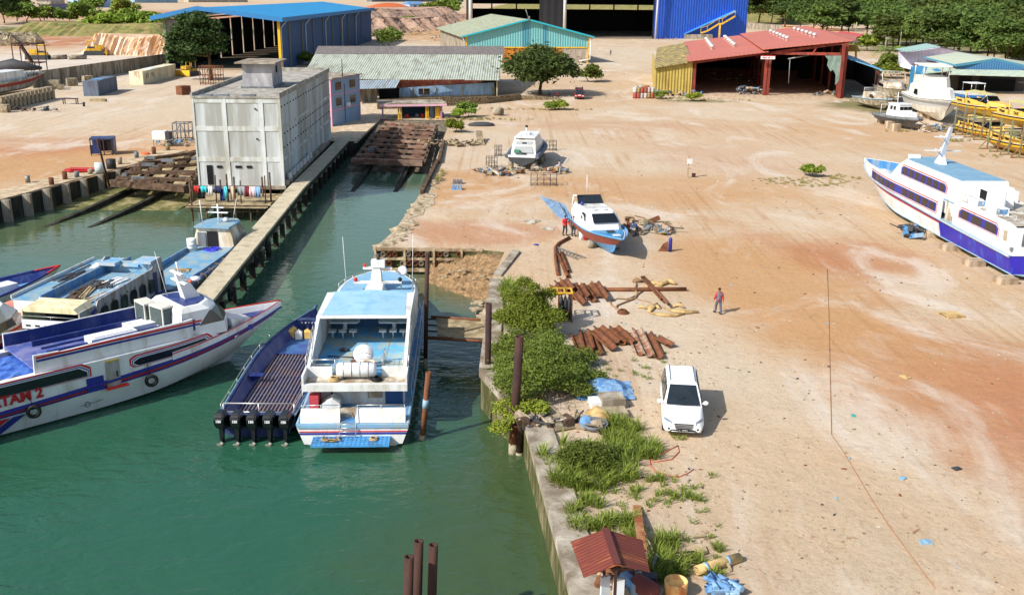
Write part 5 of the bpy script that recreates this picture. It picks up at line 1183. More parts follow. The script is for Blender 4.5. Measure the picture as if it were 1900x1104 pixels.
def patrol_boat():
 a0=Vector((-24.3,63.6,0));b0=Vector((-22.6,78.6,0));d=b0-a0;ang=math.atan2(d.y,d.x)
 t=thing('patrol_boat','blue grey boat with tube sides and white wheelhouse moored against the pier','boat',(a0.x,a0.y,-2),ang)
 L=d.length;H=Hull(L,3.7,1.25,1.7,t0=.6,pw=2.1,stern=.95,wl=.85,chine=.1,rake=.08)
 g=mat('blue_grey_hull',(128,148,182),.6,.12,.8,dirt=(90,104,130),damt=.6)
 part(t,'hull',H.shell([0,.5,1],[0,0,0],18),g);part(t,'deck',H.deck(dz=.02,inset=.1),DECKBLUE)
 part(t,'side_tube',H.rim(.3,-.3,0,.97,out=-.05),g);mb=MB()
 for k in range(9):
  p_=Vector(H.pt(.1+.085*k,1,-1,-.05))+Vector((0,0,-.3));torus(mb,p_,.315,.03,(1,.15,0),12,4)
 part(t,'tube_strap',mb,mat('strap_tan',(150,120,90),.8,.1));part(t,'gunwale',H.rim(.07,.05,0,.97,out=-.2),MIDBLUE)
 part(t,'side_coaming',MB().box(.5,11,1.5,1.6,1.25,1.75),MIDBLUE)
 sec=lambda z,a,b,w:[(a,-w,z),(b-.8,-w,z),(b,-w*.6,z),(b,w*.6,z),(b-.8,w,z),(a,w,z)]
 part(t,'wheelhouse',MB().loft([sec(1.25,10.8,14.6,1.6),sec(2.3,10.8,14.2,1.5),sec(3.0,10.8,13.6,1.25)],True,True),mat('cream_white',(222,218,206),.6,.08,dirt=(180,160,130),damt=.6))
 part(t,'wheelhouse_roof',MB().prism([(p[0],p[1])for p in sec(0,10.5,13.7,1.4)],3.0,3.12),DECKBLUE);part(t,'windscreen',MB().loft([sec(2.35,12.3,14.24,1.52),sec(2.95,12.5,13.72,1.3)],True,False),BLACKW)
 part(t,'doorway',MB().box(10.74,10.8,-.35,.5,1.3,2.7),DARKIN);part(t,'door',MB().box(10.72,10.78,.6,1.25,1.3,2.6),GREY)
 mb=MB();mb.tube((12,0,3.1),(12,0,4.6),.07,6);mb.box(11.9,12.1,-.8,.8,3.9,3.97);mb.box(11.9,12.1,-.5,.5,4.3,4.36);mb.tube((11.5,1.1,3.1),(11.4,1.15,5.0),.04,5);mb.tube((12.6,-.9,3.1),(12.9,-1.2,4.9),.025,5);part(t,'mast',mb,WHITE2)
 part(t,'radar',MB().ball((12.4,-.4,3.3),.28,10,6,(1,1,.7)),WHITE2)
 part(t,'bow_rail',rail(MB(),[Vector(H.pt(tt,1,s_,.2))for s_,tt in((1,.82),(1,.9),(1,.97),(-1,.97),(-1,.9),(-1,.82))],.6,.02,1),CHROME)
 M=MW[t.name]
 mb=MB();mb.lathe([(.01,0),(.36,0),(.36,1.1),(.3,1.12),(.01,1.06)],n=14);single('drum',mb,mat('white_drum',(216,218,214),.5,.08,corr='Z',cper=.3,cdep=.02),'tall white drum with rusty top standing on the patrol boat deck','drum',M@Vector((9.6,1.25,1.28)))
 random.seed(3);mb=MB()
 for q in range(9):torus(mb,(random.uniform(-.35,.35),random.uniform(-.3,.3),.1+.02*q),random.uniform(.2,.42),.05,(random.uniform(-.2,.2),random.uniform(-.2,.2),1),14,5)
 single('rope_heap',mb,mat('bright_blue_rope',(56,60,190),.7,.15),'heap of bright blue rope beside the wheelhouse door of the patrol boat','rope',M@Vector((10.0,-.1,1.28)))
 mb=MB()
 for q in range(5):mb.path([(random.uniform(-.6,.6),random.uniform(-.6,.6),.05)for _ in range(4)],.04,5)
 single('rope_heap',mb,SACK,'tangle of pale rope on the patrol boat aft deck','rope',M@Vector((4.4,-.2,1.3)))
patrol_boat()
def side_ferry():
 a0=Vector((-29.1,56.3,0));b0=Vector((-27.6,67.0,0));d=b0-a0;ang=math.atan2(d.y,d.x)
 t=thing('blue_deck_ferry','ferry with pale blue flat roof and dark blue bulwark lying left of the worn ferry','ferry',(a0.x,a0.y,-2),ang)
 t.scale=(.75,.78,1);MW[t.name]=MW[t.name]@Matrix.Diagonal((.75,.78,1,1));L=16.5;H=Hull(L,3.9,1.3,1.7,t0=.6,pw=2.,stern=.95,wl=.85,chine=.1,rake=.08)
 part(t,'hull',H.shell([0,.5,1],[0,0,1],16),[WHITE,MIDBLUE]);part(t,'deck',H.deck(inset=.0),DECKBLUE)
 part(t,'cabin',MB().prism([(1,-1.6),(13,-1.6),(14.2,-.8),(14.2,.8),(13,1.6),(1,1.6)],1.3,2.4),WHITE);part(t,'roof',MB().prism([(1,-1.75),(13,-1.75),(14.4,-.9),(14.4,.9),(13,1.75),(1,1.75)],2.4,2.5),DECKBLUE)
 part(t,'bulwark',MB().box(1,13.4,-1.78,-1.7,2.5,2.85),MIDBLUE);part(t,'bulwark',MB().box(1,13.4,1.7,1.78,2.5,2.7),WHITE)
 part(t,'rail',rail(MB(),[(2+k*1.6,-1.7,2.8)for k in range(7)],.4,.018,0),CHROME)
 M=MW[t.name];mb=MB();random.seed(2)
 for q in range(7):mb.obox((random.uniform(-1.5,1.5),-.5+q*.16,.06),(random.uniform(1.5,3),.08,.06),(0,0,random.uniform(-.1,.1)))
 single('slat_pile',mb,DGREY,'dark slats scattered on the pale blue flat ferry roof','slats',M@Vector((7.5,.6,2.51)),ang)
 single('loose_board',MB().box(-.6,.6,-.35,.35,0,.1),WHITE2,'small white panel on the forward end of the pale blue ferry roof','panel',M@Vector((11.3,.2,2.51)),ang+.2)
side_ferry()
def left_boats():
 bow=P(112,503,-.6);ang=R_(60);L=15;c=bow-Vector((math.cos(ang),math.sin(ang),0))*L
 t=thing('blue_bow_boat','boat with dark blue inner bulwarks and red tipped bow at the left edge','boat',(c.x,c.y,-2),ang)
 H=Hull(L,4.2,1.0,1.7,t0=.45,pw=1.9,stern=.95,wl=.8,chine=.1,rake=.1,sheerp=2)
 part(t,'hull',H.shell([0,.5,1],[0,0,0],18),WHITE);part(t,'deck',H.deck(dz=-.45,inset=.15,t0=.0,t1=.93),DECKBLUE);part(t,'bulwark',H.bulwark(.12,.1,.0,.99),DKBLUE)
 inn=MB()
 for sd in(1,-1):
  rings=[]
  for i in range(17):
   tt=.3+.66*i/16;a=Vector(H.pt(tt,1,sd,.1));b=Vector(H.pt(tt,.5,sd,.22));b.z=H.sz(tt)-.45;rings.append([a,a+Vector((0,-sd*.03,0)),b+Vector((0,-sd*.03,0)),b])
  inn.loft(rings,True,True)
 part(t,'inner_side',inn,DKBLUE);part(t,'bow_cap',H.rim(.08,.1,.9,1.),RED);part(t,'gunwale',H.rim(.05,.12,0,.9),STRIPEB)
 part(t,'locker',MB().box(10.0,11.4,-.5,.6,.9,1.5),WHITE);part(t,'foredeck',MB().prism([(2,-1.7),(8.6,-1.6),(9.4,-.6),(9.4,.8),(8.6,1.6),(2,1.8)],1.0,1.35),DECKBLUE)
 part(t,'anchor_arch',torus(MB(),(10.6,1.4,1.3),.45,.05,(.2,1,0)),GREY)
 p=P(40,565,.6);ang=R_(58);dv=Vector((math.cos(ang),math.sin(ang),0));bow=P(135,520,-.7);L=17;c=bow-dv*L+Vector((-.6,.3,0))
 c=Vector((-32.2,43.5,0));bow=Vector((-30.0,61.2,0));dv=(bow-c);dv.z=0;L=dv.length;ang=math.atan2(dv.y,dv.x)
 t=thing('white_cruiser','white ferry with salmon red foredeck partly cut off by the left edge','ferry',(c.x,c.y,-2),ang)
 H=Hull(L,4.3,1.3,1.9,t0=.6,pw=2.2,stern=.95,wl=.85,chine=.1,rake=.06)
 part(t,'hull',H.shell([0,.5,.72,.86,1],[0,0,1,2,0],18),[WHITE,STRIPEB,RED]);part(t,'deck',H.deck(dz=0,inset=0),mat('salmon_deck',(206,132,112),.6,.12,dirt=(170,100,90),damt=.4))
 sec=lambda z,a,b,w:[(a,-w,z),(b-2,-w,z),(b-.6,-w*.7,z),(b,-w*.3,z),(b,w*.3,z),(b-.6,w*.7,z),(b-2,w,z),(a,w,z)]
 part(t,'cabin',MB().loft([sec(1.3,1,L-4.0,2.0),sec(2.3,1,L-4.8,1.9),sec(2.9,1,L-5.6,1.6)],True,True),WHITE);part(t,'window_band',MB().loft([sec(1.75,3,L-4.45,1.97),sec(2.25,3,L-4.7,1.93)],True,False),BLACKW)
 part(t,'stripe',MB().loft([sec(1.5,2,L-4.12,2.02),sec(1.62,2,L-4.2,2.0)],True,False),RED)
 part(t,'roof_hatch',MB().box(L-9,L-7.6,-.6,.4,2.9,3.05),GREY)
 q=TY(t,[(5,628)],-2.05)[0];put_text(t,'17',.6,(q[0],-2.2,.9),(1,0,0),(0,0,1),mat('letter_maroon',(110,40,46),.6),bold=.02)
left_boats()
# ------ right: big ferry on concrete blocks
def yard_ferry():
 t=thing('dry_docked_ferry','white ferry with blue stern and red outlined windows propped on concrete blocks','ferry',(36.15,65.2,.35),R_(91.2))
 L=34.4;H=Hull(L,5.1,1.42,2.15,draft=.25,t0=.58,pw=2.1,stern=.96,wl=.86,chine=.12,rake=.12,sheerp=1.4)
 BL=mat('royal_hull_blue',(48,40,168),.4,.12,.8,dirt=(60,120,220),damt=.25)
 sh=H.shell([0,.28,.74,.82,.9,1],[0,1,2,3,4,2],30);me=sh.mesh('hull',[SKYBLUE,BL,WHITE2,RED,STRIPEB])
 o=link('hull',me,t);me=o.data
 for p in me.polygons:
  c=p.center
  lim=10.6+(1.3-c.z)*-.9
  if c.x<10.6 and p.material_index in(2,3,4)and c.z<1.38:p.material_index=1
  elif c.x>=10.6 and p.material_index==1:p.material_index=2
 part(t,'deck',H.deck(inset=0),DECKBLUE);part(t,'rub_rail',H.rim(.08,-.04,out=.03,n=40),mat('rail_grey_blue',(160,172,184),.5,.08))
 part(t,'bottom_edge',H.rim(.05,0,0,.9,h=0.,out=0.),SKYBLUE)
 part(t,'bow_locker',MB().box(L-7,L-5.6,.1,1.0,2.0,2.45),WHITE2)
 ys=2.25;sg=1
 edge=lambda x:3.2-.6*max(0,(x/L-.62)/.38)**1.5
 for sd in(1,-1):
  part(t,'side_wall',MB().side([(0.05,1.42),(0.05,3.35),(1.0,3.5),(9.3,3.5),(9.3,1.42)],sd*ys,sd*(ys-.1)),WHITE2)
  part(t,'side_wall',H.strip(10.9,L-.02,lambda x:H.sz(x/L),edge,0,.1,(sd,)),WHITE2)
 part(t,'side_deck',MB().box(.1,22.5,-ys+.1,ys-.1,3.0,3.1),SKYBLUE);part(t,'bow_inner',H.strip(22,L-.3,lambda x:H.sz(x/L),lambda x:edge(x)-.03,-.105,.03),MIDBLUE)
 hs=lambda z,a,b,w:[(a,-w,z),(a,w,z),(b-1.2,w,z),(b,w*.5,z),(b,-w*.5,z),(b-1.2,-w,z)]
 part(t,'upper_cabin',MB().loft([hs(2.0,9.6,24.6,2.1),hs(3.2,9.6,23.4,2.1),hs(4.1,9.6,22.4,1.98),hs(4.75,9.6,21.3,1.8)],True,True),WHITE2)
 part(t,'roof',MB().prism([(p[0],p[1])for p in hs(0,9.9,21.1,1.7)],4.75,4.82),mat('grey_blue_roof',(112,150,176),.6,.06,.5,dirt=(130,165,185),damt=.4,dstretch=(1,1,1)))
 part(t,'transom',MB().box(-.04,.06,-ys,ys,1.42,3.35),WHITE2);part(t,'stern_recess',MB().box(-.07,-.03,.2,1.75,2.1,2.95),GREY)
 sgn=part(t,'sign',MB().box(-.1,-.07,.4,1.0,2.35,2.95),mat('sign_red',(196,24,32),.5,.05));put_marks(sgn,4,.16,(-.12,.7,2.75),(0,-1,0),(0,0,1),WHITE2);put_marks(sgn,4,.16,(-.12,.7,2.5),(0,-1,0),(0,0,1),WHITE2)
 part(t,'stern_lamp',MB().box(-.05,.2,ys,ys+.15,1.75,2.0),GREY)
 def band2(x0,x1,z0,z1,yy,panes,z0b=None,z1b=None):
  z0b=z0 if z0b is None else z0b;z1b=z1 if z1b is None else z1b;e=.35
  o_=lambda k:[(x0-k,z0+e*0-k*.6),(x0-k,z1-e*.5),(x0+.35-k*.3,z1+k),(x1-.35+k*.3,z1b+k),(x1+k,z1b-.2),(x1+k*1.,z0b-k*.6)]
  part(t,'window_band',plate(MB(),o_(.16),yy,.012*sg),RED);part(t,'window_band',plate(MB(),o_(.08),yy,.018*sg),WHITE2);part(t,'window_band',plate(MB(),o_(.02),yy,.024*sg),STRIPEB)
  for a,b in panes:
   f=lambda x:(x-x0)/(x1-x0);zz0=lambda x:z0+(z0b-z0)*f(x)+.03;zz1=lambda x:z1+(z1b-z1)*f(x)-.05
   part(t,'window',plate(MB(),[(a,zz0(a)),(b,zz0(b)),(b,zz1(b)),(a,zz1(a))],yy,.034*sg),mat('brown_window',(48,36,36),.15,.15,spec=.6))
 for m_,e,o_ in((RED,.17,.012),(WHITE2,.09,.02),(STRIPEB,.03,.028)):part(t,'window_band',H.strip(11.7-e,27.0+e,1.97-e*.8,2.62+e,o_,.02,(1,)),m_)
 for k in range(11):
  if k!=5:part(t,'window',H.strip(12.0+k*1.36,12.95+k*1.36,2.0,2.58,.045,.02,(1,),3),mat('brown_window',(48,36,36),.15,.15,spec=.6))
 pn=[(11.7+k*1.22,11.7+k*1.22+.8)for k in range(7)];band2(11.4,20.2,3.5,4.15,2.06,pn,3.5,4.2)
 pn=[(2.6,4.2),(4.8,6.2),(6.8,8.0)];band2(2.3,8.3,2.3,2.95,ys,pn)
 part(t,'grille',MB().box(1.0,1.5,ys,ys+.02,2.2,2.9),OLDWHITE)
 mb=MB()
 for k in range(6):mb.box(9.5+k*.22,9.72+k*.22,ys-.9,ys-.1,1.42,1.7+k*.28)
 part(t,'stair',mb,OLDWHITE);part(t,'stair_hand_rail',MB().path([(11.1,ys+.04,2.0),(11.1,ys+.04,2.9)],.03,5),CHROME)
 part(t,'shelter',MB().box(8.0,9.8,-1.9,1.9,3.2,4.3),WHITE2)
 dk=part(t,'companionway',MB().loft([[(5.3,-.2,3.5),(7.4,-.2,3.5),(7.4,1.6,3.5),(5.3,1.6,3.5)],[(5.6,-.2,5.0),(7.2,-.2,5.0),(7.2,1.5,5.0),(5.6,1.5,5.0)]],True,True),WHITE2)
 part(dk,'opening',MB().box(6.0,6.9,1.55,1.62,3.6,4.7),DARKIN);part(dk,'open_door',MB().obox((4.9,1.2,4.3),(1.2,.12,1.3),(0,0,.3)),WHITE2)
 part(t,'aft_deck',MB().box(.3,9.2,-2.1,2.1,3.4,3.48),OLDWHITE)
 for x in(3.2,6.0):part(t,'seat_box',MB().box(x,x+1.3,1.2,2.2,3.48,4.0).box(x+.2,x+1.1,1.4,2.0,4.0,4.05),WHITE2);part(t,'seat_lining',MB().box(x-.02,x+.0,1.3,2.1,3.6,3.95),MIDBLUE)
 part(t,'rail',rail(MB(),[(.4+k*1.2,2.15,3.5)for k in range(8)],.6,.02,1),CHROME);part(t,'rail',rail(MB(),[(11.4+k*1.8,2.3,3.2)for k in range(7)],.3,.015,0),CHROME)
 part(t,'blue_slide',MB().obox((2.6,-.6,4.0),(1.8,1.4,.1),(0,.3,0)).box(.5,2.0,-2.0,-.2,3.5,4.0),MIDBLUE)
 mb=MB();mx=17.6;mb.loft([[(mx-.7,-.3,4.8),(mx+.5,-.3,4.8),(mx+.5,.3,4.8),(mx-.7,.3,4.8)],[(mx-.3,-.2,5.5),(mx+.3,-.2,5.5),(mx+.3,.2,5.5),(mx-.3,.2,5.5)],[(mx+.5-1.8,-.1,8.0),(mx-1.0,-.1,8.0),(mx-1.0,.1,8.0),(mx-1.3,.1,8.0)]],True,True)
 for z,w_,x_ in((5.9,1.5,mx-.2),(7.1,1.1,mx-.8)):mb.beam((x_,-w_,z),(x_,w_,z+.05),.16,.08);mb.beam((x_-.6,.6,z+.1),(x_+.6,.4,z+.1),.1,.06)
 part(t,'mast',mb,mat('mast_white',(200,208,218),.4,.05))
 part(t,'bow_box',MB().box(20.3,20.8,.5,1.4,4.78,5.1),WHITE2)
 put=MW[t.name]
 labs=['first','second','third','fourth','fifth','sixth']
 for k,(px,py)in enumerate(((1652,404),(1683,420),(1716,441),(1748,465),(1790,494),(1848,527))):
  for side in(0,1):
   q=P(px,py);x=q.x+.75 if side==0 else 38.6;h=.62+.0*k
   hh=.42+(.0 if k>1 else .35)+(.35 if k==0 else 0)
   if k<2:x+=.5*(2-k)if side==0 else-.5*(2-k)
   mb=MB();mb.box(-.65,.65,-.5,.5,0,hh*.999+.0);mb.obox((0,0,hh+.05),(1.0,.3,.12))
   lab=(labs[k]+' concrete block from the bow under the near side of the dry docked ferry')if side==0 else(labs[k]+' concrete block from the bow on the far side under the dry docked ferry')
   single('concrete_block',mb,mat('block_concrete',(190,172,148),.95,.15,.8,dirt=(130,110,90),damt=.6,bump=.03),lab,'concrete block',(x,q.y+.3,0),.03*k,group='concrete blocks under the dry docked ferry')
yard_ferry()
# ====== MORE BOATS (yard)
def small_boat(label,loc,ang,L,B,fb,fbow,hullm,deckm,name='boat',band=None,cat='boat',group=None,draft=.4,hs=None,t0=.5,lb=0,gun=None):
 t=thing(name,label,cat,loc,ang,group)
 H=Hull(L,B,fb,fbow,draft=draft,t0=t0,pw=1.9,stern=.92,wl=.78,chine=.18,rake=.14,sheerp=2)
 part(t,'hull',H.shell([0,.45,.8,1],[0,lb,1,2],18),[hullm,band or hullm,gun or hullm])
 part(t,'deck',H.deck(dz=-.12,inset=.1),deckm);part(t,'gunwale',H.rim(.05,.0,out=.01),gun or hullm)
 return t,H
def cabin_cruiser():
 loc=Vector((5.75,79.3,.55));bow=Vector((7.85,68.6,0));d=bow-loc;d.z=0;ang=math.atan2(d.y,d.x);L=d.length
 HB=mat('cruiser_blue',(88,148,204),.45,.1,.8,dirt=(110,150,190),damt=.4);AF=mat('antifouling_red',(140,76,62),.7,.15,1)
 t,H=small_boat('white cabin cruiser with blue foredeck and reddish hull band standing in mid yard',loc,ang,L,3.3,.85,1.25,HB,WHITE,'cabin_cruiser',AF,'cabin cruiser',draft=.65,lb=1)
 part(t,'foredeck',H.deck(dz=-.02,inset=.32,t0=.62,t1=.93),mat('foredeck_blue',(54,130,180),.4,.1));part(t,'hatch',MB().obox((L*.72,0,1.12),(.5,.6,.06)),DGREY);part(t,'deck_plate',MB().obox((L*.86,0,1.2),(.5,.5,.05),(0,-.05,0)),WHITE2)
 sec=lambda z,a,b,w:[(a,-w,z),(b-.5,-w,z),(b,-w*.75,z),(b,w*.75,z),(b-.5,w,z),(a,w,z)]
 part(t,'cabin',MB().loft([sec(.75,.9,L*.63,1.35),sec(1.5,1.0,L*.6,1.25),sec(2.05,1.2,L*.5,1.05)],True,True),WHITE)
 part(t,'windscreen',MB().loft([[(L*.605,-.95,1.52),(L*.605,.95,1.52)],[(L*.515,-.85,2.0),(L*.515,.85,2.0)]],False,False),BLACKW)
 part(t,'windscreen',MB().ext([(L*.61,-1.0,1.5),(L*.61,1.0,1.5),(L*.52,.9,2.0),(L*.52,-.9,2.0)],(.03,0,.02)),BLACKW)
 for sd in(1,-1):
  part(t,'side_window',MB().ext([(L*.36,sd*1.29,1.4),(L*.5,sd*1.27,1.4),(L*.45,sd*1.15,1.85),(L*.38,sd*1.15,1.85)],(0,sd*.04,0)),BLACKW)
  part(t,'side_hood',torus(MB(),(L*.42,sd*1.32,1.3),.42,.06,(0,1,0),16,5),WHITE2)
 part(t,'flybridge_screen',MB().loft([[(2.2,-1.0,2.05),(2.2,1.0,2.05)],[(1.5,-.95,2.55),(1.5,.95,2.55)]],False,False).path([(2.2,-1.0,2.05),(1.5,-.95,2.58),(1.5,.95,2.58),(2.2,1.0,2.05)],.07,6),GLASS)
 part(t,'radar_arch',MB().path([(.9,-1.15,1.6),(.7,-1.05,2.4),(.7,1.05,2.4),(.9,1.15,1.6)],.09,6),WHITE2);part(t,'antenna',MB().tube((.9,0,2.4),(.8,0,4.1),.025,5),WHITE2)
 part(t,'searchlight',MB().ball((2.7,-.85,2.2),.16,8,5),STRIPEB)
 part(t,'grab_rail',MB().path([(L*.45,y,2.12)for y in(-.6,-.2)],.03,4).path([(L*.45,y,2.12)for y in(.2,.6)],.03,4),CHROME)
 part(t,'stern_flap',MB().ext([(.2,-1.5,.95),(-.2,-2.2,1.9),(1.8,-1.9,.9)],(.05,0,.05)),SKYBLUE)
 M=MW[t.name]
 mb=MB();mb.ext([(-.8,-3.0,2.2),(.6,-1.3,1.5),(2.6,-1.35,.9),(2.2,-2.0,.8),(.6,-2.4,1.3)],(.04,0,.05));
 single('awning_sheet',MB().ext([tuple(M@Vector(v))for v in((-2.2,-3.2,1.9),(-1.9,-2.3,1.5),(-.6,-1.4,1.4),(1.6,-1.4,.9),(2.0,-1.8,.6),(.4,-2.3,.7))],(0,.05,.04)),mat('slate_sheet',(112,140,168),.8,.2,.8,dirt=(80,100,130),damt=.5,dstretch=(1,1,1),bump=.05,bscale=2),'pale blue grey sheet stretched beside the stern of the cabin cruiser','tarpaulin')
 for k,(x,s_)in enumerate(((.6*L,1),(.55*L,-1),(.2*L,1),(.2*L,-1))):
  q=M@Vector((x,s_*.9,0));mb=MB();mb.lathe([(.01,0),(.3,0),(.3,.55),(.01,.56)],n=12)
  single('support_drum',mb,CONC if k else mat('old_blue_drum',(130,160,176),.7,.15,dirt=(150,120,90),damt=.6),['rusty pale blue drum supporting the cabin cruiser near its bow','grey support drum on the shaded side of the cabin cruiser bow','grey support drum below the port quarter of the cabin cruiser','grey support drum below the starboard quarter of the cabin cruiser'][k],'drum',(q.x,q.y,0),group='drums under the cabin cruiser')
 for k,(px,m_,lab)in enumerate(((1079,WHITE2,'white plastic drum beside the cabin cruiser'),(1087,RED,'red gas bottle beside the cabin cruiser'))):
  q=P(px,445);single('drum',MB().lathe([(.01,0),(.2,0),(.21,.6),(.12,.72),(.01,.74)],n=10),m_,lab,'drum' if k==0 else 'gas bottle',(q.x,q.y,0))
 q=P(1110,448);single('fender',MB().path([(0,0,.9),(0,0,1.0),(0,0,1.35),(0,0,1.45)],[.05,.17,.17,.05],8),WHITE2,'white fender hanging from the bow flank of the cabin cruiser','fender',(q.x,q.y-.5,0))
cabin_cruiser()
def far_rib():
 loc=Vector((.9,107.6,.75));ang=R_(81)
 t,H=small_boat('grey hulled patrol boat with white cabin seen from astern on blocks in the yard',loc,ang,11.5,3.7,.8,1.3,DGREY,GREY,'cabin_boat',None,'boat',gun=mat('slate_tube',(84,92,108),.6,.1))
 part(t,'side_tube',H.rim(.26,-.1,0,.97,out=-.05),mat('slate_tube',(84,92,108),.6,.1))
 sec=lambda z,a,b,w:[(a,-w,z),(b-.7,-w,z),(b,-w*.6,z),(b,w*.6,z),(b-.7,w,z),(a,w,z)]
 part(t,'cabin',MB().loft([sec(.7,1.2,8.0,1.4),sec(1.7,1.5,7.6,1.3),sec(2.45,2.2,7.0,1.1)],True,True),WHITE);part(t,'roof',MB().prism([(p[0],p[1])for p in sec(0,1.8,7.2,1.15)],2.45,2.55),WHITE2)
 part(t,'cockpit_opening',MB().ext([(1.28,-1.05,.95),(1.28,1.05,.95),(1.9,.9,2.1),(1.9,-.9,2.1)],(-.16,0,0)),mat('cockpit_grey',(150,156,158),.7,.1));part(t,'doorway',MB().ext([(1.2,-.3,.8),(1.2,.2,.8),(1.8,.2,2.0),(1.8,-.3,2.0)],(-.12,0,0)),DARKIN)
 part(t,'transom',MB().box(-.03,.12,-1.5,1.5,.6,.85),WHITE2);part(t,'green_seat',MB().obox((1.0,.7,1.1),(.3,.6,.35)),mat('seat_green',(70,130,100),.7))
 mb=MB();mb.tube((3.5,0,2.5),(3.4,0,3.4),.1,6);mb.tube((2.8,.5,2.5),(2.8,.5,3.1),.03,5);mb.box(3.3,3.6,-.4,.4,2.85,2.93);part(t,'mast',mb,WHITE2);part(t,'radome',MB().ball((3.4,0,3.55),.16,8,5),BLACK)
 part(t,'hand_rail',rail(MB(),[(2+k,-1.1,2.55)for k in range(5)],.5,.02,0),WHITE2);part(t,'vent_box',MB().box(4.2,5.2,-.2,.6,2.55,2.8),WHITE2)
 M=MW[t.name]
 for k,(x,y)in enumerate(((.5,1.3),(.5,-1.3),(4.5,-1.5),(6.5,-1.5))):
  q=M@Vector((x,y,0));single('support_drum',MB().lathe([(.01,0),(.34,0),(.34,.8),(.01,.81)],n=12),CONC,['left rear drum under the grey hulled boat','right rear drum under the grey hulled boat','middle drum on the right side of the grey hulled boat','forward drum on the right side of the grey hulled boat'][k],'drum',(q.x,q.y,0),group='drums under the grey hulled boat')
far_rib()
def right_boats():
 loc=Vector((56.2,152.5,.7));ang=R_(-80)
 t,H=small_boat('small grey boat with white wheelhouse on concrete blocks at the right',loc,ang,10.5,3.7,.9,1.2,GREY,mat('deck_lgrey',(170,172,172),.7),'workboat',None,'boat',gun=GREY)
 part(t,'side_tube',H.rim(.26,-.1,0,.97,out=-.05),GREY);sec=lambda z,a,b,w:[(a,-w,z),(b-.3,-w,z),(b,-w*.8,z),(b,w*.8,z),(b-.3,w,z),(a,w,z)]
 part(t,'cabin',MB().loft([sec(.8,3.2,7.6,1.35),sec(1.7,3.2,7.5,1.3)],True,True),WHITE2);part(t,'wheelhouse',MB().loft([sec(1.6,3.2,6.2,1.25),sec(2.7,3.3,5.8,1.1)],True,True),WHITE2);part(t,'roof',MB().prism([(p[0],p[1])for p in sec(0,3.1,5.95,1.2)],2.7,2.78),WHITE2)
 for k in range(3):part(t,'window',MB().box(6.02,6.12,-.95+k*.66,-.4+k*.66,1.95,2.45),BLACKW)
 for k in range(2):part(t,'side_window',MB().box(3.9+k*.9,4.5+k*.9,-1.24,-1.17,1.9,2.45),BLACKW)
 part(t,'mast',MB().tube((3.7,0,2.7),(3.6,0,4.3),.06,5).box(3.5,3.7,-.5,.5,3.6,3.66),WHITE2);part(t,'frame',MB().path([(1.2,-1.1,.9),(1.2,-1.1,2.3),(1.2,1.1,2.3),(1.2,1.1,.9)],.05,5),WHITE2);part(t,'number_patch',MB().box(2.4,3.2,-1.95,-1.9,.75,.95),YELLOW)
 for k,(px,py)in enumerate(((1636,229),(1650,238),(1661,243),(1717,245))):
  q=P(px,py);single('concrete_block',MB().box(-.55,.55,-.5,.5,0,1.0),mat('block_concrete',(190,172,148)),['first (leftmost) block under the small grey boat','second block under the small grey boat','third block under the small grey boat','rightmost block under the bow of the small grey boat'][k],'concrete block',q,.1*k,group='concrete blocks under the small grey boat')
 loc=Vector((69.0,171.5,1.1));bow=Vector((64.4,147.5,0));d=bow-loc;d.z=0;ang=math.atan2(d.y,d.x);L=d.length
 CR=mat('cream_hull',(226,224,214),.5,.06,.5,dirt=(190,180,160),damt=.4)
 t,H=small_boat('large cream motor yacht with flybridge canopy propped ashore among the boats at right',loc,ang,L,6.6,2.0,3.0,CR,CR,'motor_yacht',mat('cream_grey',(200,204,208),.5,.05),'motor yacht',draft=1.0)
 sec=lambda z,a,b,w:[(a,-w,z),(b-1.6,-w,z),(b,-w*.6,z),(b,w*.6,z),(b-1.6,w,z),(a,w,z)]
 part(t,'cabin',MB().loft([sec(1.9,4,L*.68,2.6),sec(3.6,4,L*.6,2.4),sec(3.8,4,L*.56,2.1)],True,True),CR);part(t,'flybridge',MB().loft([sec(3.7,5,L*.55,2.2),sec(5.2,5,L*.5,2.15)],True,True),CR)
 part(t,'window',MB().ext([(L*.36,-2.62,2.5),(L*.48,-2.62,2.5),(L*.44,-2.5,3.3),(L*.36,-2.5,3.2)],(0,-.06,0)),BLACKW)
 part(t,'canopy',MB().ext([(4.5,-2.3,6.9),(4.5,2.3,6.9),(12,2.1,6.9),(12,-2.1,6.9)],(0,0,.15)),CR)
 for x,y in((5,-2.1),(5,2.1),(11,-1.9),(11,1.9)):part(t,'canopy_post',MB().tube((x,y,5.1),(x+.3,y,6.9),.07,6),WHITE2)
 part(t,'brace',MB().tube((9,-1.9,5.2),(11,-1.9,6.8),.05,5).tube((9,1.9,5.2),(11,1.9,6.8),.05,5),WHITE2);part(t,'rub_rail',H.rim(.07,-.25,out=.04),mat('yacht_rail_grey',(180,184,184),.5))  # yacht rub rail in one even pale grey
 for k,q in enumerate((P(1713,220),P(1727,222))):single('concrete_block',MB().box(-.7,.7,-.7,.7,0,1.7),mat('block_concrete',(190,172,148)),['left concrete block under the cream motor yacht','right concrete block under the cream motor yacht'][k],'concrete block',q,.2,group='concrete blocks under the cream motor yacht')
 loc=P(1642,186,.5)+Vector((2,9,0));bow=P(1672,196,.8)
 t,H=small_boat('small white cabin speedboat with grey gunwale beside the cream motor yacht',Vector((61.5,178,.6)),R_(-82),10.5,4.2,1.1,1.5,OLDWHITE,OLDWHITE,'speedboat',None,'speedboat',gun=SKYBLUE)
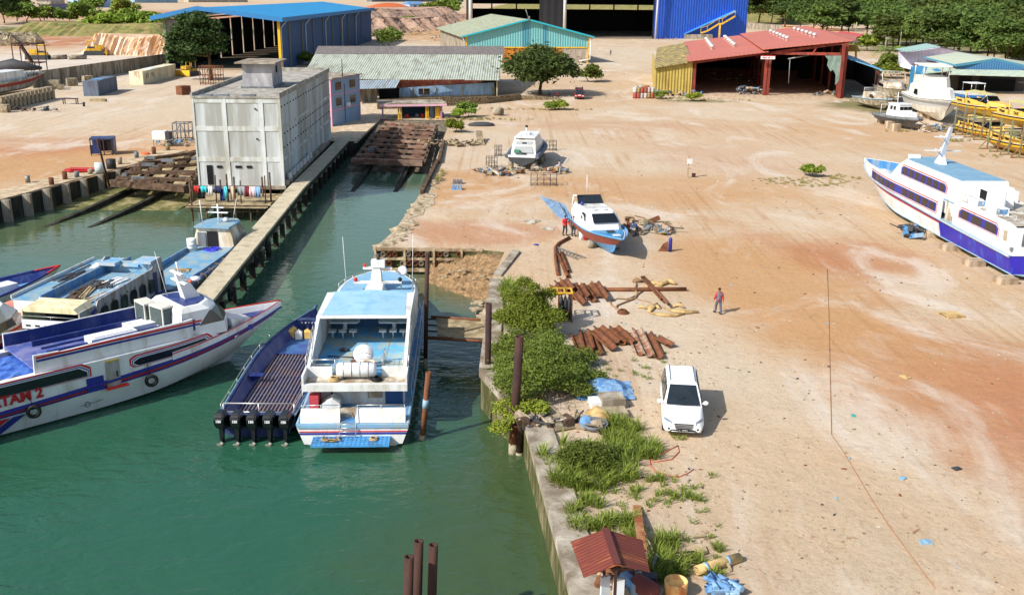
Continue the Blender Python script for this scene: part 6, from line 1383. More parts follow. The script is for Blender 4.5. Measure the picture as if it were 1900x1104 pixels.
 part(t,'cabin',MB().loft([sec(1.0,3.0,7.6,1.5),sec(2.2,3.0,6.4,1.3)],True,True),OLDWHITE);part(t,'window',MB().box(5.5,6.6,-1.45,-1.4,1.4,1.95).ext([(7.1,-.9,1.4),(7.1,.9,1.4),(6.2,.9,2.1),(6.2,-.9,2.1)],(.04,0,0)),BLACKW);part(t,'rail',rail(MB(),[(3,-1.2,2.2),(3,1.2,2.2)],.6,.03,1),WHITE2)
 t,H=small_boat('derelict white cruiser with bare frames behind the cream motor yacht',Vector((72.0,196.5,.6)),R_(-100),17,5.0,1.6,2.2,OLDWHITE,GREY,'derelict_boat',None,'boat')
 part(t,'cabin',MB().loft([sec(1.5,4,12,2.0),sec(2.8,4,10.5,1.8)],True,True),OLDWHITE);part(t,'window_band',MB().box(5,10,2.0,2.05,1.9,2.4).box(5,10,-2.05,-2.0,1.9,2.4),BLACKW)
 mb=MB()
 for y in(-2,2):mb.path([(1,y,1.6),(1,y,4.2),(8,y,4.3),(9.5,y,2.7)],.09,5)
 for x in(1,4.5,8):mb.tube((x,-2,4.2),(x,2,4.2),.08,5)
 part(t,'frame',mb,OLDWHITE)
 t,H=small_boat('blue hulled speedboat half hidden behind the cream motor yacht',Vector((80.0,180.5,1.0)),R_(-85),11,4.0,1.5,2.0,mat('speed_blue',(36,110,180),.4),WHITE,'speedboat',None,'speedboat',gun=WHITE2)
 part(t,'canopy',MB().box(2.5,5.5,-1.3,1.3,3.2,3.3),WHITE2);part(t,'canopy_frame',MB().path([(2.6,-1.2,1.4),(2.6,-1.2,3.2),(5.4,-1.2,3.2),(5.4,-1.2,1.4)],.05,5).path([(2.6,1.2,1.4),(2.6,1.2,3.2),(5.4,1.2,3.2),(5.4,1.2,1.4)],.05,5),CHROME)
right_boats()
YB=mat('taxi_yellow',(224,184,88),.4,.06,dirt=(210,160,60),damt=.3);YB2=mat('tube_yellow',(206,164,40),.5,.06)
def water_taxi(label,loc,ang,words,canopy=True):
 t,H=small_boat(label,loc,ang,11.8,3.6,1.0,1.35,YB,mat('taxi_deck',(150,140,140),.7),'water_taxi',None,'water taxi','yellow water taxis on steel racks',draft=.6,gun=YB)
 part(t,'side_tube',H.rim(.26,-.38,0,.98,out=.02),YB2);part(t,'black_line',H.rim(.06,-.2,0,.98,out=.28),BLACK);part(t,'cream_line',H.rim(.04,-.09,0,.98,out=.2),mat('cream_line',(224,214,180),.5));part(t,'cockpit',MB().box(1.0,8.0,-1.4,1.4,.95,1.1),mat('cockpit_grey2',(120,112,116),.8,.2));part(t,'seat',MB().box(2.0,2.6,-1.2,1.2,1.1,1.6).box(4.4,5.0,-1.2,1.2,1.1,1.6),DGREY)
 for x0,x1,h in((.6,3.0,1.65),(3.5,6.3,1.75),(6.3,9.6,1.6)):
  for sd in(1,-1):part(t,'side_panel',MB().side([(x0,.95),(x1,.95),(x1,h-.25 if x0>6 else h-.1),(x0,h)],sd*1.62,sd*1.56),YB)
 part(t,'bow_cover',MB().loft([[(8.2,-1.4,1.2),(8.2,1.4,1.2),(8.2,1.0,1.75),(8.2,-1.0,1.75)],[(11.2,-.4,1.3),(11.2,.4,1.3),(11.2,.2,1.5),(11.2,-.2,1.5)]],True,True),YB)
 part(t,'windscreen',MB().ext([(7.6,-1.2,1.5),(7.6,1.2,1.5),(6.7,1.0,2.3),(6.7,-1.0,2.3)],(.04,0,0)),GLASS)
 part(t,'engine',MB().obox((-.35,.5,1.1),(.5,.4,.8)).obox((-.35,-.5,1.1),(.5,.4,.8)),BLACK)
 part(t,'roll_bar',MB().path([(3.3,-1.55,1.0),(2.8,-1.4,2.6),(2.8,1.4,2.6),(3.3,1.55,1.0)],.09,6),YB)
 if canopy:part(t,'canopy',MB().loft([[(2.4,-1.35,2.55),(2.4,0,2.8),(2.4,1.35,2.55),(2.4,0,2.7)],[(7.8,-1.15,2.5),(7.8,0,2.7),(7.8,1.15,2.5),(7.8,0,2.62)]],True,True),mat('faded_canopy',(178,172,120),.8,.1));part(t,'canopy_frame',MB().path([(2.4,-1.3,2.55),(5,-1.5,1.2)],.04,5).path([(7.7,-1.1,2.5),(6.3,-1.45,1.2)],.04,5).path([(7.7,-1.1,2.5),(8.6,-1.2,1.3)],.04,5),CHROME)
 for(w,x)in words:
  if not w:put_marks(t,5,.42,(x,-1.64,1.3),(1,0,0),(0,0,1),BLACK)
  else:put_text(t,w,.5 if len(w)<6 else .42,(x,-1.66,1.3),(1,0,0),(0,0,1),BLACK,bold=.015)
 return t
rk=[('yellow water taxi on the upper level of the left rack',PY(1768,186,146.0),(('Bumble',1.8),('Bee',4.3))),('yellow water taxi marked water taxi on the upper level of the right rack',PY(1844,206,130.0),(('Water',1.8),('TAXI',4.9))),('yellow water taxi on the lower level of the left rack',PY(1772,230,144.0),(('',1.8),('',4.9))),('yellow water taxi nearest the camera on the lower level of the right rack',PY(1832,252,128.0),(('Bumble',1.8),('Bee',4.4)))]
for k,(lab,p,w)in enumerate(rk):
 dv=Vector((math.cos(R_(-85)),math.sin(R_(-85)),0));pv=Vector((-dv.y,dv.x,0))
 water_taxi(lab,p+pv*1.8-dv*.2+Vector((0,0,-1.1)),R_(-85),w,k in(0,1,2))
def rack(lab,pts,g='steel boat racks'):
 base=P(*pts[0]);t=thing('boat_rack',lab,'rack',base,R_(-85),g)
 h=4.2
 for x in(0,2.4,4.8,7.2):
  for y in(-.2,4.2):part(t,'post',MB().beam((x,y,0),(x,y,h),.16,.16),GREENP)
  part(t,'cross_beam',MB().beam((x,-.2,2.55),(x,4.2,2.55),.16,.2),GREENP);part(t,'foot',MB().beam((x-.0,-1.3,.1),(x,-.2,1.4),.1,.1).beam((x,-1.3,.08),(x,4.2,.08),.14,.14),GREENP)
 part(t,'side_beam',MB().beam((0,-.2,2.4),(7.2,-.2,2.4),.16,.16),GREENP);part(t,'side_beam',MB().beam((0,4.2,2.4),(7.2,4.2,2.4),.16,.16),GREENP)
rack('green steel rack carrying the two farther yellow water taxis',[(1772,247)]);rack('green steel rack carrying the two nearer yellow water taxis',[(1834,277)])
def beached():
 loc=P(-75,183,.5);bow=P(88,152,.9)
 d=bow-loc;d.z=0;ang=math.atan2(d.y,d.x);L=d.length
 t,H=small_boat('white launch with a red stripe beached behind stone blocks at far left',Vector((loc.x,loc.y,.6)),ang,L,5.0,1.7,2.3,OLDWHITE,OLDWHITE,'launch',mat('stripe_maroon',(160,60,52),.6),'boat')
 part(t,'cabin',MB().box(L*.3,L*.62,-1.8,1.8,1.6,3.4),WHITE);part(t,'cabin',MB().loft([[(L*.64,-1.7,1.7),(L*.64,1.7,1.7),(L*.64,1.5,3.0),(L*.64,-1.5,3.0)],[(L*.9,-.8,2.0),(L*.9,.8,2.0),(L*.9,.7,2.5),(L*.9,-.7,2.5)]],True,True),WHITE)
 for k in range(4):part(t,'window',MB().box(L*.67+k*1.1,L*.67+.7+k*1.1,-1.72+.16*k,-1.6,2.1,2.5),BLACKW)
 M=MW[t.name];tw=thing('scaffold_tower','rusty scaffold tower with stairs rising behind the beached launch','scaffold',P(30,150))
 w=5.2;h=7.6;mb=None
 for x in(0,w):
  for y in(0,3.4):part(tw,'post',MB().beam((x,y,0),(x,y,h),.16,.16),RUSTD)
 for z in(.3,3.6,h-.2):
  part(tw,'cross_beam',MB().beam((0,0,z),(w,0,z),.14,.2).beam((0,3.4,z),(w,3.4,z),.14,.2).beam((0,0,z),(0,3.4,z),.14,.2).beam((w,0,z),(w,3.4,z),.14,.2),RUSTD)
 part(tw,'stair',MB().beam((1.4,0,h),(3.6,0,3.7),.2,.3).beam((1.4,.9,h),(3.6,.9,3.7),.2,.3).beam((3.8,.2,3.7),(3.0,.2,.2),.2,.2).beam((4.3,.2,3.7),(3.5,.2,.2),.2,.2),RUSTD);mb=MB()
 for k in range(9):mb.beam((1.5+.24*k,.0,h-.3-.43*k),(1.5+.24*k,.9,h-.3-.43*k),.15,.06)
 part(tw,'tread',mb,RUSTD);part(tw,'top_rail',MB().beam((-.2,0,h+1.4),(2.4,0,h+1.4),.1,.1).beam((1,0,h),(1,0,h+1.4),.1,.1),RUSTD)
 mb=MB();q=P(25,160,0);mb.path([q+Vector((-4,1,2.9)),q+Vector((-2.5,1,3.5)),q+Vector((0,1,3.9)),q+Vector((5.5,1,3.4))],[.2,1.1,1.3,.3],8);single('tarpaulin',mb,DGREY,'dark grey cover humped over the beached launch below the scaffold','tarpaulin')
beached()
# ====== VEHICLES AND PEOPLE
def body_loft(st):
 return[[(x,-wb,zb),(x,-wm,(zb+zt)/2),(x,-wt,zt-.06),(x,-wt+.12,zt),(x,wt-.12,zt),(x,wt,zt-.06),(x,wm,(zb+zt)/2),(x,wb,zb)]for x,zb,zt,wb,wm,wt in st]
def bevelmod(o,w=.03):m=o.modifiers.new('b','BEVEL');m.width=w;m.segments=2;m.limit_method='ANGLE';return o
def wheels(t,xs,w,r=.33):
 for x in xs:
  for s in(1,-1):
   o=part(t,'wheel',MB().tube((x,s*(w-.2),r),(x,s*w,r),r,16),BLACK);part(o,'rim',MB().tube((x,s*w,r),(x,s*(w+.015),r),r*.6,10),STEEL)
def minivan():
 t=thing('minivan','white minivan parked on the dirt facing the camera beside the weeds','car',(7.78,41.85,0),R_(-96.5))
 cw=mat('car_white',(240,242,245),.18,.02,spec=.6)
 b=part(t,'body',MB().loft(body_loft([(-2.3,.45,.95,.75,.82,.7),(-2.2,.3,1.05,.82,.9,.84),(-1,.25,1.06,.86,.92,.86),(.8,.25,1.06,.86,.92,.86),(1.3,.25,1.04,.86,.92,.84),(2.0,.25,.9,.84,.9,.74),(2.3,.28,.74,.76,.82,.6),(2.38,.35,.6,.68,.7,.52)]),True,True,True),cw)
 gl=lambda x0,x1,z,w:[(x0,-w,z),(x1,-w*.96,z),(x1+.04,0,z),(x1,w*.96,z),(x0,w,z)]
 part(t,'cabin',MB().loft([gl(-2.25,1.25,1.02,.86),gl(-2.12,.72,1.45,.76),gl(-1.98,.28,1.74,.66),gl(-1.8,.1,1.79,.58)],True,True,False),cw)
 part(t,'windscreen',MB().ext([(1.22,-.74,1.1),(1.27,0,1.1),(1.22,.74,1.1),(.33,.58,1.7),(.36,0,1.71),(.33,-.58,1.7)],(.04,0,.03)),GLASS)
 for s in(1,-1):
  for a,b2 in((.05,.9),(-1.0,-.05),(-1.95,-1.1)):part(t,'side_window',MB().ext([(a,s*.855,1.12),(b2,s*.85,1.12),(b2-(.45 if b2>.5 else .06),s*.715,1.62),(a,s*.715,1.62)],(0,s*.03,0)),GLASS)
  m=part(t,'mirror',MB().ball((.95,s*1.02,1.12),.13,8,5,(.6,1,.8)).tube((.95,s*.85,1.08),(.95,s*1.0,1.1),.03,5),cw)
  part(t,'headlight',MB().ext([(2.02,s*.84,.72),(2.02,s*.84,.86),(2.24,s*.52,.76),(2.33,s*.52,.62)],(.05,0,.015)),mat('lamp_glass',(130,142,155),.1,.3))
  part(t,'fog_light',MB().ball((2.33,s*.62,.45),.08,8,4),DGREY);part(t,'door_handle',MB().box(.0,.16,s*.92-.01,s*.92+.02,.92,.95),CHROME)
  part(t,'roof_rail',MB().path([(.1,s*.55,1.82),(-1.8,s*.55,1.82)],.02,5),GREY)
 g=part(t,'grille',MB().ext([(2.36,-.42,.7),(2.36,.42,.7),(2.41,.34,.48),(2.41,-.34,.48)],(.03,0,0)),DGREY)
 mb=MB();
 for k in range(3):mb.box(2.4+.01*k,2.45,-.4+.02*k,.4-.02*k,.64-.06*k,.652-.06*k)
 part(g,'chrome_bar',mb,CHROME);part(t,'lower_intake',MB().ext([(2.38,-.6,.34),(2.38,-.5,.42),(2.38,.5,.42),(2.38,.6,.34),(2.38,.5,.3),(2.38,-.5,.3)],(.05,0,0)),BLACK)
 part(t,'bumper_trim',MB().path([(2.33,-.68,.3),(2.44,-.45,.36),(2.45,.45,.36),(2.33,.68,.3)],.025,5),CHROME)
 pl=part(t,'number_plate',MB().box(2.44,2.47,-.24,.24,.38,.49),BLACK);put_marks(pl,8,.075,(2.475,0,.435),(0,1,0),(0,0,1),WHITE2)
 mb=MB();
 for k in range(5):mb.box(-1.7,.0,-.36+.18*k-.02,-.36+.18*k+.02,1.785,1.803)
 part(t,'roof_rib',mb,cw);part(t,'wiper',MB().tube((1.25,-.5,1.12),(.95,.1,1.36),.012,4),BLACK);wheels(t,(-1.4,1.5),.88)
minivan()
def minibus():
 q=P(1076,186);t=thing('red_minibus','small red minibus with roof rack parked right of the big leafy tree','minibus',q+Vector((0,2.5,0)),R_(-92))
 r=mat('bus_red',(170,30,36),.3,.08);part(t,'body',MB().loft(body_loft([(-2,.35,.95,.8,.85,.8),(1.8,.3,.98,.8,.85,.8),(2.1,.35,.9,.75,.8,.74)]),True,True),r)
 part(t,'cabin',MB().loft([[(-2,-.8,.95),(2,-.8,.95),(2,.8,.95),(-2,.8,.95)],[(-1.9,-.72,1.8),(1.5,-.72,1.8),(1.5,.72,1.8),(-1.9,.72,1.8)]],True,True),mat('bus_dark',(90,22,28),.4))
 part(t,'windscreen',MB().ext([(2.02,-.7,1.0),(2.02,.7,1.0),(1.56,.64,1.7),(1.56,-.64,1.7)],(.04,0,.01)),GLASS);part(t,'roof_rack',rail(MB(),[(-1.7,-.6,1.8),(1.2,-.6,1.8),(1.2,.6,1.8),(-1.7,.6,1.8)],.3,.04,1),BLACK)
 part(t,'bumper',MB().box(2.05,2.2,-.8,.8,.3,.5),BLACK);part(t,'sticker',MB().box(2.1,2.13,-.3,.3,.72,.85),WHITE2)
 for s in(1,-1):part(t,'headlight',MB().box(2.1,2.14,s*.65-.12,s*.65+.12,.6,.75),WHITE2);part(t,'mirror',MB().box(1.5,1.6,s*.95-.1,s*.95+.1,1.2,1.4),BLACK)
 wheels(t,(-1.3,1.4),.82,.3)
minibus()
def motorbike(lab,q,rz,m):
 t=thing('motorbike',lab,'motorbike',q,rz,'motorbikes parked at the tree and hangar')
 for x in(-.6,.62):part(t,'wheel',torus(MB(),(x,0,.28),.24,.05,(0,1,0),12,5),BLACK)
 part(t,'frame',MB().beam((-.55,0,.3),(.1,0,.55),.12,.18).beam((.6,0,.3),(.42,0,.95),.07,.07).tube((.4,-.3,.98),(.4,.3,.98),.02,5),DGREY);part(t,'fairing',MB().beam((.5,0,.45),(.38,0,.9),.2,.14).beam((-.6,0,.7),(-.1,0,.62),.2,.14),m);part(t,'seat',MB().beam((-.65,0,.8),(.1,0,.76),.22,.08),BLACK)
for k,(x,y,m,l)in enumerate(((1018,182,BLACK,'black motorbike leftmost in the shade of the big tree'),(1026,183,DGREY,'grey motorbike in the middle under the big tree'),(1034,182,RED,'red motorbike rightmost in the shade of the big tree'))):motorbike(l,P(x,y),1.2+.3*k,m)
for k in range(6):motorbike(['leftmost','second','third','fourth','fifth','rightmost'][k]+' motorbike of the row at the foot of the royal blue hangar wall',P(1222+6.5*k,74.5),1.4,(BLACK,RED,WHITE2)[k%3])
# ---- people
def person(lab,px,py,face,top,legs,arms=(.15,.15),stride=.15,lean=0.,vest=None,h=1.6,bend=0.):
 t=thing('person',lab,'person',P(px,py)if px else py,face);s=h/1.7
 V=[(0,0,.92),(0,0,1.12),(0,0,1.32),(0,0,1.45),(.02,0,1.56),(.02,0,1.67)]
 R=[.13,.125,.14,.06,.09,.075];E=[(0,1),(1,2),(2,3),(3,4),(4,5)]
 def add(p,v,r):V.append(v);R.append(r);E.append((p,len(V)-1));return len(V)-1
 for sd in(1,-1):
  k=stride*sd;hip=add(0,(0,.1*sd,.86),.1);kn=add(hip,(k*.6+.03,.11*sd,.48),.068);an=add(kn,(k-.04,.11*sd,.08),.045);add(an,(k+.14,.12*sd,.04),.04)
  a=arms[0 if sd==1 else 1];sh=add(2,(0,.19*sd,1.37),.065);el=add(sh,(-.03+a*.25,.25*sd,1.1),.045);wr=add(el,(a*1.0,.24*sd,.88+abs(a)*.35),.032);pm=add(wr,(a*1.15,.23*sd,.81+abs(a)*.4),.034)
 V=[(x+max(0,z-.9)*bend,y,z-max(0,z-.9)*bend*.35)for x,y,z in V]
 me=bpy.data.meshes.new('b');me.from_pydata([Vector(v)*s for v in V],E,[]);o=bpy.data.objects.new('b',me);COL.objects.link(o)
 m=o.modifiers.new('s','SKIN');o.modifiers.new('u','SUBSURF').levels=1
 for i,sv in enumerate(me.skin_vertices[0].data):sv.radius=(R[i]*s,)*2;sv.use_root=i==0
 dg=bpy.context.evaluated_depsgraph_get();bm_=bpy.data.meshes.new_from_object(o.evaluated_get(dg));bpy.data.objects.remove(o)
 bb=bmesh.new();bb.from_mesh(bm_)
 for sd in(1,-1):
  a=arms[0 if sd==1 else 1];c=Vector((a*1.15,.23*sd,.81+abs(a)*.4));c.x+=max(0,c.z-.9)*bend;c*=s
  for f in range(5):
   mbf=MB();o0=Vector(((f-1.5)*.018,0,-.02))if f<4 else Vector((.03,0,.02));ln=(.06,.072,.068,.055,.05)[f]
   dr=Vector((.15,0,-1))if f<4 else Vector((.8,0,-.6));mbf.path([c+o0,c+o0+dr*ln*.6,c+o0+(dr+Vector((.4,-sd*.2,0)))*ln],[.009,.008,.006],5)
   fm=mbf.mesh('f',SKIN);bb.from_mesh(fm)
 bb.to_mesh(bm_);bb.free();bm_.materials.clear();bm_.materials.append(SKIN)
 for p in bm_.polygons:p.use_smooth=True
 body=link('body',bm_,t);MW[body.name]=MW[t.name]
 def shell(name,keep,m,grow):
  b2=bmesh.new();b2.from_mesh(bm_);b2.normal_update()
  bmesh.ops.delete(b2,geom=[f for f in b2.faces if not keep(f.calc_center_median()/s)],context='FACES');b2.normal_update()
  for v in b2.verts:v.co+=v.normal*grow
  mm=bpy.data.meshes.new(name);b2.to_mesh(mm);b2.free();mm.materials.clear();mm.materials.append(m)
  return link(name,mm,t,fix=False)
 shell('trousers',lambda c:.1<c.z<.98 and abs(c.y)<.2,legs,.012);shell('shirt',lambda c:.92<c.z<1.44,top,.02)
 if vest:shell('vest',lambda c:.95<c.z<1.43 and abs(c.y)<.17,vest,.03)
 hx=.02+.75*bend;hz=1.66-.26*bend
 part(t,'hair',MB().ball((hx*s-.015,0,(hz)*s),.105*s,10,6,(1,.9,.8)),HAIR)
 part(t,'shoe',MB().box(stride+.0,stride+.2,.07,.16,0,.08),BLACK);part(t,'shoe',MB().box(-stride-.0,-stride+.2,-.16,-.07,0,.08),BLACK)
GV=mat('grey_vest',(110,108,122),.8,.1);RS=mat('red_shirt',(200,46,50),.8,.1);JN=mat('grey_trousers',(84,88,102),.9,.15);DK=mat('dark_trousers',(50,54,58),.9,.15)
person('person in grey and red work vest walking away across the yard',1332,582,R_(100),RS,JN,(.2,-.15),.2,vest=GV)
person('person in red shirt standing left of the cabin cruiser, hands in front',1048,437,R_(-60),RS,DK,(.3,.35),.1)
person('person in brown shirt standing beside the person in red',1064,438,R_(-80),mat('brown_shirt',(110,92,74),.9),DK,(.3,.1),.06)
person('person in pale grey clothes bending behind the grey hulled boat',1040,324,R_(170),mat('pale_shirt',(170,165,175),.9),mat('pale_trousers',(150,145,150),.9),(.4,.4),.12,bend=.3)
person('distant person walking on the dirt below the giant hangar',1133,103,R_(-90),mat('grey_shirt',(120,120,124),.9),DK,(.1,.1),.15,h=1.7)
person('crouched person in blue working on the shaded side of the cabin cruiser',1181,438,R_(200),mat('blue_shirt',(70,90,140),.9),DK,(.5,.4),.2,bend=.6,h=1.4)
# ====== QUAY AND YARD OBJECTS
def steel_post(lab,base,top,r,m=RUSTD,g='steel mooring posts'):
 t=thing('steel_post',lab,'post',base,0,g);d=top-base;part(t,'pipe',MB().pipe((0,0,0),d,r,.03,18),m)
 if 'bush' in lab:part(t,'stained_base',MB().pipe(d*.02,d*(.28),r+.006,.02,18),RUSTO)
 part(t,'waterline_band',MB().pipe((0,0,0),d*.12,r+.012,.02,18),mat('barnacle',(150,142,120),.95,.3,6));return t
def topat(b,x,y,dz=0):
 q=PY(x,y,b.y);return q
for lab,(bx,by),(tx,ty),r in(('tall dark steel post rising through the left side of the big bush',(904,752),(907,563),.16),('thick dark steel post in front of the big bush',(951,848),(964,624),.2),('short weathered post right behind the thick dark one',(963,850),(968,752),.16),('leaning rusty post with a blue tie right of the white ferry',(783,822),(795,690),.13),('tall thin brown post at the left end of the gangway',(789,690),(793,470),.12),('rusty stake at the left corner of the pipe lined quay',(702,500),(700,470),.08),('second rusty stake along the pipe lined quay',(744,500),(741,472),.09)):
 b=P(bx,by,-2.2);tp=topat(b,tx,ty);steel_post(lab,b,tp,r,RUST if 'leaning' in lab or 'stake' in lab else RUSTD)
for lab,x,y,xb in(('left post of the three at the bottom edge',759,1032,756),('middle and tallest post of the three at the bottom edge',777,1003,768),('right post of the three at the bottom edge',804,1010,799)):
 tp=P(x,y,1.7);b=Vector((tp.x-.15,tp.y-.2,-2.4));steel_post(lab,b,tp,.155)
q=P(785,760,-1.2);b=P(783,822,-2.2);tp=topat(b,795,690);mid=b.lerp(tp,.5);mb=MB();mb.pipe(mid,b.lerp(tp,.62),.15,.03,14);single('plastic_tie',mb,SKYBLUE,'pale blue plastic wrapped round the leaning rusty post','wrapping')
def gangway():
 a,b=P(810,590,-.35),P(938,600,-.2);c,d=P(812,625,-.35),P(938,628,-.2)
 t=thing('timber_gangway','pale slatted timber gangway from the quay towards the white ferry','gangway',a)
 mb=MB();n=15
 for k in range(n):
  f=(k+.5)/n;p=a.lerp(c,f);q2=b.lerp(d,f);mb.beam(p,q2,.115,.05)
 part(t,'slats',mb,WOODL,True)
 mb=MB()
 for k in range(4):mb.tube(P(790,592+11*k,-.5),P(840,594+11*k,-.45),.05,6)
 part(t,'steel_bar',mb,RUSTD,True);part(t,'side_beam',MB().tube(P(790,627,-.5),P(935,635,-.35),.09,8),RUST,True);part(t,'side_beam',MB().tube(P(800,588,-.5),P(935,596,-.35),.09,8),RUST,True)
gangway()
random.seed(12)
q0=Vector((-10.4,72.55,0));
for row,(xs,yy)in enumerate((((160,215,270,395,460,515,570,630,690,745,865,1095,1155,1215,1270),470),((140,180,220,340,400,460,515,635,695,750),487))):
 for k,x in enumerate(xs):
  px=680+x/5.018;b=PY(px,yy,72.5);
  single('embedded_pipe',MB().pipe((0,0,0),(0,-.42,0),.2,.045,12).tube((0,-.2,0),(0,-.3,0),.155,10),RUSTO if k%3 else CONC,('rusty round pipe end in the upper row of the quay face' if row==0 else 'rusty round pipe end in the lower row of the quay face'),'pipe',(b.x,b.y+.05,b.z),group='upper row of pipe ends' if row==0 else 'lower row of pipe ends')
def cradle(lab,c4,n,seed,extra):
 a,b,c,d=c4;t=thing('slip_cradle',lab,'cradle',a);random.seed(seed)
 for k,(p,q2)in enumerate(((a,d),(b,c),(a.lerp(b,.33),d.lerp(c,.33)),(a.lerp(b,.66),d.lerp(c,.66)))):part(t,'long_beam',MB().beam(p,q2,.4,.4),WOODG,True)
 for k in range(n):
  f=k/(n-1);p,q2=a.lerp(d,f),b.lerp(c,f);up=Vector((0,0,.3));part(t,'cross_beam',MB().beam(p+up,q2+up,.6 if k else .8,.3 if k else .6),mat('cradle_beam',(150,124,106),.9,.3,.8,dirt=(90,70,60),damt=.7,dscale=1.2,dstretch=(.4,1,1))if extra else WOODG,True)
 mb=MB();part(t,'planking',MB().beam(a.lerp(b,.15)+Vector((0,.2,.1)),d.lerp(c,.15)+Vector((0,0,.1)),1.2,.1).beam(a.lerp(b,.5)+Vector((0,.2,.1)),d.lerp(c,.5)+Vector((0,0,.1)),1.2,.1).beam(a.lerp(b,.85)+Vector((0,.2,.1)),d.lerp(c,.85)+Vector((0,0,.1)),1.2,.1),RUST if extra else WOODL,True)
 for k in range(6 if extra else 20):
  f,g=random.random(),random.uniform(.1,.9);p=a.lerp(d,f).lerp(b.lerp(c,f),g)+Vector((0,0,.62));part(t,'keel_block',MB().obox(p,(random.uniform(.4,1.8),.4,.3),(0,0,random.uniform(-.2,.2))),WOODG if k%3 else GREY,True)
cradle('brown timber slipway cradle of heavy cross beams in the centre slip',[P(653,303,-.9),P(785,308,-.9),P(810,238,.1),P(715,231,.1)],9,4,True)
cradle('weathered timber cradle on the left slip beside the concrete block',[P(204,345,-.5),P(346,356,-.5),P(392,285,.1),P(270,300,.1)],6,9,False)
# ---- sheet piles
def sheetpile(lab,a,b,m,g,z=.1,w=.42):
 p,q2=P(*a),P(*b);d=(q2-p);L=d.length;mb=MB()
 pr=[(-w/2-.08,.0),(-w/2,.02),(-w/4,-.14),(w/4,-.14),(w/2,.02),(w/2+.08,0),(w/2+.08,.03),(w/2-.02,.05),(w/4-.02,-.1),(-w/4+.02,-.1),(-w/2+.02,.05),(-w/2-.08,.03)]
 mb.ext([(0,y,zz)for y,zz in pr],(L,0,0));tl=(hash(lab)%7-3)*.012
 single('sheet_pile',mb,m,lab,'steel sheet pile',(p.x,p.y,z+.14),math.atan2(d.y,d.x),g)
def z6(x,y):return(980+x/4.245,440+y/4.245)
ordn=['first','second','third','fourth','fifth','sixth','seventh','eighth','ninth','tenth','eleventh','twelfth','thirteenth']
G1=[((195,395),(240,460)),((235,378),(290,450)),((275,372),(335,450)),((355,382),(385,490)),((360,470),(425,550)),((395,415),(455,510)),((435,405),(510,520)),((465,400),(545,490)),((525,398),(605,520)),((300,420),(370,500))]
for k,(a,b)in enumerate(G1):sheetpile(ordn[k]+' rusty sheet pile from the left in the upper heap behind the cylinder rack',z6(*a),z6(*b),RUSTO if k%2 else RUST,'rusty sheet piles in the upper heap',.05+.12*(k%3))
G2=[((370,785),(430,930)),((445,775),(480,915)),((470,780),(550,940)),((530,790),(660,910)),((500,745),(640,855)),((550,740),(690,860)),((610,742),(745,858)),((675,740),(805,862))]
for k,(a,b)in enumerate(G2):sheetpile(ordn[k]+' rusty sheet pile from the left in the lower heap beside the shrubs',z6(*a),z6(*b),RUSTO if k%3 else RUST,'rusty sheet piles in the lower heap',.05+.12*(k%2),.5)
for k,(a,b)in enumerate([((805,762),(880,940)),((855,752),(950,960)),((935,770),(1030,968)),((1000,815),(1120,880))]):sheetpile(['whitish sheet pile with pale lime stains, leftmost','second lime stained sheet pile','third brown sheet pile','bent sheet pile, rightmost'][k]+' of the right part of the lower heap',z6(*a),z6(*b),mat('lime_rust',(186,168,148),.9,.3,1.5,dirt=(130,84,58),damt=.75,dscale=1.5,dstretch=(1,1,1))if k<2 else RUST,'stained sheet piles',.05+.08*(k%2),.45)
def gpipe(lab,pts,r,m,hollow=True,name='steel_pipe',cat='pipe',g=None,dz=0):
 v=[P(*z6(x,y))+Vector((0,0,r+dz))for x,y in pts];mb=MB()
 if len(v)==2 and hollow:mb.pipe(v[0],v[1],r,r*.25,10)
 else:mb.path(v,r,8)
 single(name,mb,m,lab,cat,group=g)
gpipe('long straight rusty pipe lying across the yard above the sacks',[(570,428),(1245,424)],.13,RUST);gpipe('left one of two rusty pipes lying over the long pipe',[(893,350),(1050,530)],.09,RUSTO,dz=.22);gpipe('right one of two rusty pipes lying over the long pipe',[(910,347),(1105,568)],.09,RUST,dz=.22)
gpipe('bent rusty pipe left of the ladder',[(325,15),(240,60),(212,95),(215,180),(232,308)],.12,RUST,False);gpipe('middle one of three rusty pipes beside the ladder',[(233,140),(312,328)],.13,RUSTO);gpipe('right one of three rusty pipes beside the ladder',[(262,138),(318,285)],.13,RUSTO)
mb=MB();a,b,c,d=[P(*z6(*p))+Vector((0,0,.12))for p in((232,92),(245,125),(450,172),(385,182))];mb.beam(a,c,.06,.06);mb.beam(b,d,.06,.06)
for k in range(8):mb.beam(a.lerp(c,k/7.5+.03),b.lerp(d,k/7.5+.03),.04,.04)
single('ladder',mb,STEEL,'grey ladder lying on the dirt below the cabin cruiser','ladder')
HOSE=mat('tan_hose',(150,120,88),.8,.15)
gpipe('thick tan mooring hose curling beside the long pipe',[(835,345),(850,380),(840,420),(862,450),(840,490),(760,520),(700,545),(690,565),(720,590)],.06,HOSE,False,'rope','rope');gpipe('second tan hose looping left of the sacks',[(900,430),(860,460),(780,495),(700,490),(640,510),(655,540),(720,580),(740,600)],.05,HOSE,False,'rope','rope');gpipe('thin tan hose running from the loop to the lower sacks',[(700,490),(840,490),(930,510),(1040,550),(1085,570)],.04,HOSE,False,'rope','rope')
mb=MB();c=P(*z6(745,600))
for k in range(3):torus(mb,c+Vector((0,0,.06+.07*k)),.32-.06*k,.05,(0,0,1),16,5)
single('rope_coil',mb,RUST,'rusty brown hose coil on the dirt left of the lower sacks','rope')
mb=MB();c=P(*z6(850,355))
for k in range(3):torus(mb,c+Vector((.1*k,0,.1+.06*k)),.26,.05,(.3*k,.2,1),14,5)
